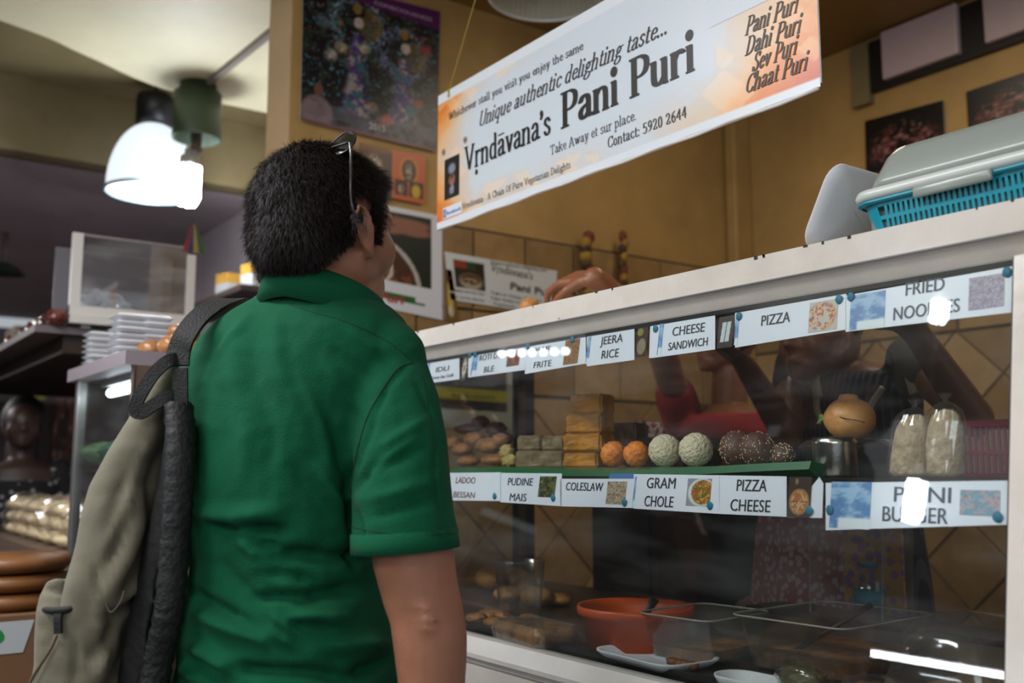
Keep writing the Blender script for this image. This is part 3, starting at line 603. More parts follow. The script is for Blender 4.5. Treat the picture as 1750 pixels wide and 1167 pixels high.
def f_slices(u, v):
    c = base(u, (.74, .7, .66)); k = (fbm(u, v, 5, 3) > .42) * disc(u, v, .45, .5, .55, .5, .2); c = mixc(c, (.62, .32, .26), k * 1.); c = mixc(c, (.82, .66, .5), k * (vn(u, v, 18, 1) > .5)); return c
def f_water(u, v):
    c = base(u, (.34, .50, .70)); c = mixc(c, (.60, .72, .84), np.clip((fbm(u * .5 + v, v - u * .3, 7, 2) - .42) * 5, 0, 1)); c = mixc(c, (.85, .88, .9), (v < .25) * (u > .2)); return c
def f_chole(u, v):
    c = base(u, (.55, .57, .6)); k = disc(u, v, .62, .5, .58, .52, .04); c = mixc(c, (.8, .8, .8), k); k = disc(u, v, .66, .5, .48, .45, .04); c = mixc(c, (.62, .34, .16), k); c = mixc(c, (.3, .42, .14), k * (vn(u, v, 17, 3) > .6)); c = mixc(c, (.75, .6, .3), k * (vn(u, v, 22, 9) > .68)); return c
def card(x0, x1, yt0, yb0, yt1, yb1, lines, pic, label, tack=(), strip=None, ink=None, off=.0062, washed=None):
    """card corner pixels -> its place on the glass; lines = (text, x0, y0, x1, y1, cap height m)"""
    q = [FG.uv(atG(x, y, off)) for x, y in ((x0, yb0), (x1, yb1), (x1, yt1), (x0, yt0))]
    fr = Fr(FG.p(0, 0, -off * .9866), FG.x, FG.y)
    pts = [fr.p(*t, 0) for t in q]
    t = thing('price_card', sum(pts, Vector()) / 4, label, 'price card', 'menu cards behind the case glass')
    MB().quadbox([fr.p(*a, 0) for a in q], fr.n, .0008).build('card', M_card, t)
    if strip:
        u0 = FG.uv(atG(strip[0], (yt0 + yb0) / 2, off))[0]; u1 = FG.uv(atG(strip[1], (yt0 + yb0) / 2, off))[0]
        v0 = min(q[0][1], q[1][1]) + .004; v1 = max(q[2][1], q[3][1]) - .004
        printed(fr, u0, v0, u1, v1, f_water, 16, 20, 'blue_print', t, w=.0004)
    if pic:
        fx0, fy0, fx1, fy1, fn = pic; a = FG.uv(atG(fx0, fy0, off)); b = FG.uv(atG(fx1, fy1, off)); printed(fr, a[0], a[1], b[0], b[1], fn, 34, 34, 'dish_picture', t, w=.0005)
    m = MB()
    for (s, a0, b0, a1, b1, h) in lines:
        pa = atG(a0, b0, off); pb = atG(a1, b1, off); ua = FG.uv(pa); ub = FG.uv(pb); v = (ua[1] + ub[1]) / 2
        for du in (-.00035, .00035): sans(m, fr, s, fr.p(ua[0] + du, v), fr.p(ub[0] + du, v), h, w=.0006 + du * .1, bold=.0)
    if lines: m.build('lettering', ink or M_ink, t)
    for (a, b) in tack:
        c = fr.uv(atG(a, b, off)); m = MB(); m.ell(fr.p(c[0], c[1], .0016), (.0062, .0018, .0072), sub=2, jit=.2, jf=2, seed=a).build('tack', M_tack, t, smooth=True)
    return t
C1 = .0135
card(717, 785, 618, 657, 609, 648, [('IDLI', 745, 636, 767, 633, .0125), ('Seno Ina Grill', 739, 648, 774, 644, .008)], (786, 652, 802, 606, f_daisy), 'narrow price card reading IDLI with a daisy picture, next to his shoulder', strip=(720, 733))
card(800, 898, 608, 645, 588, 632, [('ROTI DO', 819, 618, 858, 610, C1), ('BLE', 827, 637, 844, 634, C1)], (865, 627, 890, 598, f_full((.4, .22, .16), (.55, .35, .28), (.7, .5, .4))), 'price card reading ROTI DO BLE beneath a row of bright reflections', tack=((804, 607), (813, 606)), strip=(806, 815))
card(897, 1001, 594, 639, 572, 621, [('MAIS', 914, 606, 940, 600, C1), ('FRITE', 912, 630, 942, 625, C1)], (962, 624, 992, 578, f_full((.48, .32, .2), (.62, .45, .25), (.3, .2, .12), 26)), 'price card reading MAIS FRITE with a noodle picture, left of the JEERA RICE card', tack=((979, 581), (903, 592)))
card(1003, 1084, 573, 626, 560, 615, [('JEERA', 1026, 590, 1064, 584, .0165), ('RICE', 1028, 614, 1057, 609, .0165)], (1085, 611, 1109, 558, f_jeera), 'price card reading JEERA RICE', tack=((1121, 562),), strip=(1003, 1008))
card(1112, 1222, 552, 612, 536, 597, [('CHEESE', 1149, 575, 1204, 566, .0165), ('SANDWICH', 1142, 599, 1209, 590, .0145)], (1225, 596, 1256, 538, f_sandwich), 'price card reading CHEESE SANDWICH', tack=((1264, 541),), strip=(1125, 1132))
MB().quadbox([FG.p(*FG.uv(atG(x, y, .0075)), -.0075) for x, y in ((1109, 612), (1124, 609), (1126, 552), (1111, 555))], FG.n, .0006).build('card_edge', M_card, case)
card(1256, 1446, 535, 594, 502, 563, [('PIZZA', 1301, 558, 1350, 549, .0175)], (1381, 569, 1433, 510, f_slices), 'price card reading only PIZZA with pizza slices', tack=((1435, 512),), strip=(1256, 1262))
card(1445, 1735, 505, 567, 454, 533, [('FRIED', 1548, 506, 1614, 495, .019), ('NOODLES', 1527, 548, 1640, 532, .019)], (1655, 531, 1717, 466, f_full((.55, .52, .62), (.66, .62, .7), (.5, .35, .3), 22)), 'price card reading FRIED NOODLES in the top corner of the case', tack=((1455, 508), (1722, 466)), strip=(1453, 1512), ink=M_ink3)
card(765, 856, 808, 855, 807, 856, [('LADOO', 779, 826, 812, 826, .014), ('BESSAN', 775, 850, 811, 851, .013)], None, 'shiny price card reading LADOO BESSAN next to his sleeve', tack=((846, 848),), ink=M_ink2)
card(855, 960, 808, 858, 809, 865, [('PUDINE', 868, 829, 910, 830, .0155), ('MAIS', 871, 855, 899, 857, .0155)], (919, 849, 952, 814, f_full((.2, .22, .12), (.35, .38, .2), (.5, .48, .4), 8)), 'price card reading PUDINE MAIS', tack=((946, 851),))
card(957, 1083, 818, 865, 818, 868, [('COLESLAW', 967, 838, 1030, 839, .0155)], (1035, 861, 1072, 823, f_full((.66, .6, .5), (.5, .4, .3), (.75, .72, .66), 20)), 'price card reading COLESLAW', tack=((1068, 859),))
MB().quadbox([FG.p(*FG.uv(atG(x, y, .0085)), -.0085) for x, y in ((1040, 819), (1086, 819), (1087, 809), (1042, 809))], FG.n, .0006).build('blue_card_edge', M_blue, case)
card(1083, 1230, 810, 869, 812, 878, [('GRAM', 1105, 834, 1154, 835, .0185), ('CHOLE', 1101, 865, 1150, 867, .0185)], (1172, 864, 1217, 818, f_chole), 'price card reading GRAM CHOLE with bowl of chickpeas', tack=((1214, 864),), strip=(1083, 1086))
card(1229, 1344, 812, 878, 814, 883, [('PIZZA', 1259, 839, 1310, 840, .0185), ('CHEESE', 1248, 873, 1316, 875, .0185)], (1345, 883, 1388, 815, f_pizza), 'price card reading PIZZA CHEESE with a round pizza', tack=((1384, 873),))
MB().quadbox([FG.p(*FG.uv(atG(x, y, .0072)), -.0072) for x, y in ((1345, 884), (1405, 885), (1407, 826), (1400, 815), (1345, 814))][:4], FG.n, .0006).build('card_edge', M_card, case)
card(1411, 1736, 825, 906, 821, 896, [('PAINI', 1528, 859, 1625, 858, .0205), ('BURGER', 1508, 893, 1620, 893, .0205)], (1640, 880, 1710, 838, f_full((.45, .6, .68), (.68, .62, .66), (.6, .5, .5), 8)), 'wide price card reading PAINI BURGER at the right end of the lower row', tack=((1706, 884), (1419, 872)), strip=(1419, 1488), ink=M_ink3)
# band strips of clear tape behind the cards are part of the case
# ------------------------------------------------------------------ hanging banner
BY = 1.3
FBn = Fr((0, BY, 0), (1, 0, 0), (0, 0, 1)); bx0 = atY(748, 171, BY).x; bx1 = atY(1402, 134, BY).x; bz0 = 1.857; bz1 = 2.218
ban = thing('shop_banner', ((bx0 + bx1) / 2, BY, bz0), 'white and orange hanging banner reading Pani Puri, strung over the display case', 'banner')
M = MB(); nseg = 24; rings = []
for i in range(nseg + 1):
    x = bx0 + (bx1 - bx0) * i / nseg; cur = .006 * sin(i / nseg * 5) + (.010 * max(0, i / nseg - .93) / .07)
    zb = bz0 + (.012 * max(0, (i / nseg - .955) / .045) ** 2)
    rings.append([Vector((x, BY + .0015 + 0 * cur, zb)), Vector((x, BY + .0045, zb)), Vector((x, BY + .0045, bz1)), Vector((x, BY + .0015, bz1))])
M.loft(rings); M.build('board', mat('white_vinyl', 'dcdad8', .35), ban)
M = MB().tube([Vector((bx0 + .005 + (bx1 - bx0 - .01) * i / 30, BY + .001, bz0 + .002 + .0015 * sin(i * 1.3))) for i in range(31)], .0032, 8); M.build('folded_hem', mat('white_vinyl', 'dcdad8'), ban, smooth=True)
def banner_fn(u, v):
    X = u; c = base(u, (.80, .83, .86))
    f1 = vn(np.floor(u * 26 + v * 9), np.floor(v * 7 - u * 12), .73, 2); f2 = vn(np.floor(u * 15 - v * 7), np.floor(v * 5 + u * 10), .61, 5)
    k = np.clip((.15 - u) / .15, 0, 1) ** 1.1 * (.3 + 1.1 * abs(v - .5)) * 1.35 + np.clip((u - .80) / .2, 0, 1) * np.clip((.95 - v) * 1.15, 0, 1) + np.clip(.22 - v, 0, 1) * np.clip(.55 - abs(u - .1), 0, 1) * 3.2 + np.clip(.30 - v, 0, 1) * np.clip(u - .62, 0, 1) * 7 + np.clip((v - .84) * 4, 0, 1) * np.clip(.42 - u, 0, 1) * 1.5
    k = k + (f1 - .5) * .16 * (k > .04) + (f2 - .5) * .2 * (k > .1); c = mixc(c, (.90, .68, .46), k * 1.8); c = mixc(c, (.86, .47, .18), (k - .45) * 2.2); c = mixc(c, (.76, .28, .08), (k - 1.05) * 1.6)
    c = mixc(c, (.97, .86, .74), (f1 > .72) * (k > .1) * .35)
    e = (v < .045) | (v > .93); c = mixc(c, (.85, .87, .89), e * 1.); return c
printed(FBn, bx0 + .001, bz0 + .005, bx1 - .001, bz1 - .001, banner_fn, 240, 80, 'banner_print', ban, w=-.0008, m=print_mat('banner_vinyl', .3))
m = MB(); B = lambda x, y: atY(x, y, BY)
def bt(s, x0, y0, x1, y1, h, **k):
    a = B(x0, y0); b = B(x1, y1); b.z = a.z = (a.z + b.z) / 2; serif(m, FBn, s.replace('ṛ', 'Ṛ').replace('ā', 'Ā'), a, b, h, w=.0004, **k)
bt('Whichever stall you visit you enjoy the same', 766, 208, 997, 83, .0205, nib=1.9)
bt('Unique authentic delighting taste...', 817, 222, 1140, 53, .038, nib=2.0, slant=.3, thin=.7)
bt("Vṛndāvana's", 793, 292, 941, 232, .064, nib=2.7)
bt('Pani Puri', 957, 224, 1189, 117, .082, nib=3.3, thin=.9)
bt('Take Away et sur place.', 940, 268, 1088, 202, .0225, nib=1.5)
bt('Contact: 5920 2644', 1038, 257, 1174, 197, .0235, nib=1.9)
bt('Vṛndāvana - A Chain Of Pure Vegetarian Delights', 790, 361, 975, 284, .0165, nib=1.6)
for s, x0, y0, x1, y1 in (('Pani Puri', 1272, 62, 1362, 21), ('Dahi Puri', 1272, 98, 1367, 54), ('Sev Puri', 1284, 126, 1360, 90), ('Chaat Puri', 1272, 163, 1378, 118)):
    bt(s, x0, y0, x1, y1, .033, nib=2.7, slant=.30, thin=.8)
m.build('lettering', mat('banner_ink', '18130f', .4), ban)
def small_fig(u, v):
    c = base(u, (.12, .13, .13)); c = mixc(c, (.5, .52, .58), disc(u, v, .5, .72, .3, .16, .4)); c = mixc(c, (.62, .4, .3), disc(u, v, .5, .45, .26, .2, .4) * (fbm(u, v, 14, 3) > .4)); c = mixc(c, (.55, .55, .6), disc(u, v, .5, .2, .18, .18, .4) * (fbm(u, v, 12, 3) > .45)); return c
a = B(759, 343); b = B(785, 260); printed(FBn, a.x, a.z, b.x, B(785, 262).z, small_fig, 22, 50, 'small_picture', ban, w=-.0003)
MB()
m = MB()
for cx, cy, r in ((795, 239, 5.5), (758, 260, 5.5)):
    c = B(cx, cy); rr = r * c.dot(F) / FPX
    for i in range(16):
        t0 = 2 * pi * i / 16; t1 = 2 * pi * (i + 1) / 16; m.add([FBn.p(c.x + cos(t) * k, c.z + sin(t) * k * 1.1, .0002) for t, k in ((t0, rr), (t1, rr), (t1, rr * .75), (t0, rr * .75))], [(0, 1, 2, 3)])
    m.add([FBn.p(c.x + cos(2 * pi * i / 8) * rr * .45, c.z + sin(2 * pi * i / 8) * rr * .5, .0002) for i in range(8)], [tuple(range(8))])
m.build('round_seal', mat('seal_ink', '5a3a34', .5), ban)
a = B(757, 378); b = B(789, 352); m = MB().add([FBn.p(a.x, a.z + .004, .0001), FBn.p(b.x, a.z + .004, .0001), FBn.p(b.x, a.z + .033, .0001), FBn.p(a.x, a.z + .033, .0001)], [(0, 1, 2, 3)]); m.build('social_badge', mat('badge_white', 'd8dde6', .4), ban)
m = MB().add([FBn.p(a.x + .002, a.z + .007, .0003), FBn.p(a.x + .015, a.z + .007, .0003), FBn.p(a.x + .015, a.z + .028, .0003), FBn.p(a.x + .002, a.z + .028, .0003)], [(0, 1, 2, 3)]); sans(m, FBn, 'facebook', FBn.p(a.x + .018, a.z + .012), FBn.p(b.x - .002, a.z + .012), .010, w=.0003, bold=.02); m.build('badge_blue', mat('badge_blue_ink', '24408c', .4), ban)
m = MB(); sans(m, FBn, 'f', FBn.p(a.x + .006, a.z + .009), FBn.p(a.x + .0125, a.z + .009), .016, w=.0005, bold=.02); m.build('badge_letter', mat('badge_white', 'd8dde6'), ban)
def plate(u, v):
    c = base(u, (.80, .83, .86)); d = (u - .12 + (v * .0)) ; k = np.clip((v - (.55 - u * .6)) * 6, 0, 1); c = mixc(c, (.74, .74, .78), k); d = np.sqrt(((u - .58) / .5) ** 2 + ((v - .95) / .7) ** 2); c = mixc(c, (.84, .84, .86), (d < 1) * 1.); c = mixc(c, (.25, .2, .2), (abs(d - 1.03) < .05) * (v < .75)); 
    for cx, cy in ((.45, .75), (.62, .72), (.8, .8), (.55, .95)): c = mixc(c, (.62, .38, .18), disc(u, v, cx, cy, .1, .16, .25))
    return c
a = B(1212, 48); b = B(1335, 0); printed(FBn, a.x, a.z + .0, b.x, bz1 - .02, plate, 60, 60, 'dish_picture', ban, w=-.0002)
for (x0, y0, nm) in ((767, 152, 'a'), (1396, 40, 'b')):
    a = B(x0, y0); a.z = bz1 - .006; tgt = Vector((a.x + .35, BY + .05, 2.97)) if nm == 'a' else Vector((a.x + .1, BY, 2.97))
    MB().tube([a, a.lerp(tgt, .5) + Vector((0, 0, -.004)), tgt], .0014, 6).build('string', mat('yellow_string', '9a8430', .7), ban)
    MB().box((a.x - .004, BY - .001, bz1 - .02), (a.x + .004, BY + .006, bz1 + .002)).build('yellow_tie', mat('yellow_string', '9a8430'), ban)
# ------------------------------------------------------------------ food on the middle shelf
SH = 1.2385
def on(px, Y, z=None):                      # point straight below pixel column px on the shelf at depth Y
    p = atY(px, 800, Y); return Vector((p.x, Y, SH if z is None else z))
def rad(px_len, p): return px_len * Vector(p).dot(F) / FPX
M_green = mat('green_plastic_sheet', '0f5a32', .35, var=.1, vscale=10, coat=.2)
tr = thing('green_tray', (-1.3, 1.4, SH), 'green plastic tray sheet under the sweets on the middle shelf', 'tray')
rings = []
x0 = on(775, 1.235).x; x1 = on(1392, 1.235).x
for i in range(41):
    t = i / 40; x = x0 + (x1 - x0) * t; lift = .010 * max(0, (t - .72) / .28) ** 1.6 + .003 * sin(t * 9)
    rings.append([Vector((x, 1.222, SH + .001 + lift)), Vector((x, 1.228, SH + .013 + lift)), Vector((x, 1.26, SH + .0165 + lift * .3)), Vector((x, 1.60, SH + .0165)), Vector((x, 1.60, SH + .0005)), Vector((x, 1.24, SH + .0005))])
MB().loft(rings).build('sheet', M_green, tr, smooth=False)
TZ = SH + .0168
def lumpy(name, c, r, m, label, cat, group=None, jit=.1, jf=16, seed=0, sub=4, M=None, root=None):
    c = Vector(c); t = MB().ell(c, r, M, sub=sub, jit=jit, jf=jf, seed=seed).build(name, m, root, smooth=True)
    if root is None: tag(t, label, cat, group)
    return t
def ball(px, pr, Y, m, name, label, seed, jit, jf, group, extra=None, sub=4, zup=0):
    p = on(px, Y); r = rad(pr, p); o = lumpy(name, (p.x, Y, TZ + r * .96 + zup), r, m, label, 'sweet', group, jit, jf, seed, sub); return o, p, r
M_or = mat('orange_sweet', 'ec8412', .5, var=.35, vscale=60, bump=.5, bscale=120)
M_co = mat('coconut_sweet', 'e2d4b4', .8, var=.12, vscale=40, bump=.8, bscale=180)
M_se = mat('brown_sesame_sweet', '5a3a30', .6, var=.3, vscale=40, bump=.3, bscale=80)
M_seed = mat('sesame_seed', 'd8c49a', .5)
ball(1049, 22, 1.30, M_or, 'sweet_ball', 'orange grainy sweet ball touching the brick stack', 1, .13, 24, 'round sweets on the shelf')
ball(1088, 22, 1.29, M_or, 'sweet_ball', 'orange grainy sweet ball beside the white coconut balls', 2, .13, 24, 'round sweets on the shelf')
ball(1137, 28, 1.30, M_co, 'sweet_ball', 'white coconut sweet ball next to the orange balls', 3, .05, 45, 'round sweets on the shelf')
ball(1190, 29, 1.30, M_co, 'sweet_ball', 'white coconut sweet ball next to the sesame balls', 4, .06, 42, 'round sweets on the shelf')
for px, pr, Y, lab, sd in ((1262, 31, 1.33, 'brown sesame sweet ball, the upper left one of the three', 5), (1296, 30, 1.29, 'brown sesame sweet ball in the middle of the three', 6), (1338, 20, 1.31, 'small brown sesame sweet ball at the tray end', 7)):
    o, p, r = ball(px, pr, Y, M_se, 'sweet_ball', lab, sd, .06, 6, 'round sweets on the shelf')
    m = MB()
    for i in range(150):
        v = Vector(rng.normal(size=3)).normalized(); c = Vector((p.x, Y, TZ + r * .96)) + v * r * 1.0; k = 1 + .06 * noise.noise(v * 6 + Vector((sd * 3.1, sd, 0)))
        q = v.to_track_quat('Z', 'Y').to_matrix(); m.ell(Vector((p.x, Y, TZ + r * .96)) + v * r * k, (.0011, .0018, .0008), q, sub=1)
    s = m.build('sesame_seeds', M_seed, o, smooth=True); s.location = (0, 0, 0); tag(s, kind='stuff')
    ROOT = ROOTS[o.name]; me = s.data
# stacked gram-flour bricks
M_br = mat('golden_fudge', 'c8841c', .55, var=.3, vscale=22, bump=.35, bscale=50, col2='98600f')
def brick(pxl, pxm, pxr, ytop, ybot, Y, m, label, name='fudge_block', tilt=0, grp='stacked golden fudge bricks', seed=0):
    a = atY(pxm, (ytop + ybot) / 2, Y); zt = atY(pxm, ytop, Y).z; zb = atY(pxm, ybot, Y).z
    # faces: front (towards customers) from pxm left, side to the right; yawed block
    w = rad(pxm - pxl, a) / .93; d = rad(pxr - pxm, a) / .75
    yaw = radians(-24 + tilt); ex = Vector((-cos(YAW - radians(8) + 0), 0, 0))
    dirw = (-R * .93 + F * .37).normalized(); dird = (R * .62 + F * .78).normalized()
    bm = bmesh.new(); c = [a, a + dirw * w, a + dirw * w + dird * d, a + dird * d]
    vs = [bm.verts.new((q.x, q.y, zb + .0004)) for q in c] + [bm.verts.new((q.x, q.y, zt)) for q in c]
    for f in ((3, 2, 1, 0), (4, 5, 6, 7), (0, 1, 5, 4), (1, 2, 6, 5), (2, 3, 7, 6), (3, 0, 4, 7)): bm.faces.new([vs[i] for i in f])
    bmesh.ops.bevel(bm, geom=bm.edges[:], offset=.0035, segments=2, affect='EDGES'); bmesh.ops.triangulate(bm, faces=bm.faces[:]); bmesh.ops.subdivide_edges(bm, edges=bm.edges[:], cuts=4, use_grid_fill=True)
    m_ = MB(); out = []
    for v in bm.verts:
        k = noise.noise_vector(v.co * 55 + Vector((seed, 0, 0))) * .0022 + noise.noise_vector(v.co * 160) * .0009; k.z *= .4; out.append(v.co + k)
    m_.add(out, [[q.index for q in f.verts] for f in bm.faces] if not bm.verts.index_update() else []); bm.free()
    return tag(m_.build(name, m, smooth=False), label, 'sweet', grp)
TB = 1.335
ys = [800, 770, 739, 708, 672]
brick(964, 1020, 1054, 771, 799, TB, M_br, 'golden fudge brick at the bottom of the tall stack', seed=1)
brick(963, 1026, 1062, 740, 771, TB, M_br, 'golden fudge brick second from the bottom of the stack', seed=2)
brick(967, 1026, 1060, 707, 740, TB, M_br, 'golden fudge brick third from the bottom of the stack', seed=3)
brick(975, 1027, 1061, 672, 707, TB, M_br, 'golden fudge brick on top of the tall stack', seed=4)
M_fz = mat('brown_fudge', '5c3517', .5, var=.35, vscale=30, bump=.3)
brick(1040, 1085, 1120, 722, 765, 1.46, M_fz, 'brown fudge brick behind the tall golden stack', seed=5, grp=None)
M_ck = mat('dark_chocolate_cake', '241208', .5, var=.3, vscale=30, bump=.3)
c = on(1150, 1.50); MB().box((c.x - .12, 1.46, TZ), (c.x + .09, 1.56, TZ + .062), bev=.012).build('chocolate_cake', M_ck); tag(bpy.data.objects['chocolate_cake'], 'dark chocolate loaf cake behind the white coconut balls', 'cake')
M_bf = mat('beige_fudge', '8e7850', .55, var=.35, vscale=26, bump=.3, col2='5d4c30')
brick(880, 962, 968, 770, 800, 1.32, M_bf, 'beige fudge slab lying under another, left of the golden stack', seed=6, grp='beige fudge slabs')
brick(882, 924, 934, 744, 770, 1.32, M_bf, 'beige fudge slab at the upper left of the low stack', seed=7, grp='beige fudge slabs')
brick(925, 964, 970, 744, 770, 1.325, M_bf, 'beige fudge slab touching the golden stack', seed=8, grp='beige fudge slabs')
M_nk = mat('fried_biscuit', '9a6228', .65, var=.4, vscale=30, bump=.5, bscale=60, col2='5e3812')
M_nd = mat('dark_fried_dough', '4a2410', .55, var=.4, vscale=20, bump=.3)
M_cr = mat('cream_crumble', 'b39a5c', .8, var=.3, vscale=40, bump=.6, bscale=90)
bl = [(800, 788, 26, 9, 1.30, M_nk, 'bottom left'), (845, 786, 30, 10, 1.29, M_nk, 'bottom right'), (790, 768, 24, 11, 1.33, M_nk, 'left'), (835, 762, 34, 13, 1.31, M_nk, 'wide middle'), (856, 752, 20, 11, 1.32, M_nk, 'upper right'), (812, 750, 26, 12, 1.34, M_nk, 'upper'), (775, 757, 20, 11, 1.36, M_nk, 'far left')]
for i, (px, py, rw, rh, Y, m, w) in enumerate(bl):
    p = atY(px, py, Y); lumpy('biscuit', p, (rad(rw, p), .022, rad(rh, p)), m, 'fried nut biscuit in the brown heap by his arm, %s piece' % w, 'biscuit', 'fried biscuits on the shelf', .22, 14, i + 20, 3)
for i, (px, py, rw, rh, Y, w) in enumerate([(800, 733, 34, 9, 1.42, 'long flat brown'), (822, 722, 15, 12, 1.45, 'pointed dark'), (848, 735, 20, 14, 1.43, 'round dark'), (862, 747, 12, 8, 1.42, 'small dark')]):
    p = atY(px, py, Y); lumpy('fritter', p, (rad(rw, p), .025, rad(rh, p)), M_nd, '%s fritter lying behind the biscuits' % w, 'fritter', 'fritters behind the biscuits', .25, 10, i + 40, 3)
for i, (px, py, rw, rh) in enumerate([(866, 772, 14, 12), (872, 787, 18, 11)]):
    p = atY(px, py, 1.28); lumpy('crumble', p, (rad(rw, p), .015, rad(rh, p)), M_cr, ('upper' if i == 0 else 'lower') + ' pale crumbly sweet between the biscuits and the beige slabs', 'sweet', None, .35, 20, i + 60, 3)
# steel pot with a pumpkin-shaped loaf on its lid
M_steel = mat('brushed_steel', 'b9b4b0', .22, metal=1, bump=.03, bscale=200)
M_lid = mat('dark_pot_lid', '4a3a36', .25, metal=.7)
p = on(1428, 1.29, SH); r = rad(37, p)
pot = thing('steel_pot', p, 'short steel pot standing under the pumpkin', 'pot')
MB().lathe([(0, 0), (r * .96, 0), (r, .004), (r, .05), (r * 1.02, .054), (r * .96, .056), (r * .96, .06), (0, .062)], p, 40).build('body', M_steel, pot, smooth=True)
pl_ = on(1446, 1.36, SH); r2 = rad(78, pl_)
bwl = thing('dark_bowl', pl_, 'dark brown round bowl behind the steel pot', 'bowl')
MB().lathe([(0, 0), (r2 * .55, 0), (r2 * .6, .004), (r2 * .93, .04), (r2, .046), (r2 * .98, .05), (r2 * .8, .058), (0, .066)], pl_, 40).build('body', M_lid, bwl, smooth=True)
pc = atY(1452, 716, 1.34); pr = rad(43, pc)
pk = thing('pumpkin', (pc.x, pc.y, pl_.z + .066), 'small orange pumpkin with a dark crack resting on the dark bowl', 'pumpkin')
m = MB(); v, f = ICO[5]; M_pk2 = mat('pumpkin_skin', 'd59a5c', .45, var=.2, vscale=18, bump=.12, bscale=40, col2='b87c48')
out = []
for q in v:
    q = Vector(q); th = math.atan2(q.z, q.x); k = 1 + .025 * abs(sin(th * 2.5)) - .0; rr = pr * k
    out.append(Vector((q.x * rr * 1.0, q.y * rr * .95, q.z * rr * .84)) + pc + (Vector((.0, 0, .006)) if q.z > .93 else Vector()))
m.add(out, f).build('body', M_pk2, pk, smooth=True)
MB().tube(smoothpath([atY(1418, 706, 1.34 - pr * .78), atY(1440, 714, 1.34 - pr * .95), atY(1462, 718, 1.34 - pr * .98), atY(1478, 722, 1.34 - pr * .84)], 5), .0008, 6).build('crack', mat('dark_crack', '3c1f14', .8), pk)
M_leaf = mat('green_leaf_tuft', '7d9a48', .6); m = MB()
for i in range(9):
    a = atY(1410, 716, 1.325); b = a + Vector((-.008 - rng.random() * .008, rng.uniform(-.004, .004), rng.uniform(-.012, .012))); m.tube([a, a.lerp(b, .5) + Vector((0, 0, .003)), b], [.0025, .0022, .0004], 6)
tag(m.build('stem_tuft', M_leaf, pk), kind='stuff')
# clear bags of crisps / bread
M_snack = mat('pale_snack', 'd3bd98', .7, var=.3, vscale=60, bump=.6, bscale=90, col2='a88a62')
M_clear = glass_mat('crinkled_film', tint=(.97, .97, .97), f0=.10, dirt_haze=.05, rough=.12)
def film_bag(px, Y, wpx, ytop, ybot, label, lean=0, seed=0):
    b = atY(px, ybot, Y); tp = atY(px + lean, ytop, Y); h = tp.z - b.z; r = rad(wpx / 2, b); b.z = SH + .0005; h = tp.z - b.z
    t = thing('snack_bag', b, label, 'bag', 'tied clear snack bags in the case')
    pr = [(0, 0), (.75, .0), (.97, .06), (1, .2), (.98, .45), (.92, .68), (.72, .84), (.45, .90), (.12, .93)]
    m = MB(); rings = []
    for k, z in pr:
        ring = []
        for j in range(28):
            a = 2 * pi * j / 28; w = 1 + .07 * noise.noise(Vector((cos(a) * 2, sin(a) * 2, z * 5 + seed)))
            ring.append(Vector((b.x + (tp.x - b.x) * z + cos(a) * r * k * w * .93, b.y + sin(a) * r * .8 * k * w * .93, b.z + h * .86 * z + .001)))
        rings.append(ring)
    m.loft(rings).build('snacks', M_snack, t, smooth=True)
    pr = [(.0, 0), (.8, .0), (1.02, .05), (1.05, .2), (1.03, .45), (.97, .66), (.8, .8), (.5, .86), (.2, .89), (.10, .91), (.22, .95), (.34, 1.0)]
    m = MB(); rings = []
    for k, z in pr:
        ring = []
        for j in range(40):
            a = 2 * pi * j / 40; w = 1 + .10 * noise.noise(Vector((cos(a) * 4, sin(a) * 4, z * 9 + seed))) + .03 * sin(a * 11 + z * 20)
            ring.append(Vector((b.x + (tp.x - b.x) * z + cos(a) * r * k * w, b.y + sin(a) * r * .8 * k * w, b.z + h * z + .0005)))
        rings.append(ring)
    m.loft(rings, cap=False).build('film', M_clear, t, smooth=False)
film_bag(1552, 1.30, 72, 683, 816, 'clear tied bag of pale snacks, the one closer to the pumpkin', 12, 1)
film_bag(1615, 1.29, 70, 672, 813, 'clear tied bag of pale snacks, the one closer to the case end', 0, 5)
# pink basket and folded paper behind the bags
a = on(1645, 1.52); M_pinkp = mat('pink_plastic', 'b0304f', .35)
bk = thing('pink_basket', (a.x + .09, 1.57, SH), 'pink plastic basket at the right end of the middle shelf', 'basket')
for zz, th in ((SH, .006), (SH + .035, .005), (SH + .078, .010)):
    m = MB(); o = .004 * (zz > SH + .05); m.box((a.x - o, 1.50 - o, zz), (a.x + .17 + o, 1.50 + .004, zz + th)); m.box((a.x - o, 1.636, zz), (a.x + .17 + o, 1.64 + o, zz + th)); m.box((a.x - o, 1.504, zz), (a.x + .004, 1.636, zz + th)); m.box((a.x + .166, 1.504, zz), (a.x + .17 + o, 1.636, zz + th)); tag(m.build('band', M_pinkp, bk), kind='stuff')
m = MB()
for i in range(18): m.box((a.x + .004 + i * .0095, 1.5005, SH), (a.x + .008 + i * .0095, 1.5035, SH + .08))
tag(m.build('bars', M_pinkp, bk), kind='stuff')
a = on(1500, 1.47); t = MB(); t.lathe([(0, 0), (.04, 0), (.052, .02), (.055, .06), (.05, .0605), (0, .058)], a, 28); tag(t.build('white_tub', mat('offwhite_tub', 'c9bfae', .5), smooth=True), 'off white tub between the pumpkin and the snack bags', 'tub')

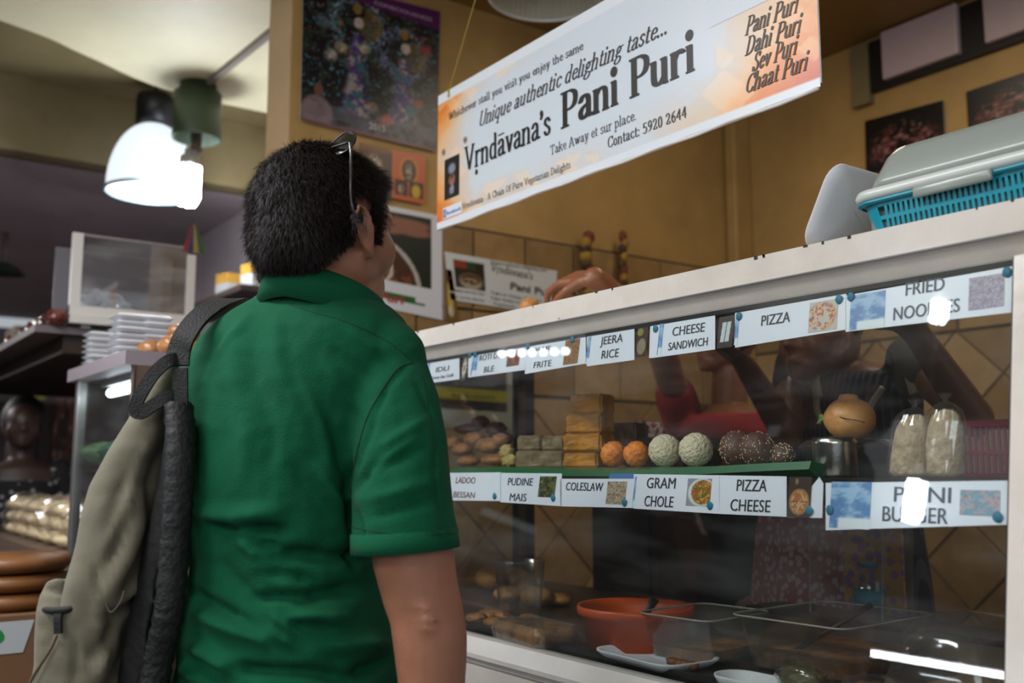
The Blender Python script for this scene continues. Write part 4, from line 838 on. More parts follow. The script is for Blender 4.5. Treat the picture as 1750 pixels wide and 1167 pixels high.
# ------------------------------------------------------------------ items on the case floor
FZ = .9315
def fl(px, py): return atZ(px, py, FZ)
def loopr(w, d, rc, n=6):
    pts = []
    for cx, cy, a0 in ((w / 2 - rc, d / 2 - rc, 0), (-w / 2 + rc, d / 2 - rc, 90), (-w / 2 + rc, -d / 2 + rc, 180), (w / 2 - rc, -d / 2 + rc, 270)):
        for i in range(n + 1):
            t = radians(a0 + 90 * i / n); pts.append((cx + rc * cos(t), cy + rc * sin(t)))
    return pts
def rbox(mb, c, prof, rz=0, M=None):      # prof: (width, depth, radius, z)
    rings = []
    for w, d, rc, z in prof:
        rings.append([(M @ Vector((x, y, z)) if M else Vector((x * cos(rz) - y * sin(rz), x * sin(rz) + y * cos(rz), z))) + Vector(c) for x, y in loopr(w, d, rc)])
    mb.loft(rings, cap=False); k = len(rings[0]); nrow = len(rings); return mb
def capf(mb, ring): mb.add(ring, [tuple(range(len(ring)))])
c = fl(1088, 1118); c = c + Vector((0, 1, 0)) * 0; rB = rad(93, P(1088, 1040, 1.86)); c = P(1086, 1040, 1.86); c.z = FZ
M_orb = mat('orange_plastic', 'b84a1c', .4, sss=0)
bs = thing('orange_basin', c, 'orange plastic basin on the case floor', 'basin'); hB = atY(1085, 1033, c.y).z - FZ
MB().lathe([(0, .004), (rB * .84, .004), (rB * .93, hB * .8), (rB * .99, hB * .98), (rB * 1.03, hB), (rB * 1.05, hB - .004), (rB * 1.04, hB - .016), (rB * .95, hB - .018), (rB * .86, 0), (0, 0)], c, 56).build('bowl', M_orb, bs, smooth=True)
MB().lathe([(0, hB * .45), (rB * .55, hB * .42), (rB * .88, hB * .4)], c, 40).build('dark_filling', mat('dark_stew', '2a0d06', .4, var=.4, vscale=30, bump=.4), bs, smooth=True)
a = c + Vector((.02, -.01, hB * .5)); b = c + Vector((.03, .02, hB + .012))
sp = thing('ladle', a, 'black spoon handle sticking out of the orange basin', 'spoon')
MB().tube([a, a.lerp(b, .6), b], [.005, .006, .010], 12, flat=.6).build('handle', M_black, sp, smooth=True); MB().ell(a, (.02, .016, .008), sub=3).build('bowl', M_black, sp, smooth=True)
M_tub = glass_mat('clear_tub_plastic', tint=(.90, .90, .88), f0=.08, dirt_haze=.05, rough=.08)
M_brn = mat('brown_curry', '8f6434', .45, var=.5, vscale=25, bump=.5, bscale=40, col2='3a2210')
def clear_box(c, w, d, h, rz, label, fill=.5, m=M_brn, nm='clear_tub'):
    t = thing(nm, c, label, 'tub', 'clear tubs on the case floor')
    o = MB(); rbox(o, c, [(w * .82, d * .82, .02, .002), (w * .84, d * .84, .02, .004), (w * .97, d * .97, .022, h - .004), (w * 1.03, d * 1.03, .024, h - .003), (w * 1.03, d * 1.03, .024, h)], rz); o.build('shell', M_tub, t, smooth=True)
    o = MB(); rings = []
    for k, z in ((.80, .005), (.82 + .1 * fill, h * fill)): rings.append([(Vector((x * cos(rz) - y * sin(rz), x * sin(rz) + y * cos(rz), z))) + c for x, y in loopr(w * k, d * k, .018)])
    o.loft(rings); o.build('filling', m, t)
    o = MB(); pts = [(Vector((x * cos(rz) - y * sin(rz), x * sin(rz) + y * cos(rz), h))) + c for x, y in loopr(w * 1.03, d * 1.03, .024)]; o.tube(pts + [pts[0]], .0016, 6, cap=False).build('rim', mat('milky_rim', '8f8a80', .25), t, smooth=True)
    return t
c1 = P(1185, 1068, 1.42); c1.z = FZ; 
c1 = atY(1205, 1080, 1.30); c1.z = FZ; clear_box(c1, .15, .18, .075, radians(6), 'clear rectangular tub partly in front of the orange basin', .3)
c2 = atY(1425, 1080, 1.40); c2.z = FZ; clear_box(c2, .21, .26, .085, radians(3), 'largest clear tub of brown curry with a spoon', .35)
a = c2 + Vector((-.045, -.06, .02)); b = c2 + Vector((.06, .02, .105)); t = MB().tube([a, b], [.004, .005], 10, flat=.5); tag(t.build('serving_spoon', mat('dark_spoon', '231a16', .4), smooth=True), 'dark serving spoon lying across the largest clear tub', 'spoon')
M_foam = mat('white_foam', 'c9cbd0', .6, bump=.1, bscale=120)
def foam(c, w, d, h, rz, label, M4=None):
    t = thing('foam_tray', c, label, 'tray', None); o = MB()
    pf = [(w * .01, d * .01, .001, .003), (w * .78, d * .78, .02, .003), (w * .93, d * .93, .03, h - .001), (w, d, .032, h), (w, d, .032, h - .003), (w * .80, d * .80, .02, 0), (w * .01, d * .01, .001, 0)]
    rbox(o, c, pf, rz, M4); o.build('tray', M_foam, t, smooth=True); return t
foam(Vector((atY(1122, 1140, 1.195).x, 1.195, FZ)), .20, .13, .016, radians(-3), 'white foam tray with crumbs at the front of the case floor')
for i, (px, py) in enumerate([(1150, 1148), (1165, 1153), (1183, 1150), (1172, 1146)]):
    p = atY(px, py, 1.185); p.z = FZ + .010; lumpy('pakora', p, (.012, .010, .007), mat('fried_crumb', '7a4420', .6, var=.4, vscale=50), '%s fried morsel in the white foam tray' % ['leftmost', 'front', 'rightmost', 'rear'][i], 'fritter', 'fried morsels in the foam tray', .3, 8, i + 70, 2)
foam(Vector((atY(1290, 1170, 1.17).x, 1.165, FZ)), .12, .07, .018, radians(2), 'second white foam tray cut by the lower frame edge')
# right: clear domed box and glass jars
cR = atY(1655, 1130, 1.27); cR.z = FZ; t = thing('domed_box', cR, 'clear domed box of pale food in the lower right corner of the case', 'box')
o = MB(); rbox(o, cR, [(.15, .17, .03, .0), (.16, .18, .03, .04), (.14, .16, .05, .10), (.09, .12, .04, .128), (.01, .01, .004, .135)], 0); o.build('dome', M_tub, t, smooth=True)
lumpy('food', cR + Vector((0, 0, .02)), (.06, .075, .028), mat('pale_brown_food', '8a6f52', .6, var=.4, vscale=30), None, None, None, .2, 14, 3, 4, None, t)
for i, (x, y, m_, l) in enumerate(((atY(1490, 1160, 1.19).x, 1.19, '6a4a20', 'crinkled clear bag of brown snacks lying lower right'), (atY(1380, 1140, 1.21).x, 1.20, '5a5530', 'crinkled clear bag of greenish food beside the foam tray'))):
    cc = Vector((x, y, FZ)); t = thing('food_bag', cc, l, 'bag'); lumpy('food', cc + Vector((0, 0, .02)), (.035, .03, .018), mat('bag_food_%d' % i, m_, .6, var=.5, vscale=40, bump=.4), None, None, None, .25, 18, i, 4, None, t)
    lumpy('film', cc + Vector((0, 0, .024)), (.043, .036, .024), M_clear, None, None, None, .35, 16, i + 9, 3, None, t)
# left: breads and wrapped slab
M_bun = mat('bread_crust', '9a6a34', .5, var=.25, vscale=14)
for i, (px, py, Y, rw, rh, w) in enumerate([(842, 1008, 1.55, 34, 19, 'big one by the tiled end'), (880, 1006, 1.60, 30, 18, 'middle one'), (905, 1012, 1.55, 24, 16, 'small one behind'), (918, 1030, 1.45, 32, 16, 'pale one in front'), (870, 1034, 1.44, 30, 13, 'flat one in front'), (955, 1040, 1.50, 26, 10, 'one beside the orange basin')]):
    p = atY(px, py, Y); r = rad(rw, p); rz_ = max(rad(rh, p), .012); p.z = FZ + rz_ * .97; lumpy('bread_roll', p, (r, r * .8, rz_), M_bun, 'brown bread roll on the left of the case floor, %s' % w, 'bread', 'rolls on the case floor', .06, 6, i, 4)
for i, (px, py) in enumerate([(815, 1056), (835, 1050), (862, 1052), (886, 1052), (905, 1058), (845, 1063)]):
    p = fl(px, py + 6); lumpy('samosa', p + Vector((0, 0, .008)), (.028, .02, .010), M_nk, 'small fried pastry near the front glass, %s from the left' % ORD[[0, 1, 3, 4, 5, 2][i]], 'pastry', 'fried pastries near the glass', .35, 9, i + 5, 3)
c = fl(915, 1095); t = thing('wrapped_slab', c, 'film-wrapped brown slab beside the orange basin', 'cake')
o = MB(); rbox(o, c, [(.001, .001, .0003, .0), (.16, .09, .02, .0), (.17, .095, .02, .02), (.15, .08, .02, .032), (.001, .001, .0003, .034)], radians(-4)); o.build('slab', M_brn, t, smooth=True)
o = MB(); rbox(o, c, [(.17, .10, .02, .0), (.18, .105, .02, .022), (.16, .09, .02, .035), (.001, .001, .0003, .037)], radians(-4)); o.build('film', M_clear, t, smooth=False)
c = Vector((-1.78, 1.30, FZ)); t = MB().lathe([(0, .002), (.045, .002), (.055, .12), (.058, .122), (.057, .124), (.053, .121), (.043, 0), (0, 0)], c, 32); tag(t.build('clear_cup', M_tub, smooth=True), 'tall clear plastic tub standing right behind his elbow', 'tub')
# ------------------------------------------------------------------ on top of the case
TP = 1.5775
q0 = atZ(1457, 406, TP); bl_ = Vector((q0.x, max(q0.y, 1.215), TP)); LB, WB, HB = .30, .20, .050
M_teal = mat('teal_plastic', '0a8ca0', .32); cB = bl_ + Vector((LB / 2, WB / 2, 0))
bk = thing('teal_basket', cB, 'teal plastic basket with a domed cover on top of the display case', 'basket')
def wallseg(mb, z0, z1, t=.0022, grow0=0, grow1=0, frac=None):
    n = 14; out0 = loopr(LB - .02 + grow0, WB - .02 + grow0, .03, 8); out1 = loopr(LB - .02 + grow1, WB - .02 + grow1, .03, 8); in0 = loopr(LB - .02 + grow0 - 2 * t, WB - .02 + grow0 - 2 * t, .028, 8); in1 = loopr(LB - .02 + grow1 - 2 * t, WB - .02 + grow1 - 2 * t, .028, 8)
    V = lambda q, z: cB + Vector((q[0], q[1], z)); mb.loft([[V(q, z0) for q in in0], [V(q, z0) for q in out0], [V(q, z1) for q in out1], [V(q, z1) for q in in1], [V(q, z0) for q in in0]], cap=False)
g = lambda z: .02 * z / HB
m = MB()
wallseg(m, 0, .008, grow0=g(0), grow1=g(.008)); wallseg(m, .021, .0265, grow0=g(.021), grow1=g(.0265)); wallseg(m, .0395, HB, grow0=g(.0395), grow1=g(HB))
def perim(z, s): # bars along the walls
    w = LB - .02 + g(z); d = WB - .02 + g(z); return w, d
for k in range(28):
    x = -LB / 2 + .045 + k * .0078
    if x > LB / 2 - .04: break
    for sg in (-1, 1):
        for za, zb in ((.008, .021), (.0265, .0395)):
            ya = (WB - .02 + g(za)) / 2 * sg; yb = (WB - .02 + g(zb)) / 2 * sg; w = .0021
            m.hexa([cB + Vector(q) for q in ((x - w, min(ya, ya - sg * .002), za), (x + w, min(ya, ya - sg * .002), za), (x + w, max(ya, ya - sg * .002), za), (x - w, max(ya, ya - sg * .002), za), (x - w, min(yb, yb - sg * .002), zb), (x + w, min(yb, yb - sg * .002), zb), (x + w, max(yb, yb - sg * .002), zb), (x - w, max(yb, yb - sg * .002), zb))])
n0 = 15; V = lambda q, z: cB + Vector((q[0], q[1], z))
for za, zb in ((.008, .021), (.0265, .0395)):       # solid rounded corners and short sides
    for i0 in (0, 9, 18, 27):
        o0 = loopr(LB - .02 + g(za), WB - .02 + g(za), .03, 8)[i0:i0 + 9]; o1 = loopr(LB - .02 + g(zb), WB - .02 + g(zb), .03, 8)[i0:i0 + 9]; m.add([V(q, za) for q in o0] + [V(q, zb) for q in o1], [(i, i + 1, 9 + i + 1, 9 + i) for i in range(8)])
    for sx in (-1, 1):
        for k in range(14):
            y = -WB / 2 + .045 + k * .0082
            if y > WB / 2 - .04: break
            xx = (LB - .02 + g(za)) / 2 * sx; m.box(cB + Vector((min(xx, xx - sx * .002), y - .0022, za)), cB + Vector((max(xx, xx - sx * .002), y + .0022, zb)))
b_ = m.build('body', M_teal, bk); tag(b_, kind='stuff')
m = MB().add([V(q, .0015) for q in loopr(LB - .022, WB - .022, .03, 8)], [tuple(range(36))]); m.build('floor', M_teal, bk)
m = MB(); wallseg(m, HB - .006, HB - .0005, t=.001, grow0=.028, grow1=.034); wallseg(m, HB - .004, HB - .0035, t=.012, grow0=.034, grow1=.034); m.build('rim', M_teal, bk, smooth=True)
m = MB(); m.box(cB + Vector((-LB / 2 + .012, -WB / 2 + .012, .004)), cB + Vector((LB / 2 - .012, WB / 2 - .012, .040)), bev=.006); m.build('liner', mat('grey_liner', '6f7578', .6), bk)
M_milk = mat('translucent_lid', '8f958f', .3, coat=.3, sss=0)
m = MB(); rings = []
for w, d, rc, z in ((LB + .016, WB + .016, .034, HB + .0005), (LB + .022, WB + .022, .036, HB + .008), (LB + .016, WB + .016, .034, HB + .015), (LB - .012, WB - .012, .03, HB + .018), (LB - .016, WB - .016, .034, HB + .03), (LB - .045, WB - .04, .036, HB + .066), (LB - .062, WB - .056, .034, HB + .076), (LB - .10, WB - .09, .03, HB + .079), (.01, .01, .004, HB + .080)):
    rings.append([V(q, z) for q in loopr(w, d, rc, 8)])
MB().loft(rings[:4]).build('cover_rim', mat('milky_lid_rim', 'cdd2cc', .3, coat=.3), bk, smooth=True)
lid = m.loft(rings[3:], cap=True).build('cover', M_milk, bk, smooth=True)
m = MB(); m.box(cB + Vector((-.055, -WB / 2 - .012, HB - .014)), cB + Vector((.055, -WB / 2 - .004, HB + .002)), bev=.0035); m.build('handle_notch', M_milk, bk, smooth=True)
# foam tray leaning beside the basket
pa = atZ(1372, 428, TP); base_ = Vector((pa.x + .035, 1.30, TP + .001)); Lm = Matrix.Rotation(radians(-66), 3, 'Y'); 
t = foam(base_ + Vector((-.0, 0, .06)), .135, .16, .016, 0, 'white foam tray leaning against the teal basket', Matrix.Rotation(radians(-62), 3, 'Y'))
# orange puri ball and white bowl rim next to the reaching hand
p = atZ(905, 524, TP); p = Vector((atY(905, 516, 1.265).x, 1.265, TP)); r = rad(17, p)
lumpy('puri_ball', (p.x, p.y, TP + r * .9), r, mat('puri_crust', 'b87a3a', .5, var=.2, vscale=20), 'round fried puri ball on top of the case beside the hand', 'puri', None, .08, 5, 3)
p = atY(962, 505, 1.28); lumpy('puri_ball', (p.x, p.y, TP + .011), (.024, .02, .010), mat('pale_dough', 'd8c2a8', .6), 'pale broken puri under the fingers of the reaching hand', 'puri', None, .2, 8, 9)
# ------------------------------------------------------------------ lamps
def cfl(t, c, h, r, strength, col='e8f2ff', up=True):
    """spiral-less stick energy bulb: collar + three bent glass tubes, hanging down from c"""
    c = Vector(c); MB().lathe([(r * .45, 0), (r * .45, -h * .10), (r * .75, -h * .13), (r * .85, -h * .30), (r * .8, -h * .33), (0, -h * .33)], c, 24).build('collar', mat('cfl_collar', '9a948c', .4), t, smooth=True)
    M_e = mat('cfl_tube_%g' % strength, 'ffffff', .4, emit=strength, ecol=col)
    for k in range(3):
        a = 2 * pi * k / 3 + .4; e = Vector((cos(a), sin(a), 0)); s = Vector((-sin(a), cos(a), 0)); q = c + e * r * .5
        pts = [q - s * r * .36 - Z * h * .33, q - s * r * .36 - Z * h * .92, q - s * r * .18 - Z * h, q + s * r * .18 - Z * h, q + s * r * .36 - Z * h * .92, q + s * r * .36 - Z * h * .33]
        MB().tube(pts, r * .3, 10).build('tube', M_e, t, smooth=True)
M_gl = mat('dark_green_housing', '35452f', .4, var=.1)
c = P(337, 200, 4.3); CG = Vector((c.x, c.y, 0)); ztop = atZ(337, 150, 2.97).z; r = rad(42, c); zb = P(337, 245, 4.35).z; 
lamp = thing('ceiling_lamp', (c.x, c.y, 2.97), 'dark green cylinder lamp with a bare glowing energy bulb under the cream ceiling', 'lamp')
MB().lathe([(0, 2.968), (r * .75, 2.968), (r * .8, 2.93), (r * .98, 2.925), (r, zb + .01), (r * .98, zb), (r * .9, zb + .004), (r * .88, zb + .06), (0, zb + .08)], CG, 40).build('housing', M_gl, lamp, smooth=True)
MB().lathe([(0, zb + .05), (r * .25, zb + .05), (r * .22, zb - .03), (r * .3, zb - .05), (0, zb - .05)], CG, 20).build('socket', mat('brown_socket', '4a3830', .5), lamp, smooth=True)
pb = P(325, 262, 4.3); cfl(lamp, (pb.x, pb.y, zb - .045), zb - .045 - P(325, 346, 4.3).z, rad(22, pb), 60)
c = P(262, 250, 4.5); r = rad(76, c); zr = P(262, 322, 4.5).z; zt = P(262, 213, 4.5).z; zc = P(268, 165, 4.5).z
lamp = thing('dome_lamp', (c.x, c.y, zc), 'glowing ribbed glass dome lamp with a black cap behind the green lamp', 'lamp')
prof = []
for i in range(13):
    a = radians(90 * i / 12); prof.append((r * (.08 + .90 * sin(a)), zt - (zt - zr) * (1 - cos(a)) * 1.0))
prof.append((r * 1.02, zr - .012)); n = 96; rings = []
for rr, z in prof: rings.append([Vector((c.x + (rr * (1 + .006 * (j % 2))) * cos(2 * pi * j / n), c.y + (rr * (1 + .006 * (j % 2))) * sin(2 * pi * j / n), z)) for j in range(n)])
M_dg = mat('lit_ribbed_glass', 'b8bcbc', .3, trans=0, emit=.6, ecol='e9f4ff')
MB().loft(rings, cap=False).build('shade', M_dg, lamp, smooth=False)
MB().lathe([(r * 1.0, zr - .008), (r * 1.045, zr - .014), (r * 1.04, zr - .028), (r * .98, zr - .026)], (c.x, c.y, 0), 64).build('rim', mat('frosted_rim', '9fb0b4', .2, coat=.5), lamp, smooth=True)
MB().lathe([(0, zc), (r * .40, zc), (r * .42, zc - .02), (r * .42, zt - .0), (0, zt - .005)], (c.x, c.y, 0), 32).build('cap', mat('black_cap', '12120f', .4), lamp, smooth=True)
MB().tube([Vector((c.x, c.y, zc)), Vector((c.x, c.y, 3.05))], .006, 8).build('stem', M_black, lamp)
cfl(lamp, (c.x, c.y, zt - .03), .16, .04, 40)
# dome lamp above the banner (unlit from below, ribbed)
c = P(935, -12, 2.9); r = rad(103, c); zr = c.z; t = thing('dome_lamp', (c.x, c.y, zr + .28), 'large ribbed glass dome lamp at the top edge above the banner', 'lamp')
prof = [(r * (.12 + .86 * sin(radians(9 * i))), zr + .2 * (cos(radians(9 * i)))) for i in range(11)]; rings = []
for rr, z in prof: rings.append([Vector((c.x + rr * (1 + .014 * (j % 2)) * cos(2 * pi * j / 120), c.y + rr * (1 + .014 * (j % 2)) * sin(2 * pi * j / 120), z)) for j in range(120)])
MB().loft(rings, cap=False).build('shade', mat('ribbed_glass_dim', 'c9c6b4', .3, emit=0), t)
MB().lathe([(r * .99, zr), (r * 1.04, zr + .002), (r * 1.05, zr - .010), (r * 1.0, zr - .012)], (c.x, c.y, 0), 80).build('rim', mat('white_lamp_rim', 'e6e6de', .25), t, smooth=True)
MB().lathe([(0, zr + .29), (.06, zr + .29), (.06, zr + .19), (0, zr + .19)], (c.x, c.y, 0), 24).build('cap', MATS['black_cap'], t)
a = atZ(340, 152, 2.965); b = atZ(466, 50, 2.965)
d = (b - a).normalized(); s = Z.cross(d) * .012; tag(MB().hexa([a - s - Z * .02, b + d * .4 - s - Z * .02, b + d * .4 + s - Z * .02, a + s - Z * .02, a - s + Z * .004, b + d * .4 - s + Z * .004, b + d * .4 + s + Z * .004, a + s + Z * .004]).build('cable_duct', mat('grey_cable_duct', '7f766c', .5)), 'grey cable duct running along the cream ceiling to the green lamp', 'cable duct')
l = bpy.data.lights.new('left_bulb', 'POINT'); l.energy = 13; l.color = (.93, .97, 1); l.shadow_soft_size = .04; o = bpy.data.objects.new('left_bulb', l); COL.objects.link(o); o.location = (pb.x, pb.y, P(325, 350, 4.3).z - .02)
# far pendant lamp
c = P(10, 400, 6.0); t = thing('pendant_lamp', (c.x, c.y, ZF), 'thin rod pendant lamp with a small green shade at the left frame edge', 'lamp'); zl = P(10, 468, 6.0).z
MB().tube([Vector((c.x, c.y, ZF)), Vector((c.x, c.y, zl + .06))], .014, 8).build('rod', mat('dull_rod', '5a5248', .5), t, smooth=True)
MB().ell(P(10, 372, 6.0), .045, sub=3).build('knuckle', M_black, t, smooth=True)
MB().lathe([(.02, zl + .07), (.07, zl + .05), (.13, zl)], (c.x, c.y, 0), 28).build('shade', mat('green_shade', '26362a', .4), t, smooth=True)
# light fittings across the aisle, seen as reflections in the case glass
M_tube = mat('fluorescent_tube', 'ffffff', .4, emit=26, ecol='eaf4ff')
t = thing('tube_lamp', (-2.13, -1.0, 1.30), 'bright tube light across the aisle, mirrored low in the case glass', 'lamp')
MB().tube([Vector((-2.78, -1, 1.28)), Vector((-1.6, -1, 1.281))], .011, 12).build('tube', M_tube, t, smooth=True)
MB().box((-2.8, -1.03, 1.293), (-1.56, -.97, 1.33)).build('batten', M_greyp, t)
opp = thing('side_counter', (-2.0, -1.3, 0), 'dark counter across the aisle behind the photographer', 'counter')
MB().box((-3.2, -1.7, 0), (-1.0, -1.06, .9)).build('body', M_dark, opp); MB().box((-3.25, -1.75, 1.33), (-.95, -.96, 1.36)).build('top', mat('counter_top_brown', '4d3b30', .4), opp)
for x in (-3.2, -1.0): MB().box((x - .02, -1.7, .9), (x + .02, -1.66, 1.33)).build('post', M_greyp, opp)
t = thing('led_strip_lamp', (-3.7, -.2, 2.34), 'row of seven bright lamps mirrored over the ROTI DO card', 'lamp')
for i in range(7):
    x, z = -3.96 + i * .086, 2.298 - i * .0065; MB().ell((x, -.2, z), (.019, .016, .016), sub=2).build('lamp_bulb', mat('led_glow', 'ffffff', .4, emit=16, ecol='f2f6ff'), t, smooth=True)
MB().box((-4.02, -.23, 2.325), (-3.38, -.17, 2.36)).build('batten', M_greyp, t)
for x in (-3.95, -3.45): MB().box((x, -.205, 2.36), (x + .01, -.195, 2.97)).build('hanger', M_greyp, t)
t = thing('hanging_bulb', (-2.17, -1, 2.97), 'hanging energy bulb mirrored beside the PAINI BURGER lettering', 'lamp'); cfl(t, (-2.17, -1, 2.0), .22, .042, 45)
MB().tube([Vector((-2.17, -1, 2.97)), Vector((-2.17, -1, 2.0))], .004, 6).build('cable', M_black, t)
t = thing('hanging_bulb', (-2.09, -1, 2.97), 'hanging energy bulb mirrored over the FRIED NOODLES card', 'lamp'); cfl(t, (-2.19, -1.02, 2.72), .12, .04, 30)
MB().tube([Vector((-2.19, -1.02, 2.97)), Vector((-2.19, -1.02, 2.72))], .004, 6).build('cable', M_black, t)

# ------------------------------------------------------------------ left side of the hall
M_alu = mat('mauve_metal_edge', '8b7f86', .4); M_lc = mat('left_case_wood', '5c4a40', .5, var=.15)
yl = .65; zt = 1.50; zb = 1.0; XA = -3.06; XB = -2.46
lc = thing('glass_counter_case', (-2.6, .9, 0), 'smaller glass food case behind the backpack, foam boxes on top', 'display case')
MB().box((XA - .02, yl - .02, zt), (XB, 1.2, zt + .035)).build('top', M_alu, lc)
MB().box((XA, yl, zb - .06), (XB, 1.2, zb)).build('sill', M_lc, lc); MB().box((XA, yl + .04, 0), (XB, 1.2, zb - .06)).build('cabinet', M_dark, lc)
MB().box((XA, yl, zb), (XA + .025, yl + .025, zt)).build('frame_post', mat('aluminium', 'a8a6a4', .3, metal=.8), lc); MB().box((XA, 1.17, zb), (XA + .025, 1.2, zt)).build('frame_post', MATS['aluminium'], lc)
MB().box((XA + .03, yl + .003, zb), (XB, yl + .007, zt)).build('front_glass', glass_mat('left_glass', tint=(.86, .9, .88), f0=.05, dirt_haze=.012), lc)
MB().box((XA, yl + .05, 1.26), (XB, 1.17, 1.268)).build('shelf', mat('greenish_glass_shelf', '3f5a4c', .2), lc)
MB().box((XB - .02, yl, zb), (XB, 1.2, zt)).build('end_panel', M_lc, lc)  # opaque panel added to block the tube's reflection in the big case glass
t = thing('case_tube_lamp', (-2.6, .72, zt), 'short lit tube under the top of the smaller glass case', 'lamp'); MB().tube([Vector((-2.95, .72, zt - .035)), Vector((-2.5, .72, zt - .035))], .013, 12).build('tube', mat('case_tube', 'ffffff', .4, emit=7, ecol='eaf4ff'), t, smooth=True); MB().box((-2.98, .70, zt - .018), (-2.48, .74, zt)).build('batten', M_greyp, t)
for i in range(5):
    x = XA + .07 + .1 * i; col = ['5f7f55', '7a8a4a', '3f6a55', 'a09a5a'][i % 4]
    lumpy('salad_heap', (x, .73 + .05 * (i % 2), 1.268 + .028), (.055, .07, .032), mat('heap_' + col, col, .6, var=.5, vscale=40, bump=.4), 'heap of green salad on the smaller case shelf, %s from the hall end' % ORD[i], 'food', 'green food heaps in the smaller case', .25, 14, i, 3)
for i in range(2):
    x = XA + .12 + i * .22; t = MB(); rbox(t, Vector((x + .04, .80, zb + .001)), [(.001, .001, .0003, .001), (.15, .12, .02, .0), (.18, .15, .02, .05), (.17, .14, .02, .05), (.15, .12, .02, .03), (.001, .001, .0003, .03)], 0)
    tag(t.build('food_tub', mat('red_tub_plastic' if i % 2 == 0 else 'green_tub_plastic', '8a2f20' if i % 2 == 0 else '5c7f60', .4), smooth=False), '%s food tub on the floor of the smaller glass case' % ['red', 'green'][i % 2], 'tub', 'tubs on the floor of the smaller case')
# ledge continuing left with bread bags
lg = thing('side_ledge', (-3.7, .9, 0), 'brown ledge carrying the bread bags left of the smaller case', 'counter')
MB().box((-4.5, yl, .92), (XA - .005, 1.2, 1.0)).build('top', mat('brown_ledge', '6e5a4c', .5, var=.15), lg); MB().box((-4.48, yl + .05, 0), (XA - .01, 1.2, .92)).build('body', mat('ledge_body', '3a2c25', .6), lg)
MB().box((-4.5, .98, 1.24), (XA - .01, 1.19, 1.252)).build('back_shelf', mat('red_brown_shelf', '4a201a', .5), lg)
for x in (-4.49, -3.8, XA - .03): MB().box((x, 1.17, 1.0), (x + .02, 1.19, 1.59)).build('upright', M_dark, lg)
M_cbun = mat('pale_bun', 'd8c29a', .6, var=.12, vscale=12)
for i in range(6):
    x = -4.28 + i * .21; c = Vector((x, .76, 1.0)); t = thing('bread_bag', c, 'clear bag of pale buns on the brown ledge, %s of the row from the left' % ORD[i], 'bag', 'bread bags on the ledge')
    for k in range(3):
        MB().ell(c + Vector((0, 0, .03 + k * .045)), (.09, .075, .027), sub=3, jit=.05, jf=4, seed=i * 3 + k).build('bun', M_cbun, t, smooth=True)
    MB().ell(c + Vector((0, 0, .082)), (.102, .088, .081), sub=3, jit=.3, jf=7, seed=i).build('film', M_clear, t)
p = Vector((-3.25, 1.06, 1.252)); t = thing('wrapped_wedge', p, 'orange triangular wrapped pastry standing on the back shelf', 'pastry')
MB().loft([[p + Vector((-.09, -.05, 0)), p + Vector((.08, -.05, 0)), p + Vector((.05, -.05, .14))], [p + Vector((-.09, .05, 0)), p + Vector((.08, .05, 0)), p + Vector((.05, .05, .14))]]).build('wedge', mat('orange_pastry', 'b06a3a', .5, var=.2), t)
p = Vector((-3.95, 1.06, 1.252)); lumpy('loaf', (p.x, p.y, p.z + .05), (.10, .06, .05), M_bun, 'brown loaf on the back shelf beside the woman', 'bread', None, .1, 5, 2)
# foam boxes stacked on the smaller case
M_fb = mat('foam_box_white', 'cfd0d4', .5)
for s, (px, Y, w, nn) in enumerate(((170, .76, .085, 8), (222, .74, .10, 8), (262, .80, .085, 8))):
    x = atY(px, 600, Y).x; src = None
    for k in range(nn):
        z = zt + .0355 + k * .0178; b = Vector((x + rng.uniform(-.003, .003), Y, z))
        if src is None:
            src = thing('foam_box', b, 'white foam box, lowest of its stack on the smaller glass case', 'box', 'stacked foam boxes')
            o = MB(); rbox(o, b, [(w * .75, w * .75, .01, .0), (w * .97, w * .97, .012, .008), (w * 1.04, w * 1.04, .012, .0085), (w * 1.04, w * 1.04, .012, .010), (w * .97, w * .97, .012, .0105), (w * .78, w * .78, .01, .0168), (.001, .001, .0002, .0172)]); o.build('shell', M_fb, src, smooth=True); src['label'] = 'lowest white foam box in the ' + ['stack nearest the hall end', 'middle stack', 'stack beside the buns'][s]
        else: dup(src, b, label='%s white foam box from the bottom in the %s' % (ORD[k], ['stack nearest the hall end', 'middle stack', 'stack beside the buns'][s]))
for i, (px, py, Y, r_, l) in enumerate(((258, 598, .78, 25, 'lowest brown bun touching the foam boxes'), (294, 592, .76, 27, 'brown bun in the middle of the heap on the smaller case'), (322, 572, .80, 22, 'brown bun second from the top of the heap by his shoulder'), (304, 568, .80, 20, 'topmost brown bun of the heap by his shoulder'), (323, 598, .76, 24, 'brown bun half hidden behind the backpack strap'))):
    p = atY(px, py, Y); r = rad(r_, p); lumpy('bun', p, (r, r * .9, r * .72), mat('glazed_bun', 'a5703f', .35, var=.25, vscale=9, coat=.3), l, 'bun', 'buns on the smaller case', .05, 4, i, 4)
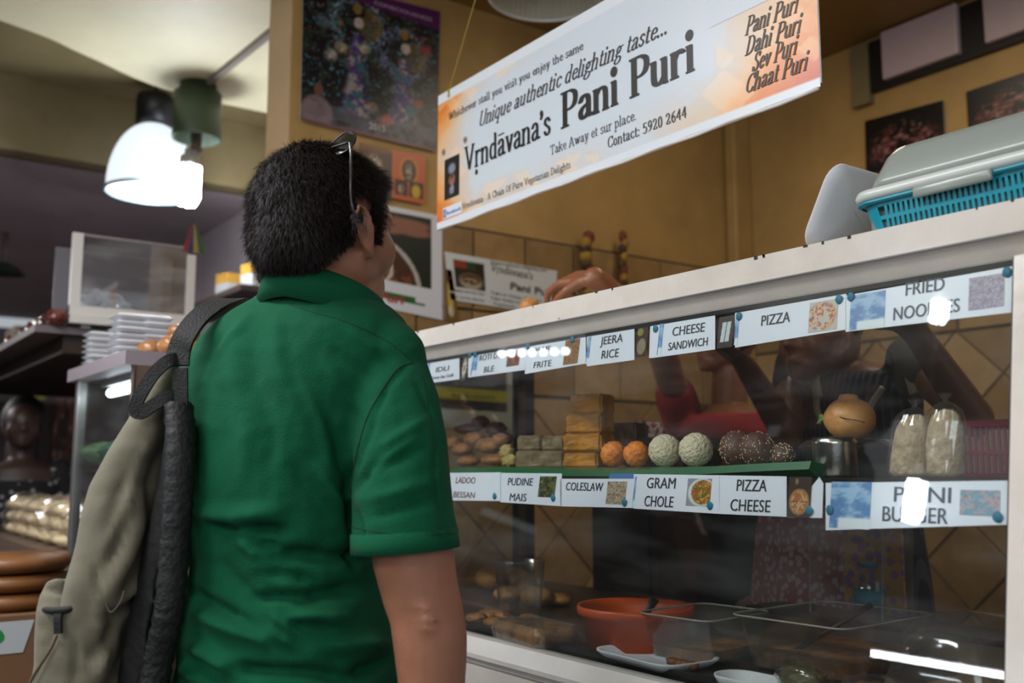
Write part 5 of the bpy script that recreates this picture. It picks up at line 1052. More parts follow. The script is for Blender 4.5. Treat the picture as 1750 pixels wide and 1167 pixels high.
# high shelf, glass box, goods
XS = -3.72; hs = thing('high_shelf', (-4.8, .85, 1.75), 'dark high shelf along the left loaded with packed goods', 'shelf')
MB().box((-6.1, .65, 1.725), (XS - .02, 1.35, 1.75)).build('board', mat('shelf_edge_grey', '6a5f62', .5), hs); MB().box((-6.1, .75, 1.66), (XS - .05, 1.30, 1.725)).build('underframe', M_dark, hs)
c4 = [atX(x, y, XS) for x, y in ((118, 532), (330, 560), (330, 420), (118, 398))]; y0, y1 = c4[0].y, c4[1].y; z0 = 1.751; z1 = (c4[2].z + c4[3].z) / 2
z0 = (c4[0].z + c4[1].z) / 2
gb = thing('glass_box', (XS - .15, (y0 + y1) / 2, z0), 'white framed empty glass box high above the foam boxes', 'glass box'); M_wf = mat('white_frame_paint', 'cfcbc6', .4)
MB().box((XS - .02, y0, z0), (XS, y0 + .035, z1)).build('upright', M_wf, gb); MB().box((XS - .02, y1 - .03, z0), (XS, y1, z1 - .03)).build('upright', M_wf, gb)
MB().box((XS - .02, y0, z0 - .001), (XS + .001, y1, z0 + .035)).build('bottom_rail', M_wf, gb); MB().box((XS - .3, y0, z0 - .03), (XS + .02, y1 - .02, z0 - .001)).build('base', M_wf, gb)
MB().box((XS - .015, y0 + .035, z1 - .008), (XS - .005, y1 - .03, z1)).build('top_edge', M_greyp, gb); MB().box((XS - .3, y0, z0), (XS - .29, y1, z1)).build('back', mat('grey_back_glass', '6d6a70', .2), gb)
MB().box((XS - .012, y0 + .035, z0 + .035), (XS - .008, y1 - .03, z1 - .008)).build('pane', glass_mat('box_glass', tint=(.75, .75, .76), f0=.10, dirt_haze=.06), gb)
for yy in (y0 + .04, y1 - .05): MB().box((XS - .31, yy, 1.751), (XS - .27, yy + .03, z0 - .03)).build('foot', M_wf, gb)
MB().box((XS - .05, y0 + .05, 1.751), (XS - .03, y0 + .08, z0 - .03)).build('foot', M_wf, gb)
c = Vector((XS - .14, y0 + .15, z0 + .001)); t = MB().ell(c + Z * .055, (.07, .09, .055), sub=4, jit=.5, jf=3, seed=4); tag(t.build('crumpled_bag', mat('white_film_bag', 'c6cad0', .25, coat=.4)), 'crumpled white film bag inside the white framed glass box', 'bag')
# small paper flags on the box corner
fp = Vector((XS - .01, y1 - .015, z1 - .03)); t = thing('small_flag', fp, 'small drooping red, blue, yellow and green flag on the glass box corner', 'flag')
MB().tube([fp, fp + Z * .13], .003, 8).build('stick', M_dark, t)
for i, cc in enumerate(('7a2a28', '26305a', '8f7d38', '2c4f38')):
    a = fp + Vector((.002 + .001 * i, -.035 + .02 * i, .012)); tp = fp + Vector((0, -.004 + .004 * i, .12))
    MB().hexa([a, a + Vector((0, .022, 0)), a + Vector((.004, .022, 0)), a + Vector((.004, 0, 0)), tp, tp + Vector((0, .005, 0)), tp + Vector((.003, .005, 0)), tp + Vector((.003, 0, 0))]).build('stripe', mat('flag_' + cc, cc, .6), t)
# packed goods on the high shelf
for i, (px, Y, w, h, cc, lab) in enumerate(((98, .80, .16, .28, 'b09a78', 'tall tan packet beside the white framed glass box'), (60, .9, .16, .16, '7a5a4a', 'brown packet in the middle of the high shelf'), (20, 1.0, .3, .34, '80705a', 'large dull box at the left end of the high shelf'))):
    x = atY(px, 500, Y).x; MB().box((x - w / 2, Y, 1.751), (x + w / 2, Y + .18, 1.751 + h), bev=.012).build('goods_packet', mat('packet_' + cc, cc, .45, var=.2, vscale=9)); o = bpy.data.objects[-1] if False else None
for o in list(COL.objects):
    if o.name.startswith('goods_packet') and 'label' not in o:
        k = {'': 'tall tan packet beside the white framed glass box', '.001': 'brown packet in the middle of the high shelf', '.002': 'large dull box at the left end of the high shelf'}[o.name[12:]]; tag(o, k, 'packet')
for i in range(7):
    px = 28 + i * 12; p = atY(px, 520, .72); c = Vector((p.x, .72, 1.751 + .03)); lumpy('wrapped_sweet_bag', c, (.035, .035, .03), mat('sweetbag_%d' % (i % 3), ['6a2a24', '8a7c70', '50302a'][i % 3], .2, coat=.6, var=.4, vscale=30), 'small shiny sweet bag on the high shelf edge, %s from the left' % ORD[i], 'bag', 'shiny sweet bags on the high shelf', .4, 9, i, 3)
# two white and yellow cartons on a bracket shelf on the hall wall
p = atY(397, 520, 1.80); z = p.z
t = thing('wall_shelf', (p.x, 1.9, z - .03), 'small wall shelf under the yellow topped cartons', 'shelf'); MB().box((p.x - .5, 1.62, z - .03), (p.x + .6, 1.97, z - .002)).build('board', M_dark, t)
for i, (px, l) in enumerate(((382, 'white carton with yellow top, the left one of the pair above his shoulder'), (424, 'white carton with yellow top, half hidden by his collar'))):
    q = atY(px, 520, 1.72); h = rad(46, q); w = rad(44, q); t = thing('carton', (q.x, 1.72, z), l, 'carton', 'yellow topped cartons')
    ang = Matrix.Rotation(radians(12), 4, 'Z'); MB().box((-w * .42, -w * .3, 0), (w * .42, w * .3, h * .62), Matrix.Translation((q.x, 1.74, z)) @ ang).build('body', mat('carton_white', '9a9a9a', .5), t)
    MB().box((-w * .422, -w * .302, h * .62), (w * .422, w * .302, h), Matrix.Translation((q.x, 1.74, z)) @ ang).build('yellow_top', mat('carton_yellow', 'a87a24', .5), t)
# back partition with hanging sheets
bp = thing('back_partition', (-6.4, .9, 0), 'dark partition with pinned sheets behind the woman', 'partition'); MB().box((-6.45, -.6, 0), (-6.38, 1.9, 2.0)).build('board', mat('partition_brown', '2e1f1a', .6, var=.3, vscale=3), bp)
def part_sheet(x0, y0, x1, y1, m, nm): 
    a = atX(x0, y1, -6.37); b = atX(x1, y0, -6.37); MB().box((-6.38, a.y, a.z), (-6.372, b.y, b.z)).build(nm, m, bp)
part_sheet(40, 600, 82, 682, mat('yellow_green_sheet', '7a7a1c', .6), 'yellow_sheet'); part_sheet(-30, 602, 26, 668, mat('pink_sheet', '8f7078', .6), 'pink_sheet'); part_sheet(29, 596, 36, 665, mat('pale_strip', 'a9a4c0', .3), 'pale_strip')
def dark_pics(u, v):
    c = base(u, (.14, .09, .08)); c = mixc(c, (.36, .2, .15), (fbm(u, v, 6, 3) > .5) * 1.); c = mixc(c, (.5, .42, .38), (vn(u, v, 9, 7) > .8) * 1.); return c
a = atX(88, 800, -6.36); b = atX(140, 606, -6.36); printed(Fr((-6.37, 0, 0), (0, 1, 0), (0, 0, 1)), a.y, a.z, b.y, b.z, dark_pics, 20, 50, 'picture_sheet', bp, w=.004)
# bottom left: carton on a stool height stand with round loaves
c = atY(20, 1100, .42); bx = thing('cardboard_box', (c.x, .42, .0), 'brown cardboard box with a white label bearing a green mark, lower left', 'box')
p0 = P(70, 1045, 2.35); bxz = p0.z; bc = P(28, 1060, 2.4)
Mx = Matrix.Translation((bc.x, bc.y, 0)); w = .16
ROOTS[bx.name] = (bc.x, bc.y, .45); bx.location = (bc.x, bc.y, .45)
MB().box((-.22, -w, .45), (.10, w, bxz), Mx, bev=.004).build('box', mat('cardboard', '6b4a2e', .7, var=.1), bx)
st = thing('low_stand', (bc.x, bc.y, 0), 'dark low stand under the cardboard box', 'stand'); MB().box((-.24, -.18, 0), (.12, .18, .449), Mx).build('block', M_dark, st)
fr = Fr((bc.x + .1015, bc.y, 0), (0, 1, 0), (0, 0, 1)); fr2 = Fr((bc.x, bc.y - w - .0015, 0), (1, 0, 0), (0, 0, 1))
MB().quadbox([fr2.p(-.20, bxz - .085), fr2.p(.06, bxz - .085), fr2.p(.085, bxz - .015), fr2.p(-.20, bxz - .015)], fr2.n, .001).build('label', mat('label_white', 'a9adb0', .5), bx)
MB().quadbox([fr.p(-.15, bxz - .085), fr.p(.0, bxz - .085), fr.p(.02, bxz - .015), fr.p(-.15, bxz - .015)], fr.n, .001).build('label', mat('label_white', 'a9adb0'), bx)
MB().add([fr.p(-.06 + .02 * cos(t) * (1 - .25 * sin(t)), bxz - .045 + .018 * sin(t), .0006) for t in [2 * pi * i / 12 for i in range(12)]], [tuple(range(12))]).build('leaf_mark', mat('green_mark', '1f7a3a', .5), bx)
for k, l in enumerate(('bottom', 'middle', 'top')):
    MB().lathe([(0, 0), (.12, 0), (.14, .018), (.125, .036), (0, .042)], Vector((bc.x - .05, bc.y - .01, bxz + .001 + k * .0425)), 32).build('round_loaf', mat('amber_loaf', '6e4420', .45, var=.3, vscale=12), smooth=True)
for o in list(COL.objects):
    if o.name.startswith('round_loaf'): tag(o, 'flat round amber loaf, %s one of the pile on the cardboard box' % {'': 'bottom', '.001': 'middle', '.002': 'top'}[o.name[10:]], 'bread', 'round loaves on the cardboard box')
# ------------------------------------------------------------------ behind the case: steel cabinet
a = -2.9; b = atY(1275, 900, 2.75).x
cb = thing('steel_cabinet', ((a + b) / 2, 3.0, 0), 'dark steel cabinet standing behind the case under the tiled wall', 'cabinet'); M_ds = mat('dark_steel', '1d1a17', .4, metal=.4, var=.2, vscale=3)
MB().box((a, 2.76, 0), (b, 3.3, 1.22)).build('body', M_ds, cb)
for i in range(2):
    x0_ = a + .01 + (b - a) / 2 * i; o = MB().box((x0_, 2.74, .06), (x0_ + (b - a) / 2 - .02, 2.76, 1.2), bev=.004).build('door', M_ds, cb); MB().box((x0_ + (b - a) / 2 - .06, 2.72, .8), (x0_ + (b - a) / 2 - .045, 2.74, 1.0)).build('handle', M_steel, o)
# ------------------------------------------------------------------ people
M_skin = mat('light_skin', '9f6b52', .5, sss=.12, var=.12, vscale=12, bump=.06, bscale=200)
M_dskin = mat('dark_skin', '7d4e3a', .45, var=.15, vscale=10, bump=.04, bscale=150)
def cloth_mat(name, col, k=1):
    m = mat(name, col, .9, sheen=.02, var=.12, vscale=5, bump=.25, bscale=420, spec=.15); return m
M_polo = cloth_mat('green_pique_cotton', '0c5236')
M_jean = cloth_mat('dark_jeans', '232a38')
def fingers(mb, wrist, dirv, palm_n, s=1.0, curl=(.5, .6, .65, .7), thumb_side=1, spread=.12, tcurl=.5):
    """palm and five separate bent fingers; dirv points to the fingers, palm_n out of the palm"""
    d = Vector(dirv).normalized(); n = Vector(palm_n); n = (n - d * n.dot(d)).normalized(); sd = d.cross(n) * thumb_side; w = Vector(wrist)
    pc = w + d * .045 * s
    for k in (-1.5, -.5, .5, 1.5): capsule(mb, w + sd * k * .012 * s, w + d * .082 * s + sd * k * .019 * s, .014 * s, .0115 * s, 12)
    L_ = (.040, .046, .043, .034); kk = (1.5, .5, -.5, -1.5)
    for i in range(4):
        b = w + d * .085 * s + sd * kk[i] * .0195 * s; a = curl[i]; dd = (d + sd * kk[i] * spread * 1.1).normalized(); p = b
        r = (.0098, .0088, .0075)
        for j in range(3):
            ang = a * (j + .6); v = dd * cos(ang) + n * sin(ang); q = p + v * L_[i] * s * (1, .68, .52)[j]; capsule(mb, p, q, r[j] * s, (r[j] - .0011) * s, 10); p = q
    t0 = w + d * .022 * s + sd * .022 * s; t1 = t0 + (d * .5 + sd * .85 + n * .25).normalized() * .038 * s; t2 = t1 + (d * .85 + sd * .25 + n * tcurl).normalized() * .030 * s; t3 = t2 + (d * .9 - sd * .1 + n * (tcurl + .2)).normalized() * .024 * s
    capsule(mb, t0, t1, .0145 * s, .011 * s, 10); capsule(mb, t1, t2, .0108 * s, .0095 * s, 10); capsule(mb, t2, t3, .0094 * s, .008 * s, 10)
def head(mb, Hc, h, e, s=1.0, nose=True, ears=True):
    """skull, jaw, brow, nose, lips, ears around centre Hc; h forward, e to the right ear"""
    B = Matrix((e, h, Z)).transposed()
    def E(o, r): mb.ell(Hc + e * o[0] * s + h * o[1] * s + Z * o[2] * s, [q * s for q in r], B, sub=3)
    E((0, -.004, .012), (.083, .106, .092)); E((0, -.03, -.02), (.078, .078, .075)); E((0, .035, -.055), (.064, .062, .062)); E((0, .062, -.088), (.045, .04, .036)); E((0, .082, -.104), (.024, .022, .02))
    for q in (-1, 1): E((q * .040, .052, -.040), (.034, .040, .040)); E((q * .052, .01, -.062), (.022, .045, .036)); E((q * .03, .088, -.012), (.014, .008, .008))
    E((0, .075, .012), (.055, .03, .03)); E((0, .088, .022), (.045, .014, .014))
    if nose: capsule(mb, Hc + h * .092 * s + Z * .004 * s, Hc + h * .114 * s - Z * .034 * s, .009 * s, .014 * s); E((-.012, .102, -.037), (.01, .012, .009)); E((.012, .102, -.037), (.01, .012, .009))
    E((0, .096, -.068), (.024, .011, .007)); E((0, .094, -.078), (.021, .011, .007))
    if ears:
        for q in (-1, 1):
            c = Hc + e * q * .086 * s - h * .004 * s - Z * .028 * s; out = (e * q * .85 - h * .52).normalized(); up = (Z * .97 - h * .2).normalized()
            rim = []
            for t in np.linspace(-1.2, 3.6, 16): rim.append(c + up * (sin(t) * .031 + .002) * s + h * (.016 * cos(t)) * s * 1.0 + out * (.008 + .016 * (cos(t) < 0) * abs(cos(t)) + .004) * s)
            chain(mb, rim, [.0042 * s] * len(rim)); 
            M_ = Matrix((out.cross(up).normalized(), out, up)).transposed(); mb.ell(c + out * .006 * s, (.014 * s, .005 * s, .027 * s), M_, sub=2)
            capsule(mb, c - up * .026 * s + h * .006 * s, c - up * .034 * s + h * .008 * s, .0075 * s, .0065 * s)

# --- the man in the green polo ------------------------------------------------
G0 = P(545, 600, 1.44); man = thing('person', (G0.x, G0.y, 0), 'person in green polo shirt seen from behind, backpack on one shoulder, facing the food case', 'person')
PSI = radians(24); sv = (R * cos(PSI) - F * sin(PSI)); tv = (R * sin(PSI) + F * cos(PSI))   # shoulder axis (to his right), facing
def body_ring(y, xl, xr, d, b, n=40, pw=2.25, zoff=0):
    a0 = P(xl, y, d); a1 = P(xr, y, d); c = (a0 + a1) / 2; w = (a1 - a0).length / 2; a = sqrt(max(w * w - (b * sin(PSI)) ** 2, .0004)) / cos(PSI)
    out = []
    for i in range(n):
        t = 2 * pi * i / n; cx = abs(cos(t)) ** (2 / pw) * (1 if cos(t) >= 0 else -1); sy = abs(sin(t)) ** (2 / pw) * (1 if sin(t) >= 0 else -1)
        out.append(c + sv * a * cx + tv * b * sy + Z * zoff)
    return out
rows = [(500, 446, 610, 1.45, .055), (512, 432, 640, 1.45, .07), (528, 398, 668, 1.45, .083), (548, 366, 690, 1.45, .098), (575, 338, 705, 1.45, .110), (610, 318, 712, 1.45, .118), (660, 308, 706, 1.45, .125), (740, 310, 682, 1.45, .132), (820, 316, 660, 1.45, .134), (880, 318, 655, 1.45, .132), (915, 324, 655, 1.45, .13), (955, 336, 658, 1.45, .128), (1000, 332, 660, 1.45, .13), (1060, 314, 664, 1.45, .134), (1090, 308, 668, 1.45, .135), (1130, 312, 674, 1.45, .136), (1167, 300, 678, 1.45, .138), (1230, 290, 694, 1.45, .15), (1300, 286, 700, 1.45, .155)]
def torso(mb, inset=0, to=1300):
    rs = [body_ring(y, xl + inset, xr - inset, d, b - inset * .0009) for y, xl, xr, d, b in rows if y <= to]; mb.loft(rs)
SHR = P(668, 628, 1.37); ELR = P(728, 1045, 1.34); WRR = ELR + Vector((.03, .05, -.235))
def tw(p, y, d): return P(p, y, d)
# body: head, neck, arms with hands, trunk, legs (one skin)
HANG = radians(40); hh = F * cos(HANG) + R * sin(HANG); he = R * cos(HANG) - F * sin(HANG); HC = P(557, 380, 1.42)
HS = 1.0
mb = MB(); head(mb, HC, hh, he, HS)
capsule(mb, P(545, 520, 1.45), P(560, 425, 1.425), .079, .074, 24); capsule(mb, P(500, 520, 1.46), P(510, 440, 1.45), .05, .055, 20)
capsule(mb, P(590, 530, 1.45), P(600, 450, 1.46), .055, .05, 20)
torso(mb, 34, 1170)
capsule(mb, P(668, 650, 1.39), P(686, 800, 1.345), .040, .048, 20)
arm = [(686, 800, .048), (697, 880, .054), (706, 950, .0545), (718, 1010, .051), (729, 1048, .049), (735, 1090, .049), (737, 1130, .047), (738, 1167, .044)]
chain(mb, [P(x, y, 1.335) for x, y, r in arm], [r * (1.335 * 0 + 1.0) for x, y, r in arm])
a = P(738, 1167, 1.335); wr = a + Vector((.0, .02, -.12)); capsule(mb, a, wr, .044, .028, 18); fingers(mb, wr - Z * .01, (0, .1, -1), -sv, 1.05, (.35, .38, .42, .46), 1)
# elbow point and its crease
mb.ell(P(728, 1058, 1.302), (.022, .018, .026), sub=3)
# left arm: upper arm forward, hand on the strap
SL = P(385, 615, 1.55); EL = P(345, 860, 1.66); WL = P(400, 690, 1.74); capsule(mb, SL, EL, .05, .042, 18); capsule(mb, EL, WL, .042, .028, 18); fingers(mb, WL, (WL - EL), -tv, 1.0, (.9, .95, 1, 1), -1)
# hips and legs
hc = P(495, 1167, 1.45); hc.z = .88
for q in (-1, 1):
    hp = hc + sv * q * .095; kn = hp + tv * .03 - Z * .44; kn.z = .50; an = Vector((kn.x, kn.y, .10)) - tv * .02; hp.z = .80; capsule(mb, hp, kn, .08, .06, 20); capsule(mb, kn, an, .062, .042, 20); capsule(mb, an - Z * .045, an - Z * .045 + tv * .16, .036, .034, 14)
mb.ell(hc, (.115, .10, .12), sub=3)
def man_fn(co, no):
    # soft elbow creases
    for (x, y, rx, ry, amp) in ((728, 1050, 26, 3.5, -.003), (735, 1066, 20, 3.5, -.003), (724, 1040, 12, 9, .002)):
        for i in np.where((co[:, 2] > .95) & (co[:, 2] < 1.15))[0]:
            X, Y = px_of(co[i]); k = math.exp(-((X - x) / rx) ** 2 - ((Y - y) / ry) ** 2)
            if k > .02: co[i] += no[i] * amp * k
    return co
body, bco, bno = remeshed('body', mb, M_skin, man, .0055, 4, .5, man_fn)
# polo shirt with modelled folds ------------------------------------------------
mb = MB(); torso(mb, 0)
slv = [(660, 626, .056, 1.40), (674, 690, .062, 1.37), (683, 760, .0645, 1.35), (686, 830, .066, 1.34), (689, 880, .0675, 1.335), (692, 912, .070, 1.335)]
slv.append((693, 934, .0715, 1.335)); mb.tube([P(x, y, d) for x, y, r, d in slv], [r for x, y, r, d in slv], 28); mb.ell(P(660, 627, 1.40), (.056, .056, .054))
capsule(mb, P(600, 567, 1.43), P(662, 614, 1.39), .055, .056, 20)
capsule(mb, P(390, 606, 1.54), P(375, 760, 1.60), .052, .056, 18)
FOLDS = [(706, 622, 668, 655, 5, -.0022), (668, 655, 635, 705, 5, -.0024), (635, 705, 612, 770, 6, -.003), (612, 770, 600, 838, 8, -.006),
 (600, 838, 640, 800, 9, -.006), (600, 850, 606, 960, 10, -.010), (604, 830, 545, 700, 10, -.0045), (580, 850, 520, 650, 12, .004), (595, 880, 545, 800, 9, .005), (560, 880, 500, 790, 11, -.003),
 (612, 700, 560, 620, 12, .003), (640, 640, 560, 590, 9, -.002), (660, 600, 590, 560, 7, .0025), (430, 560, 470, 820, 16, -.003), (400, 570, 420, 800, 18, .003), (460, 540, 520, 760, 14, .003), (380, 560, 345, 640, 10, -.003), (420, 530, 370, 600, 9, .003),
 (620, 800, 720, 770, 9, -.003), (615, 850, 740, 830, 11, .0035), (630, 880, 750, 860, 8, -.003), (640, 760, 720, 720, 9, .003), (620, 820, 700, 750, 7, .003), (715, 640, 742, 760, 4, -.0018), (742, 760, 752, 880, 4, -.0018),
 (350, 898, 400, 900, 8, -.008), (418, 900, 480, 908, 10, -.010), (340, 880, 470, 875, 16, .006), (430, 925, 470, 935, 7, -.006), (400, 915, 440, 950, 10, .005),
 (470, 950, 560, 955, 12, -.010), (560, 955, 640, 935, 11, -.008), (450, 975, 540, 1000, 9, -.006), (430, 960, 520, 1010, 12, .005), (380, 960, 450, 1030, 11, -.004),
 (440, 1018, 520, 1025, 8, -.007), (520, 1030, 620, 1000, 12, -.009), (500, 1060, 590, 1055, 12, .008), (500, 1070, 560, 1075, 7, -.006), (470, 1050, 500, 1085, 8, .005), (330, 1010, 420, 1055, 10, -.006), (340, 1050, 480, 1100, 14, .006), (420, 1060, 500, 1130, 8, -.004),
 (400, 1135, 470, 1150, 10, -.008), (470, 1150, 600, 1160, 11, -.008), (600, 1150, 665, 1120, 12, -.009), (320, 1105, 400, 1140, 12, .006), (540, 1110, 660, 1090, 14, .006), (320, 1125, 380, 1165, 9, -.006), (300, 1140, 340, 1167, 9, .006)]
def folds_fn(folds, cut=None):
    def fn(co, no):
        q = co - np.array([0, 0, EYE]); Dn, Rn, Un = np.array(DV), np.array(R), np.array(UV); d = q @ Dn; X = 875 + FPX * (q @ Rn) / d; Y = 583.5 - FPX * (q @ Un) / d
        fac = np.clip(-(no * (q / np.linalg.norm(q, axis=1)[:, None])).sum(1) * 1.6, 0, 1); disp = np.zeros(len(co))
        X2 = X + 7 * np.sin(Y / 31.) ; Y2 = Y + 5 * np.sin(X / 37.)
        for x0, y0, x1, y1, w, a in folds:
            dx, dy = x1 - x0, y1 - y0; L2 = dx * dx + dy * dy; t = np.clip(((X2 - x0) * dx + (Y2 - y0) * dy) / L2, 0, 1); dist = np.hypot(X2 - x0 - t * dx, Y2 - y0 - t * dy); e = np.minimum(t, 1 - t); disp += (2.3 if abs(a) > .0055 else 1.7) * a * np.exp(-(dist / w) ** 2) * (.35 + .65 * np.clip(e * 4, 0, 1))
        nz = (fbm(X, Y * 1.0, .012, 3) - .5) * .007 + (fbm(X + Y * .4, Y - X * .2, .03, 8) - .5) * .003
        return co + no * ((disp + nz) * fac)[:, None]
    return fn
polo, pco, pno = remeshed('polo_shirt', mb, M_polo, man, .0052, 3, .5, folds_fn(FOLDS))
# sleeve hem
m = MB(); hemc = P(692, 924, 1.335); ax = (P(690, 880, 1.335) - P(693, 935, 1.335)).normalized()
def ring(c, r1, r2, ax, n=48, up=None):
    a = (R - ax * R.dot(ax)).normalized(); b = ax.cross(a); return [c + a * r1 * cos(2 * pi * i / n) + b * r2 * sin(2 * pi * i / n) for i in range(n)]
m.loft([ring(hemc + ax * .014, .0690, .0690, ax), ring(hemc + ax * .013, .0712, .0712, ax), ring(hemc + ax * .0, .0716, .0722, ax), ring(hemc - ax * .012, .0722, .0732, ax), ring(hemc - ax * .0125, .069, .070, ax), ring(hemc + ax * .010, .064, .064, ax)], cap=False)
m.build('sleeve_hem', M_polo, man, smooth=True)
# seams sewn onto the shirt: thin piping laid on the surface
from mathutils.bvhtree import BVHTree
def tree(ob):
    o_ = Vector(ROOTS[ob.name]); return BVHTree.FromPolygons([v.co + o_ for v in ob.data.vertices], [tuple(p.vertices) for p in ob.data.polygons])
PT = tree(polo)
def seam(pts, name, m_, r=.0008, bv=None, root=None, sink=.0):
    ps = smoothpath([(x, y, 0) for x, y in pts], 10); out = []
    for p in ps:
        d = ray(p.x, p.y).normalized(); h = (bv or PT).ray_cast(CAM, d)
        if h[0]: out.append(h[0] + h[1] * (r * .2 - sink))
    if len(out) > 2: MB().tube(out, r, 6).build(name, m_, root or man, smooth=True)
M_seam = mat('dark_green_thread', '06351f', .9)
seam([(578, 545), (620, 562), (665, 585), (706, 618)], 'seam', M_seam)
seam([(706, 620), (680, 630), (652, 668), (628, 712), (612, 765), (603, 815), (600, 845)], 'seam', M_seam, .0011)
seam([(706, 622), (722, 650), (733, 710), (742, 790), (747, 860), (752, 918)], 'seam', M_seam, .0007)
seam([(600, 900), (640, 908), (690, 913), (740, 913), (778, 910)], 'hem_stitch', M_seam, .0007)
seam([(436, 505), (480, 515), (530, 532), (580, 545)], 'collar_stitch', M_seam, .0006)
# collar: fold-over band around the neck
def collar_pt(phi, k):
    """phi 0 = nape, +90 = his right; k 0 inner bottom, 1 fold, 2 outer bottom edge, 3 inside"""
    cc = P(556, 520, 1.448); s_ = sin(phi); c_ = cos(phi); a = .092; b = .088
    top = .046 - .030 * (1 - c_) * .9; lo = -.004 - .040 * (1 - c_) * .8
    if phi > 0: top -= .012 * abs(s_); lo -= .018 * abs(s_)
    rr = {0: (.90, lo + .01), 1: (.93, top - .004), 2: (.985, top), 3: (1.03, top - .006), 4: (1.14 + .06 * (1 - c_) / 2, lo), 5: (1.10 + .06 * (1 - c_) / 2, lo + .001), 6: (.99, top - .014)}[k]
    return cc + sv * s_ * a * rr[0] - tv * c_ * b * rr[0] + Z * rr[1]
m = MB(); rings = []
for i in range(61):
    phi = radians(-168 + 336 * i / 60); rings.append([collar_pt(phi, k) for k in range(7)])
m.loft(rings).build('collar', M_polo, man, smooth=True)
# trousers
mb = MB()
for q in (-1, 1):
    hp = hc + sv * q * .095; kn = hp + tv * .03; kn.z = .50; an = Vector((kn.x, kn.y, .09)) - tv * .02; hp.z = .80; capsule(mb, hp, kn, .10, .078, 20); capsule(mb, kn, an, .078, .062, 20)
mb.ell(hc, (.145, .13, .13), sub=3); remeshed('trousers', mb, M_jean, man, .012, 4)
mb = MB()
for q in (-1, 1):
    hp = hc + sv * q * .095; kn = hp + tv * .03; an = Vector((kn.x, kn.y, .05)) - tv * .02; o = MB(); capsule(o, an - tv * .03 , an + tv * .17, .048, .044, 16); o.box((-9, -9, -9), (-8.99, -8.99, -8.99)) if False else None
    o.v = [(x, y, max(z, .002)) for x, y, z in o.v]; o.build('shoe', mat('brown_shoe', '3a241a', .4), man, smooth=True)
# hair: dark shell plus strands
co = bco; q = co - np.array(HC); qh = q @ np.array(hh) / HS; qe = q @ np.array(he) / HS; qz = q[:, 2] / HS
def hairline(qh, qe):
    z = np.full_like(qh, -.094); z = np.where(qh > -.055, -.094 + (qh + .055) * 1.15, z); z = np.where(qh > -.012, -.012 - .01 * 0, z)
    z = np.where((qh > .024) & (qh < .046), -.042, z); z = np.where(qh >= .046, .02 + (qh - .046) * .8, z); z = np.where(qh > .085, .052, z); return z
hl = hairline(qh, qe)
def hair_mask(qh, qe, qz): return (qz > hairline(qh, qe)) & (abs(qe) < .2)
me = body.data; nv = len(me.vertices)
near = (np.linalg.norm(q, axis=1) < .17) & (qz > -.11); mask = near & hair_mask(qh, qe, qz) & ~((abs(qe) > .090) & (qh > -.03) & (qh < .02) & (qz < .02) & (qz > -.06) & False)
ear = (abs(qe) > .0815) & (qz < .022) & (qz > -.075) & (qh < .026) & (qh > -.036); mask &= ~ear
f = [tuple(p.vertices) for p in me.polygons]; keep = [p for p in f if all(mask[i] for i in p)]
ids = sorted({i for p in keep for i in p}); mp = {j: i for i, j in enumerate(ids)}
depth = np.clip((qz - hl) / .035, 0, 1); thick = .0015 + .0065 * depth ** .8; fade = np.where(qh > .03, .35, 1.0) ; thick = thick * np.where(qz > .045, 1, fade)
nzh = np.array([noise.noise(Vector(co[i]) * 38) + .6 * noise.noise(Vector(co[i]) * 90) for i in ids])
hv = co[ids] + bno[ids] * (thick[ids] * (1 + .35 * nzh))[:, None]
M_hair = mat('dark_hair', '120d0b', .7, spec=.2, bump=.5, bscale=250); hair = MB(); hair.add(hv, [[mp[i] for i in p] for p in keep]); hair.build('hair', M_hair, man, smooth=True)
M_st = mat('dark_hair_strand', '1c1411', .55, spec=.22)
sv_v = []; sv_f = []; idx = rng.choice(ids, 26000)
crown = HC - hh * .045 * HS + Z * .095 * HS
for n_, i in enumerate(idx):
    p = Vector(hv[mp[i]]); nn = Vector(bno[i]); t = depth[i]; Lh = (.003 + .012 * t) * rng.uniform(.7, 1.4) * (.45 if qh[i] > .03 and qz[i] < .05 else 1); 
    if qh[i] > .03 and qz[i] > .05: Lh *= 1.25
    fl_ = p - crown; fl_ = fl_ - nn * fl_.dot(nn); fl_ = fl_.normalized() if fl_.length > 1e-5 else Vector((0, 0, -1))
    fl_ = (fl_ * .9 - Z * .35 + hh * (.5 if qh[i] > .02 else 0) + Vector(rng.normal(size=3)) * .35).normalized()
    p += Vector(rng.normal(size=3)) * .0015 - nn * .001; d0 = (nn * .75 + fl_ * .6).normalized(); d1 = (nn * .25 + fl_).normalized(); s_ = d0.cross(nn if abs(d0.dot(nn)) < .95 else Z).normalized() * (.00038)
    k = len(sv_v); a = p + d0 * Lh * .5; b = a + d1 * Lh * .6; sv_v += [p - s_, p + s_, a + s_, a - s_, b]; sv_f += [(k, k + 1, k + 2, k + 3), (k + 3, k + 2, k + 4)]
m = MB(); m.v = [tuple(x) for x in sv_v]; m.f = sv_f; m.mi = [0] * len(sv_f); me2 = bpy.data.meshes.new('hair_strands'); off = Vector(ROOTS[man.name]); me2.from_pydata([tuple(Vector(x) - off) for x in m.v], [], m.f); me2.materials.append(M_st)
o = bpy.data.objects.new('hair_strands', me2); COL.objects.link(o); o.parent = man; tag(o, kind='stuff')
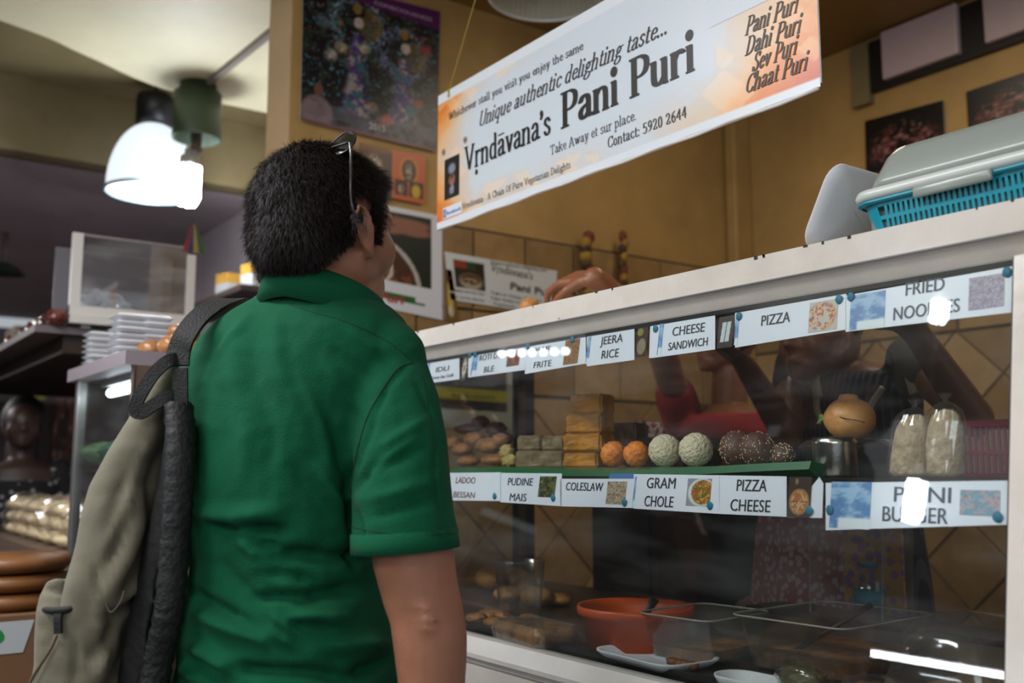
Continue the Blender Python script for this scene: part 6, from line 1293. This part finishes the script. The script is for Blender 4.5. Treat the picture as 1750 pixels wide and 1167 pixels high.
# sunglasses pushed up on the head
sg = thing('sunglasses', P(590, 240, 1.40), 'dark sunglasses pushed up on top of his head', 'sunglasses'); M_fr = mat('gunmetal_frame', '2a2622', .25, metal=.7); M_ln = mat('amber_dark_lens', '14100a', .15, spec=.4)
eR = HC + he * .088 * HS; top = P(597, 243, 1.355)
pts = smoothpath([P(597, 243, 1.335), P(599, 262, 1.325), P(599, 300, 1.318), P(599, 335, 1.316), P(603, 360, 1.318), P(609, 380, 1.325), P(612, 398, 1.335)], 5)
MB().tube(pts, [.0028 if i < 18 else .0034 for i in range(len(pts))], 8, flat=.6).build('temple', mat('black_temple', '1a1816', .25, coat=.5), sg, smooth=True)
off_ = he * (-.165); pts2 = [p + off_ * 1.0 for p in pts]; MB().tube(pts2, .0026, 8, flat=.6).build('temple', MATS['black_temple'], sg, smooth=True)
fc = P(597, 243, 1.335); 
for k in (0, 1):
    c = fc - he * (.034 + .066 * k) + hh * .012 + Z * .003; upv = (-hh * .35 + Z * .55).normalized(); 
    up2 = (hh * .45 + Z * .8).normalized()
    ringp = [c + he * .030 * cos(t) + up2 * .024 * sin(t) + Z * .012 * (1 - abs(cos(t))) * .4 for t in [2 * pi * i / 24 for i in range(24)]]
    MB().tube(ringp + [ringp[0], ringp[1]], .0018, 6, cap=False).build('lens_rim', M_fr, sg, smooth=True)
    nn = he.cross(up2).normalized(); mm = MB(); rr = [[c + (p - c) * s + nn * (.004 * (1 - s * s)) for p in ringp] for s in (1, .7, .35, .02)]; mm.loft(rr, cap=False).build('lens', M_ln, sg, smooth=True)
MB().tube([fc, fc - he * .008, fc - he * .07, fc - he * .14], .002, 8).build('bridge', M_fr, sg, smooth=True)
# --- backpack -------------------------------------------------------------------
M_bp = mat('olive_grey_canvas', '676250', .8, var=.14, vscale=6, bump=.15, bscale=500, sheen=.1); M_bk = mat('black_webbing', '090909', .7, bump=.3, bscale=300)
bpk = thing('backpack', P(190, 1167, 1.45), 'olive grey backpack with black straps hanging from his left shoulder', 'backpack')
brow = [(612, 292, 303, .012), (640, 276, 303, .03), (680, 254, 303, .05), (720, 232, 302, .065), (770, 203, 298, .08), (830, 172, 292, .09), (880, 162, 284, .10), (930, 155, 276, .105), (985, 140, 268, .11), (1040, 128, 258, .11), (1100, 100, 250, .11), (1167, 70, 240, .11), (1230, 66, 236, .11), (1290, 90, 232, .09), (1320, 130, 225, .05)]
def bring(y, xl, xr, b, dd=1.42, ys=0, n=36):
    a0 = P(xl, y, dd); a1 = P(xr, y, dd); c = (a0 + a1) / 2; w = (a1 - a0).length / 2
    return [c + R * w * (abs(cos(t)) ** .8) * (1 if cos(t) >= 0 else -1) + F * b * (abs(sin(t)) ** .8) * (1 if sin(t) >= 0 else -1) for t in [2 * pi * i / n for i in range(n)]]
mb = MB(); mb.loft([bring(*r) for r in brow])
BF = [(262, 720, 190, 960, 10, .004), (285, 740, 230, 980, 10, -.004), (240, 790, 175, 900, 12, -.004), (250, 850, 170, 1060, 14, .006), (215, 880, 180, 960, 7, -.006), (160, 965, 190, 1050, 4, -.004), (190, 1050, 270, 1010, 10, -.007), (200, 1040, 250, 980, 12, .006), (170, 1080, 160, 1167, 12, .006), (200, 1060, 150, 1120, 9, -.007), (240, 900, 215, 1020, 8, -.005), (120, 1090, 125, 1167, 7, -.005), (230, 1060, 190, 1167, 12, -.006)]
remeshed('bag_body', mb, M_bp, bpk, .006, 4, .5, folds_fn(BF))
# dark back panel (side towards his back) and quilted padding
m = MB(); rs = []
for y, xl, xr, b in brow[2:]:
    e = (y - 680) / 640; x0_ = xr - 14 - 26 * min(1, e * 1.5); rs.append([P(x0_, y, 1.345 - b * .0 + .0), P(xr + 10 - 10 * e, y, 1.335), P(xr + 8 - 10 * e, y, 1.46), P(x0_, y, 1.46)])
remesh_src = MB(); remesh_src.loft(rs); remeshed('back_panel', remesh_src, mat('black_back_panel', '0a0a0a', .75, bump=.3, bscale=60), bpk, .007, 6)
m = MB(); ctr = smoothpath([P(305, 690, 1.345), P(309, 760, 1.33), P(305, 850, 1.325), P(298, 950, 1.325), P(288, 1050, 1.325), P(272, 1120, 1.33), P(262, 1180, 1.33)], 8); cr = []
rr = [.012 + .002 * abs(sin(i * 1.2)) for i in range(len(ctr))]
m.tube(ctr, rr, 14, flat=1.5).build('padded_strap', mat('quilted_black', '0e0e0e', .55, bump=.35, bscale=110), bpk, smooth=True)
def ribbon(pts, w, m, name, nrm=None, th=.0028, k=8):
    pts = smoothpath(pts, k); rings = []
    for i, p in enumerate(pts):
        t = (pts[min(i + 1, len(pts) - 1)] - pts[max(i - 1, 0)]).normalized(); n_ = Vector(nrm) if nrm else -F; s_ = t.cross(n_).normalized(); n2 = s_.cross(t).normalized(); ww = w[min(int(i / len(pts) * len(w)), len(w) - 1)] if hasattr(w, '__len__') else w
        rings.append([p - s_ * ww - n2 * th, p + s_ * ww - n2 * th, p + s_ * ww + n2 * th, p - s_ * ww + n2 * th])
    return MB().loft(rings).build(name, m, bpk, smooth=False)
ribbon([P(303, 625, 1.36), P(306, 600, 1.365), P(318, 570, 1.37), P(342, 540, 1.40), P(372, 520, 1.44), P(400, 513, 1.50), P(412, 522, 1.58)], .016, M_bk, 'shoulder_strap', nrm=(-F * .8 + Z * .5))
ribbon([P(303, 614, 1.35), P(286, 618, 1.34), P(262, 640, 1.335), P(240, 675, 1.33), P(231, 698, 1.33), P(240, 706, 1.33), P(262, 692, 1.33), P(284, 680, 1.335), P(306, 676, 1.345)], .0085, M_bk, 'grab_handle')
ribbon([P(308, 630, 1.345), P(308, 700, 1.34), P(306, 760, 1.345)], .010, M_bk, 'side_webbing')
# side pocket with zip
mb = MB(); c = P(108, 1090, 1.36); rs = []
for y, xl, xr, b in ((992, 84, 128, .02), (1015, 76, 138, .035), (1035, 74, 146, .045), (1080, 72, 150, .05), (1130, 72, 145, .05), (1180, 60, 140, .05), (1240, 66, 130, .04)): rs.append(bring(y, xl, xr, b, 1.37))
mb.loft(rs); remeshed('side_pocket', mb, M_bp, bpk, .005, 3, .5, folds_fn([(90, 1000, 140, 985, 6, .005), (80, 1012, 146, 1016, 5, -.004), (120, 1000, 150, 1030, 6, -.005)]))
MB().tube(smoothpath([P(73, 1042, 1.335), P(90, 1043, 1.318), P(112, 1042, 1.312), P(130, 1038, 1.318)], 5), .0045, 8).build('zip', M_bk, bpk, smooth=True)
t_ = ribbon([P(100, 1048, 1.308), P(99, 1062, 1.306), P(100, 1083, 1.306)], .0045, M_bk, 'zip_pull')
MB().tube(smoothpath([P(97, 1085, 1.31), P(86, 1110, 1.31), P(60, 1150, 1.315), P(45, 1180, 1.32)], 5), .0022, 6).build('cord', mat('tan_cord', '5d4c36', .8), bpk, smooth=True)
m = MB().tube(smoothpath([P(160, 968, 1.318), P(175, 1000, 1.312), P(187, 1045, 1.312), P(205, 1030, 1.312), P(212, 1010, 1.315)], 6), .0012, 6); m.build('seam', mat('olive_piping', '5a5543', .8), bpk, smooth=True)

# --- generic clothed figure for the people behind --------------------------------
def figure(root, base, face, Hh, skin, J, hs=1.0, voxel=.009, ho=(0, .02, -.11)):
    f = Vector(face).normalized(); e = f.cross(Z).normalized(); b = Vector(base); at = lambda x, y, z: b + e * x + f * y + Z * z
    mb = MB(); head(mb, at(ho[0], ho[1], Hh + ho[2]), f, e, hs * .98, ears=True); capsule(mb, at(0, -.01, Hh - .32), at(ho[0], ho[1] - .02, Hh + ho[2] - .06), .055, .052)
    rs = []
    for z, a, d in ((Hh - .29, .07, .06), (Hh - .32, .15, .085), (Hh - .38, .18, .105), (Hh - .50, .165, .115), (Hh - .66, .15, .11), (Hh - .80, .165, .12), (Hh - .92, .15, .12)): rs.append([at(a * cos(t), d * sin(t) * .95, z) for t in [2 * pi * i / 24 for i in range(24)]])
    mb.loft(rs)
    for q in (-1, 1):
        capsule(mb, at(q * .09, 0, Hh - .86), at(q * .10, .02, .48), .085, .058); capsule(mb, at(q * .10, .02, .48), at(q * .10, 0, .08), .056, .038); capsule(mb, at(q * .10, -.02, .04), at(q * .11, .14, .035), .035, .03)
    for (sh, el, wr, hd, pn, cu, ts) in J:
        capsule(mb, sh, el, .048, .040); capsule(mb, el, wr, .040, .026); fingers(mb, wr, hd, pn, 1.0, cu, ts)
    o, c_, n_ = remeshed('body', mb, skin, root, voxel, 3); return at, f, e, c_, n_
def shell(root, name, at, Hh, m, z0, z1, grow, arms=(), voxel=.011):
    mb = MB(); rs = []
    prof = [(.295, .075, .065), (.32, .155, .09), (.38, .185, .11), (.50, .17, .12), (.66, .155, .115), (.80, .172, .126), (.92, .18, .13), (1.1, .19, .14)]
    for z, a, d in prof:
        if z0 <= z <= z1: rs.append([at((a + grow) * cos(t), (d + grow) * sin(t), Hh - z) for t in [2 * pi * i / 24 for i in range(24)]])
    mb.loft(rs)
    for a, b, r0, r1 in arms: capsule(mb, a, b, r0, r1)
    return remeshed(name, mb, m, root, voxel, 3)
def striped(name, c1, c2, scale, rot=(0, 0, 0), axis='X', dist=.6):
    m = bpy.data.materials.new(name); m.use_nodes = True; N = m.node_tree.nodes; L = m.node_tree.links; b = N['Principled BSDF']; b.inputs['Roughness'].default_value = .85
    tc = N.new('ShaderNodeTexCoord'); w = N.new('ShaderNodeTexWave'); w.bands_direction = axis; w.inputs['Scale'].default_value = scale; w.inputs['Distortion'].default_value = dist; r = N.new('ShaderNodeValToRGB'); r.color_ramp.elements[0].color = (*lin(c1), 1); r.color_ramp.elements[1].color = (*lin(c2), 1); r.color_ramp.elements[0].position = .6; r.color_ramp.elements[1].position = .75
    L.new(tc.outputs['Object'], w.inputs['Vector']); L.new(w.outputs['Fac'], r.inputs[0]); L.new(r.outputs[0], b.inputs['Base Color']); MATS[name] = m; return m
def blotch(name, c1, c2, scale, thr=.5):
    m = bpy.data.materials.new(name); m.use_nodes = True; N = m.node_tree.nodes; L = m.node_tree.links; b = N['Principled BSDF']; b.inputs['Roughness'].default_value = .85
    tc = N.new('ShaderNodeTexCoord'); w = N.new('ShaderNodeTexVoronoi'); w.inputs['Scale'].default_value = scale; r = N.new('ShaderNodeValToRGB'); r.color_ramp.interpolation = 'CONSTANT'; r.color_ramp.elements[0].color = (*lin(c2), 1); r.color_ramp.elements[1].color = (*lin(c1), 1); r.color_ramp.elements[1].position = thr
    L.new(tc.outputs['Object'], w.inputs['Vector']); L.new(w.outputs['Distance'], r.inputs[0]); L.new(r.outputs[0], b.inputs['Base Color']); MATS[name] = m; return m
# vendor in the striped apron
YA = 2.1; pa = atY(1452, 700, YA); HA = 1.80; va = thing('person', (pa.x, YA, 0), 'person in a dark striped apron with pale straps standing behind the case, arms raised', 'person')
fa = Vector((-.12, -1, 0)); bA = Vector((pa.x, YA, 0)); eA = fa.normalized().cross(Z)
shR = atY(1362, 622, YA - .02); shL = atY(1555, 612, YA - .02); elR = atY(1345, 740, YA - .16); wrR = atY(1272, 622, YA - .34); elL = atY(1665, 715, YA - .15); wrL = atY(1560, 560, YA - .32)
at, f_, e_, cA, nA = figure(va, bA, fa, HA, M_dskin, [(shR, elR, wrR, atY(1238, 596, YA - .38) - wrR, (0, 0, 1), (.5, .55, .6, .7), 1), (shL, elL, wrL, atY(1530, 520, YA - .34) - wrL, (0, -1, 0), (.5, .5, .6, .6), -1)], ho=(0, .09, -.22))
M_ap = striped('pinstriped_apron', '15151c', '3d4150', 22, axis='X', dist=.4)
shell(va, 'apron', at, HA, M_ap, .32, 1.2, .012)
shell(va, 'shirt_sleeves', at, HA, mat('dark_shirt', '191413', .8), .30, .7, .006, [(shR, shR.lerp(elR, .3), .056, .056), (shL, shL.lerp(elL, .3), .056, .056)])
M_strap = mat('pale_strap', 'b9b5a6', .7)
def vstrap(pts, w=.008):
    ps = smoothpath(pts, 5); rings = []
    for i, p in enumerate(ps):
        t = (ps[min(i + 1, len(ps) - 1)] - ps[max(i - 1, 0)]).normalized(); s_ = t.cross(Vector((0, -1, 0))).normalized() * w; rings.append([p - s_, p + s_, p + s_ + Vector((0, .004, 0)), p - s_ + Vector((0, .004, 0))])
    MB().loft(rings).build('strap', M_strap, va, smooth=True)
yf = YA - .137
vstrap([atY(1352, 640, yf), atY(1372, 652, yf), atY(1392, 655, yf), atY(1395, 700, yf), atY(1405, 720, yf)]); vstrap([atY(1396, 628, yf + .03), atY(1392, 650, yf), atY(1398, 680, yf - .005)], .012); vstrap([atY(1508, 662, yf), atY(1492, 685, yf), atY(1478, 708, yf)], .007)
vstrap([atY(1548, 622, yf + .04), atY(1556, 650, yf + .03), atY(1562, 672, yf + .03)], .012); vstrap([atY(1350, 642, yf + .02), atY(1345, 690, yf), atY(1342, 740, yf)], .006)
mb = MB(); hcA = at(0, .09, HA - .22); mb.ell(hcA + Z * .03 - f_ * .012, (.092, .10, .09), sub=3, jit=.1, jf=9); mb.build('hair', mat('black_hair', '0a0807', .6), va, smooth=True)
# reflected dress of a passer-by, modelled as a speckled skirt below the apron
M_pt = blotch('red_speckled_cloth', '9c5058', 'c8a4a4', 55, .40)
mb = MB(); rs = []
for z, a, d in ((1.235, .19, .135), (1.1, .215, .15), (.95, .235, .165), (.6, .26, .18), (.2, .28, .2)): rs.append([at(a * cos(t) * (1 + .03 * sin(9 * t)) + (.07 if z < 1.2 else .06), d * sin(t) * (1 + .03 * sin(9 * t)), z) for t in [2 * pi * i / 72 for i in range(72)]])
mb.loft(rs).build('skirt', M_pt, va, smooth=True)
# reflected bottle and clear bag, modelled as solid things behind the case
pb_ = atY(1480, 1060, 1.93); 
st = thing('back_worktable', (-1.0, 1.92, 0), 'dark low worktable behind the display case', 'table'); MB().box((-1.6, 1.815, .92), (-.5, 1.95, .94)).build('tabletop', M_dark, st)
for x in (-1.58, -.54): MB().box((x, 1.82, 0), (x + .03, 1.95, .92)).build('leg', M_dark, st)
bt_ = atY(1485, 1000, 1.88); bt_.z = .9405; t = thing('water_bottle', bt_, 'reflection of a water bottle with blue cap and label, modelled behind the case', 'bottle'); zt_ = atY(1487, 962, 1.88).z; h_ = zt_ - .94; r_ = .032
MB().lathe([(0, 0), (r_, 0), (r_, h_ * .62), (r_ * .8, h_ * .75), (r_ * .4, h_ * .88), (r_ * .4, h_ * .93), (0, h_ * .93)], bt_, 28).build('bottle', M_clear, t, smooth=True); MB().lathe([(0, h_ * .93), (r_ * .48, h_ * .93), (r_ * .48, h_), (0, h_)], bt_, 20).build('cap', mat('blue_cap', '1c7fa0', .4), t, smooth=True); MB().lathe([(r_ * 1.01, h_ * .2), (r_ * 1.03, h_ * .2), (r_ * 1.03, h_ * .5), (r_ * 1.01, h_ * .5)], bt_, 28).build('label', mat('blue_label', '2b7f9c', .4), t, smooth=True)
t = thing('clear_bag', bt_ + Vector((.03, 0, -.0003)), 'reflection of a clear bag around the bottle, modelled standing behind the case', 'bag'); q_ = [atY(x, y, 1.84) for x, y in ((1400, 1045), (1495, 1075), (1527, 905), (1423, 905))]
zb_ = .9402; x0_, x1_ = atY(1398, 1000, 1.86).x, atY(1520, 1000, 1.86).x; MB().loft([[Vector((x0_, 1.83, zb_)), Vector((x1_, 1.83, zb_)), Vector((x1_, 1.94, zb_)), Vector((x0_, 1.94, zb_))], [Vector((x0_ + .01, 1.83, 1.225)), Vector((x1_ + .015, 1.83, 1.225)), Vector((x1_ + .015, 1.94, 1.225)), Vector((x0_ + .01, 1.94, 1.225))]], cap=False).build('film', glass_mat('thin_film', f0=.06, dirt_haze=.05, rough=.05), t)
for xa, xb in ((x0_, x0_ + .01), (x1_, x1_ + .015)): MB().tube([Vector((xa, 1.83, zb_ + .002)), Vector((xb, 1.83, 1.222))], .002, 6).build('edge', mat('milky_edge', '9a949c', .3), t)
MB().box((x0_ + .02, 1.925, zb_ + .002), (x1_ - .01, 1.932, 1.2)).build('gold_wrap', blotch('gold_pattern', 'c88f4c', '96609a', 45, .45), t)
# vendor in red reaching over the top
YR = 2.2; pr_ = atY(1195, 700, YR); vr = thing('person', (pr_.x, YR, 0), 'person in a red top reaching a bare hand over the top of the case', 'person'); HR = 1.73
hw = atY(1016, 480, 1.42); ew = atY(1120, 562, 1.93); sR = atY(1212, 690, YR - .04); sR.z = HR - .34; s2 = Vector((pr_.x + .30, YR + .05, HR - .35))
pr2 = Vector((pr_.x + .07, YR + .04, 0)); e2 = s2 + Vector((.06, .05, -.28))
figR = figure(vr, pr2, (-.3, -1, 0), HR, mat('mid_brown_skin', '8a5638', .45, var=.12, vscale=10), [(pr2 + Vector((-.17, 0, HR - .35)), ew, hw + Vector((.0, .0, .006)), Vector((-.93, -.10, .10)), Vector((-.15, .42, -.88)), (.72, .80, .80, .92), 1), (s2, e2, e2 + Vector((.0, .03, -.24)), (0, 0, -1), (-1, 0, 0), (.4, .4, .5, .5), 1)], voxel=.0042, hs=.86, ho=(0, .0, -.088))
shell(vr, 'red_top', figR[0], HR, mat('red_cotton', 'a01f2c', .8, var=.15, vscale=6), .30, .51, .014, [(pr2 + Vector((-.16, 0, HR - .36)), (pr2 + Vector((-.17, 0, HR - .35))).lerp(ew, .35), .066, .062), (s2, s2.lerp(e2, .4), .06, .058)], voxel=.01)
mb = MB(); rs = []
for z, a, d in ((1.26, .17, .125), (.85, .175, .135), (.5, .2, .16), (.1, .23, .19)): rs.append([Vector((pr2.x + a * cos(t), YR + .04 + d * sin(t), z)) for t in [2 * pi * i / 40 for i in range(40)]])
mb.loft(rs).build('skirt', mat('dark_skirt', '1c1a20', .8), vr, smooth=True); mb = MB(); mb.ell(figR[0](0, -.015, HR - .075), (.083, .09, .085), sub=3, jit=.1); mb.build('hair', MATS['black_hair'], vr, smooth=True)
c = atY(1085, 712, 1.9); t = thing('folded_cloth', (c.x, 1.93, 1.255), 'red and white striped cloth lying behind the golden fudge stack', 'cloth'); t_c = striped('red_white_stripes', 'b9b0ac', '8a3040', 16, axis='X', dist=2)
mb = MB(); mb.ell((c.x - .0, 1.93, 1.318), (.09, .05, .065), sub=4, jit=.35, jf=5, seed=3); mb.build('cloth', t_c, t, smooth=True)
cw = thing('small_cupboard', (c.x, 2.0, 0), 'narrow dark cupboard behind the case carrying the striped cloth', 'cupboard'); MB().box((c.x - .14, 1.86, 0), (c.x + .12, 2.0, 1.255)).build('body', M_dark, cw); MB().box((c.x - .12, 1.848, .2), (c.x + .10, 1.86, 1.2)).build('door', M_dark, cw)
# woman at the far left
wp = P(38, 760, 4.7); HW = 1.58; wo = thing('person', (wp.x, wp.y, 0), 'person with long dark hair in black and white patterned dress, in the shade', 'person')
fw = (CAM - wp); fw.z = 0; fw.normalize(); ew_ = fw.cross(Z); b_ = Vector((wp.x, wp.y, 0)); A2 = lambda x, y, z: b_ + ew_ * x + fw * y + Z * z
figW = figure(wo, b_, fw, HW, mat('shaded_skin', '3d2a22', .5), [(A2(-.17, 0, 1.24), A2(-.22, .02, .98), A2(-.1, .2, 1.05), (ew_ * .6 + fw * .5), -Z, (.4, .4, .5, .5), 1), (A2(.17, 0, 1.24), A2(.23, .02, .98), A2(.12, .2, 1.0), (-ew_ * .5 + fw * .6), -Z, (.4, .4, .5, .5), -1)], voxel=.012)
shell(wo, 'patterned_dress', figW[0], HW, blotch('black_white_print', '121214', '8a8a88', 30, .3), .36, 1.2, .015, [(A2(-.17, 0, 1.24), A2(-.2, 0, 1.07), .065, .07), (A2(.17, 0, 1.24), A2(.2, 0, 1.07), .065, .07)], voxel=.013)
mb = MB(); mb.ell(A2(0, -.02, HW - .10), (.115, .10, .125), sub=3, jit=.08); mb.ell(A2(0, -.13, HW - .26), (.15, .07, .2), sub=3, jit=.1); mb.build('hair', MATS['black_hair'], wo, smooth=True)
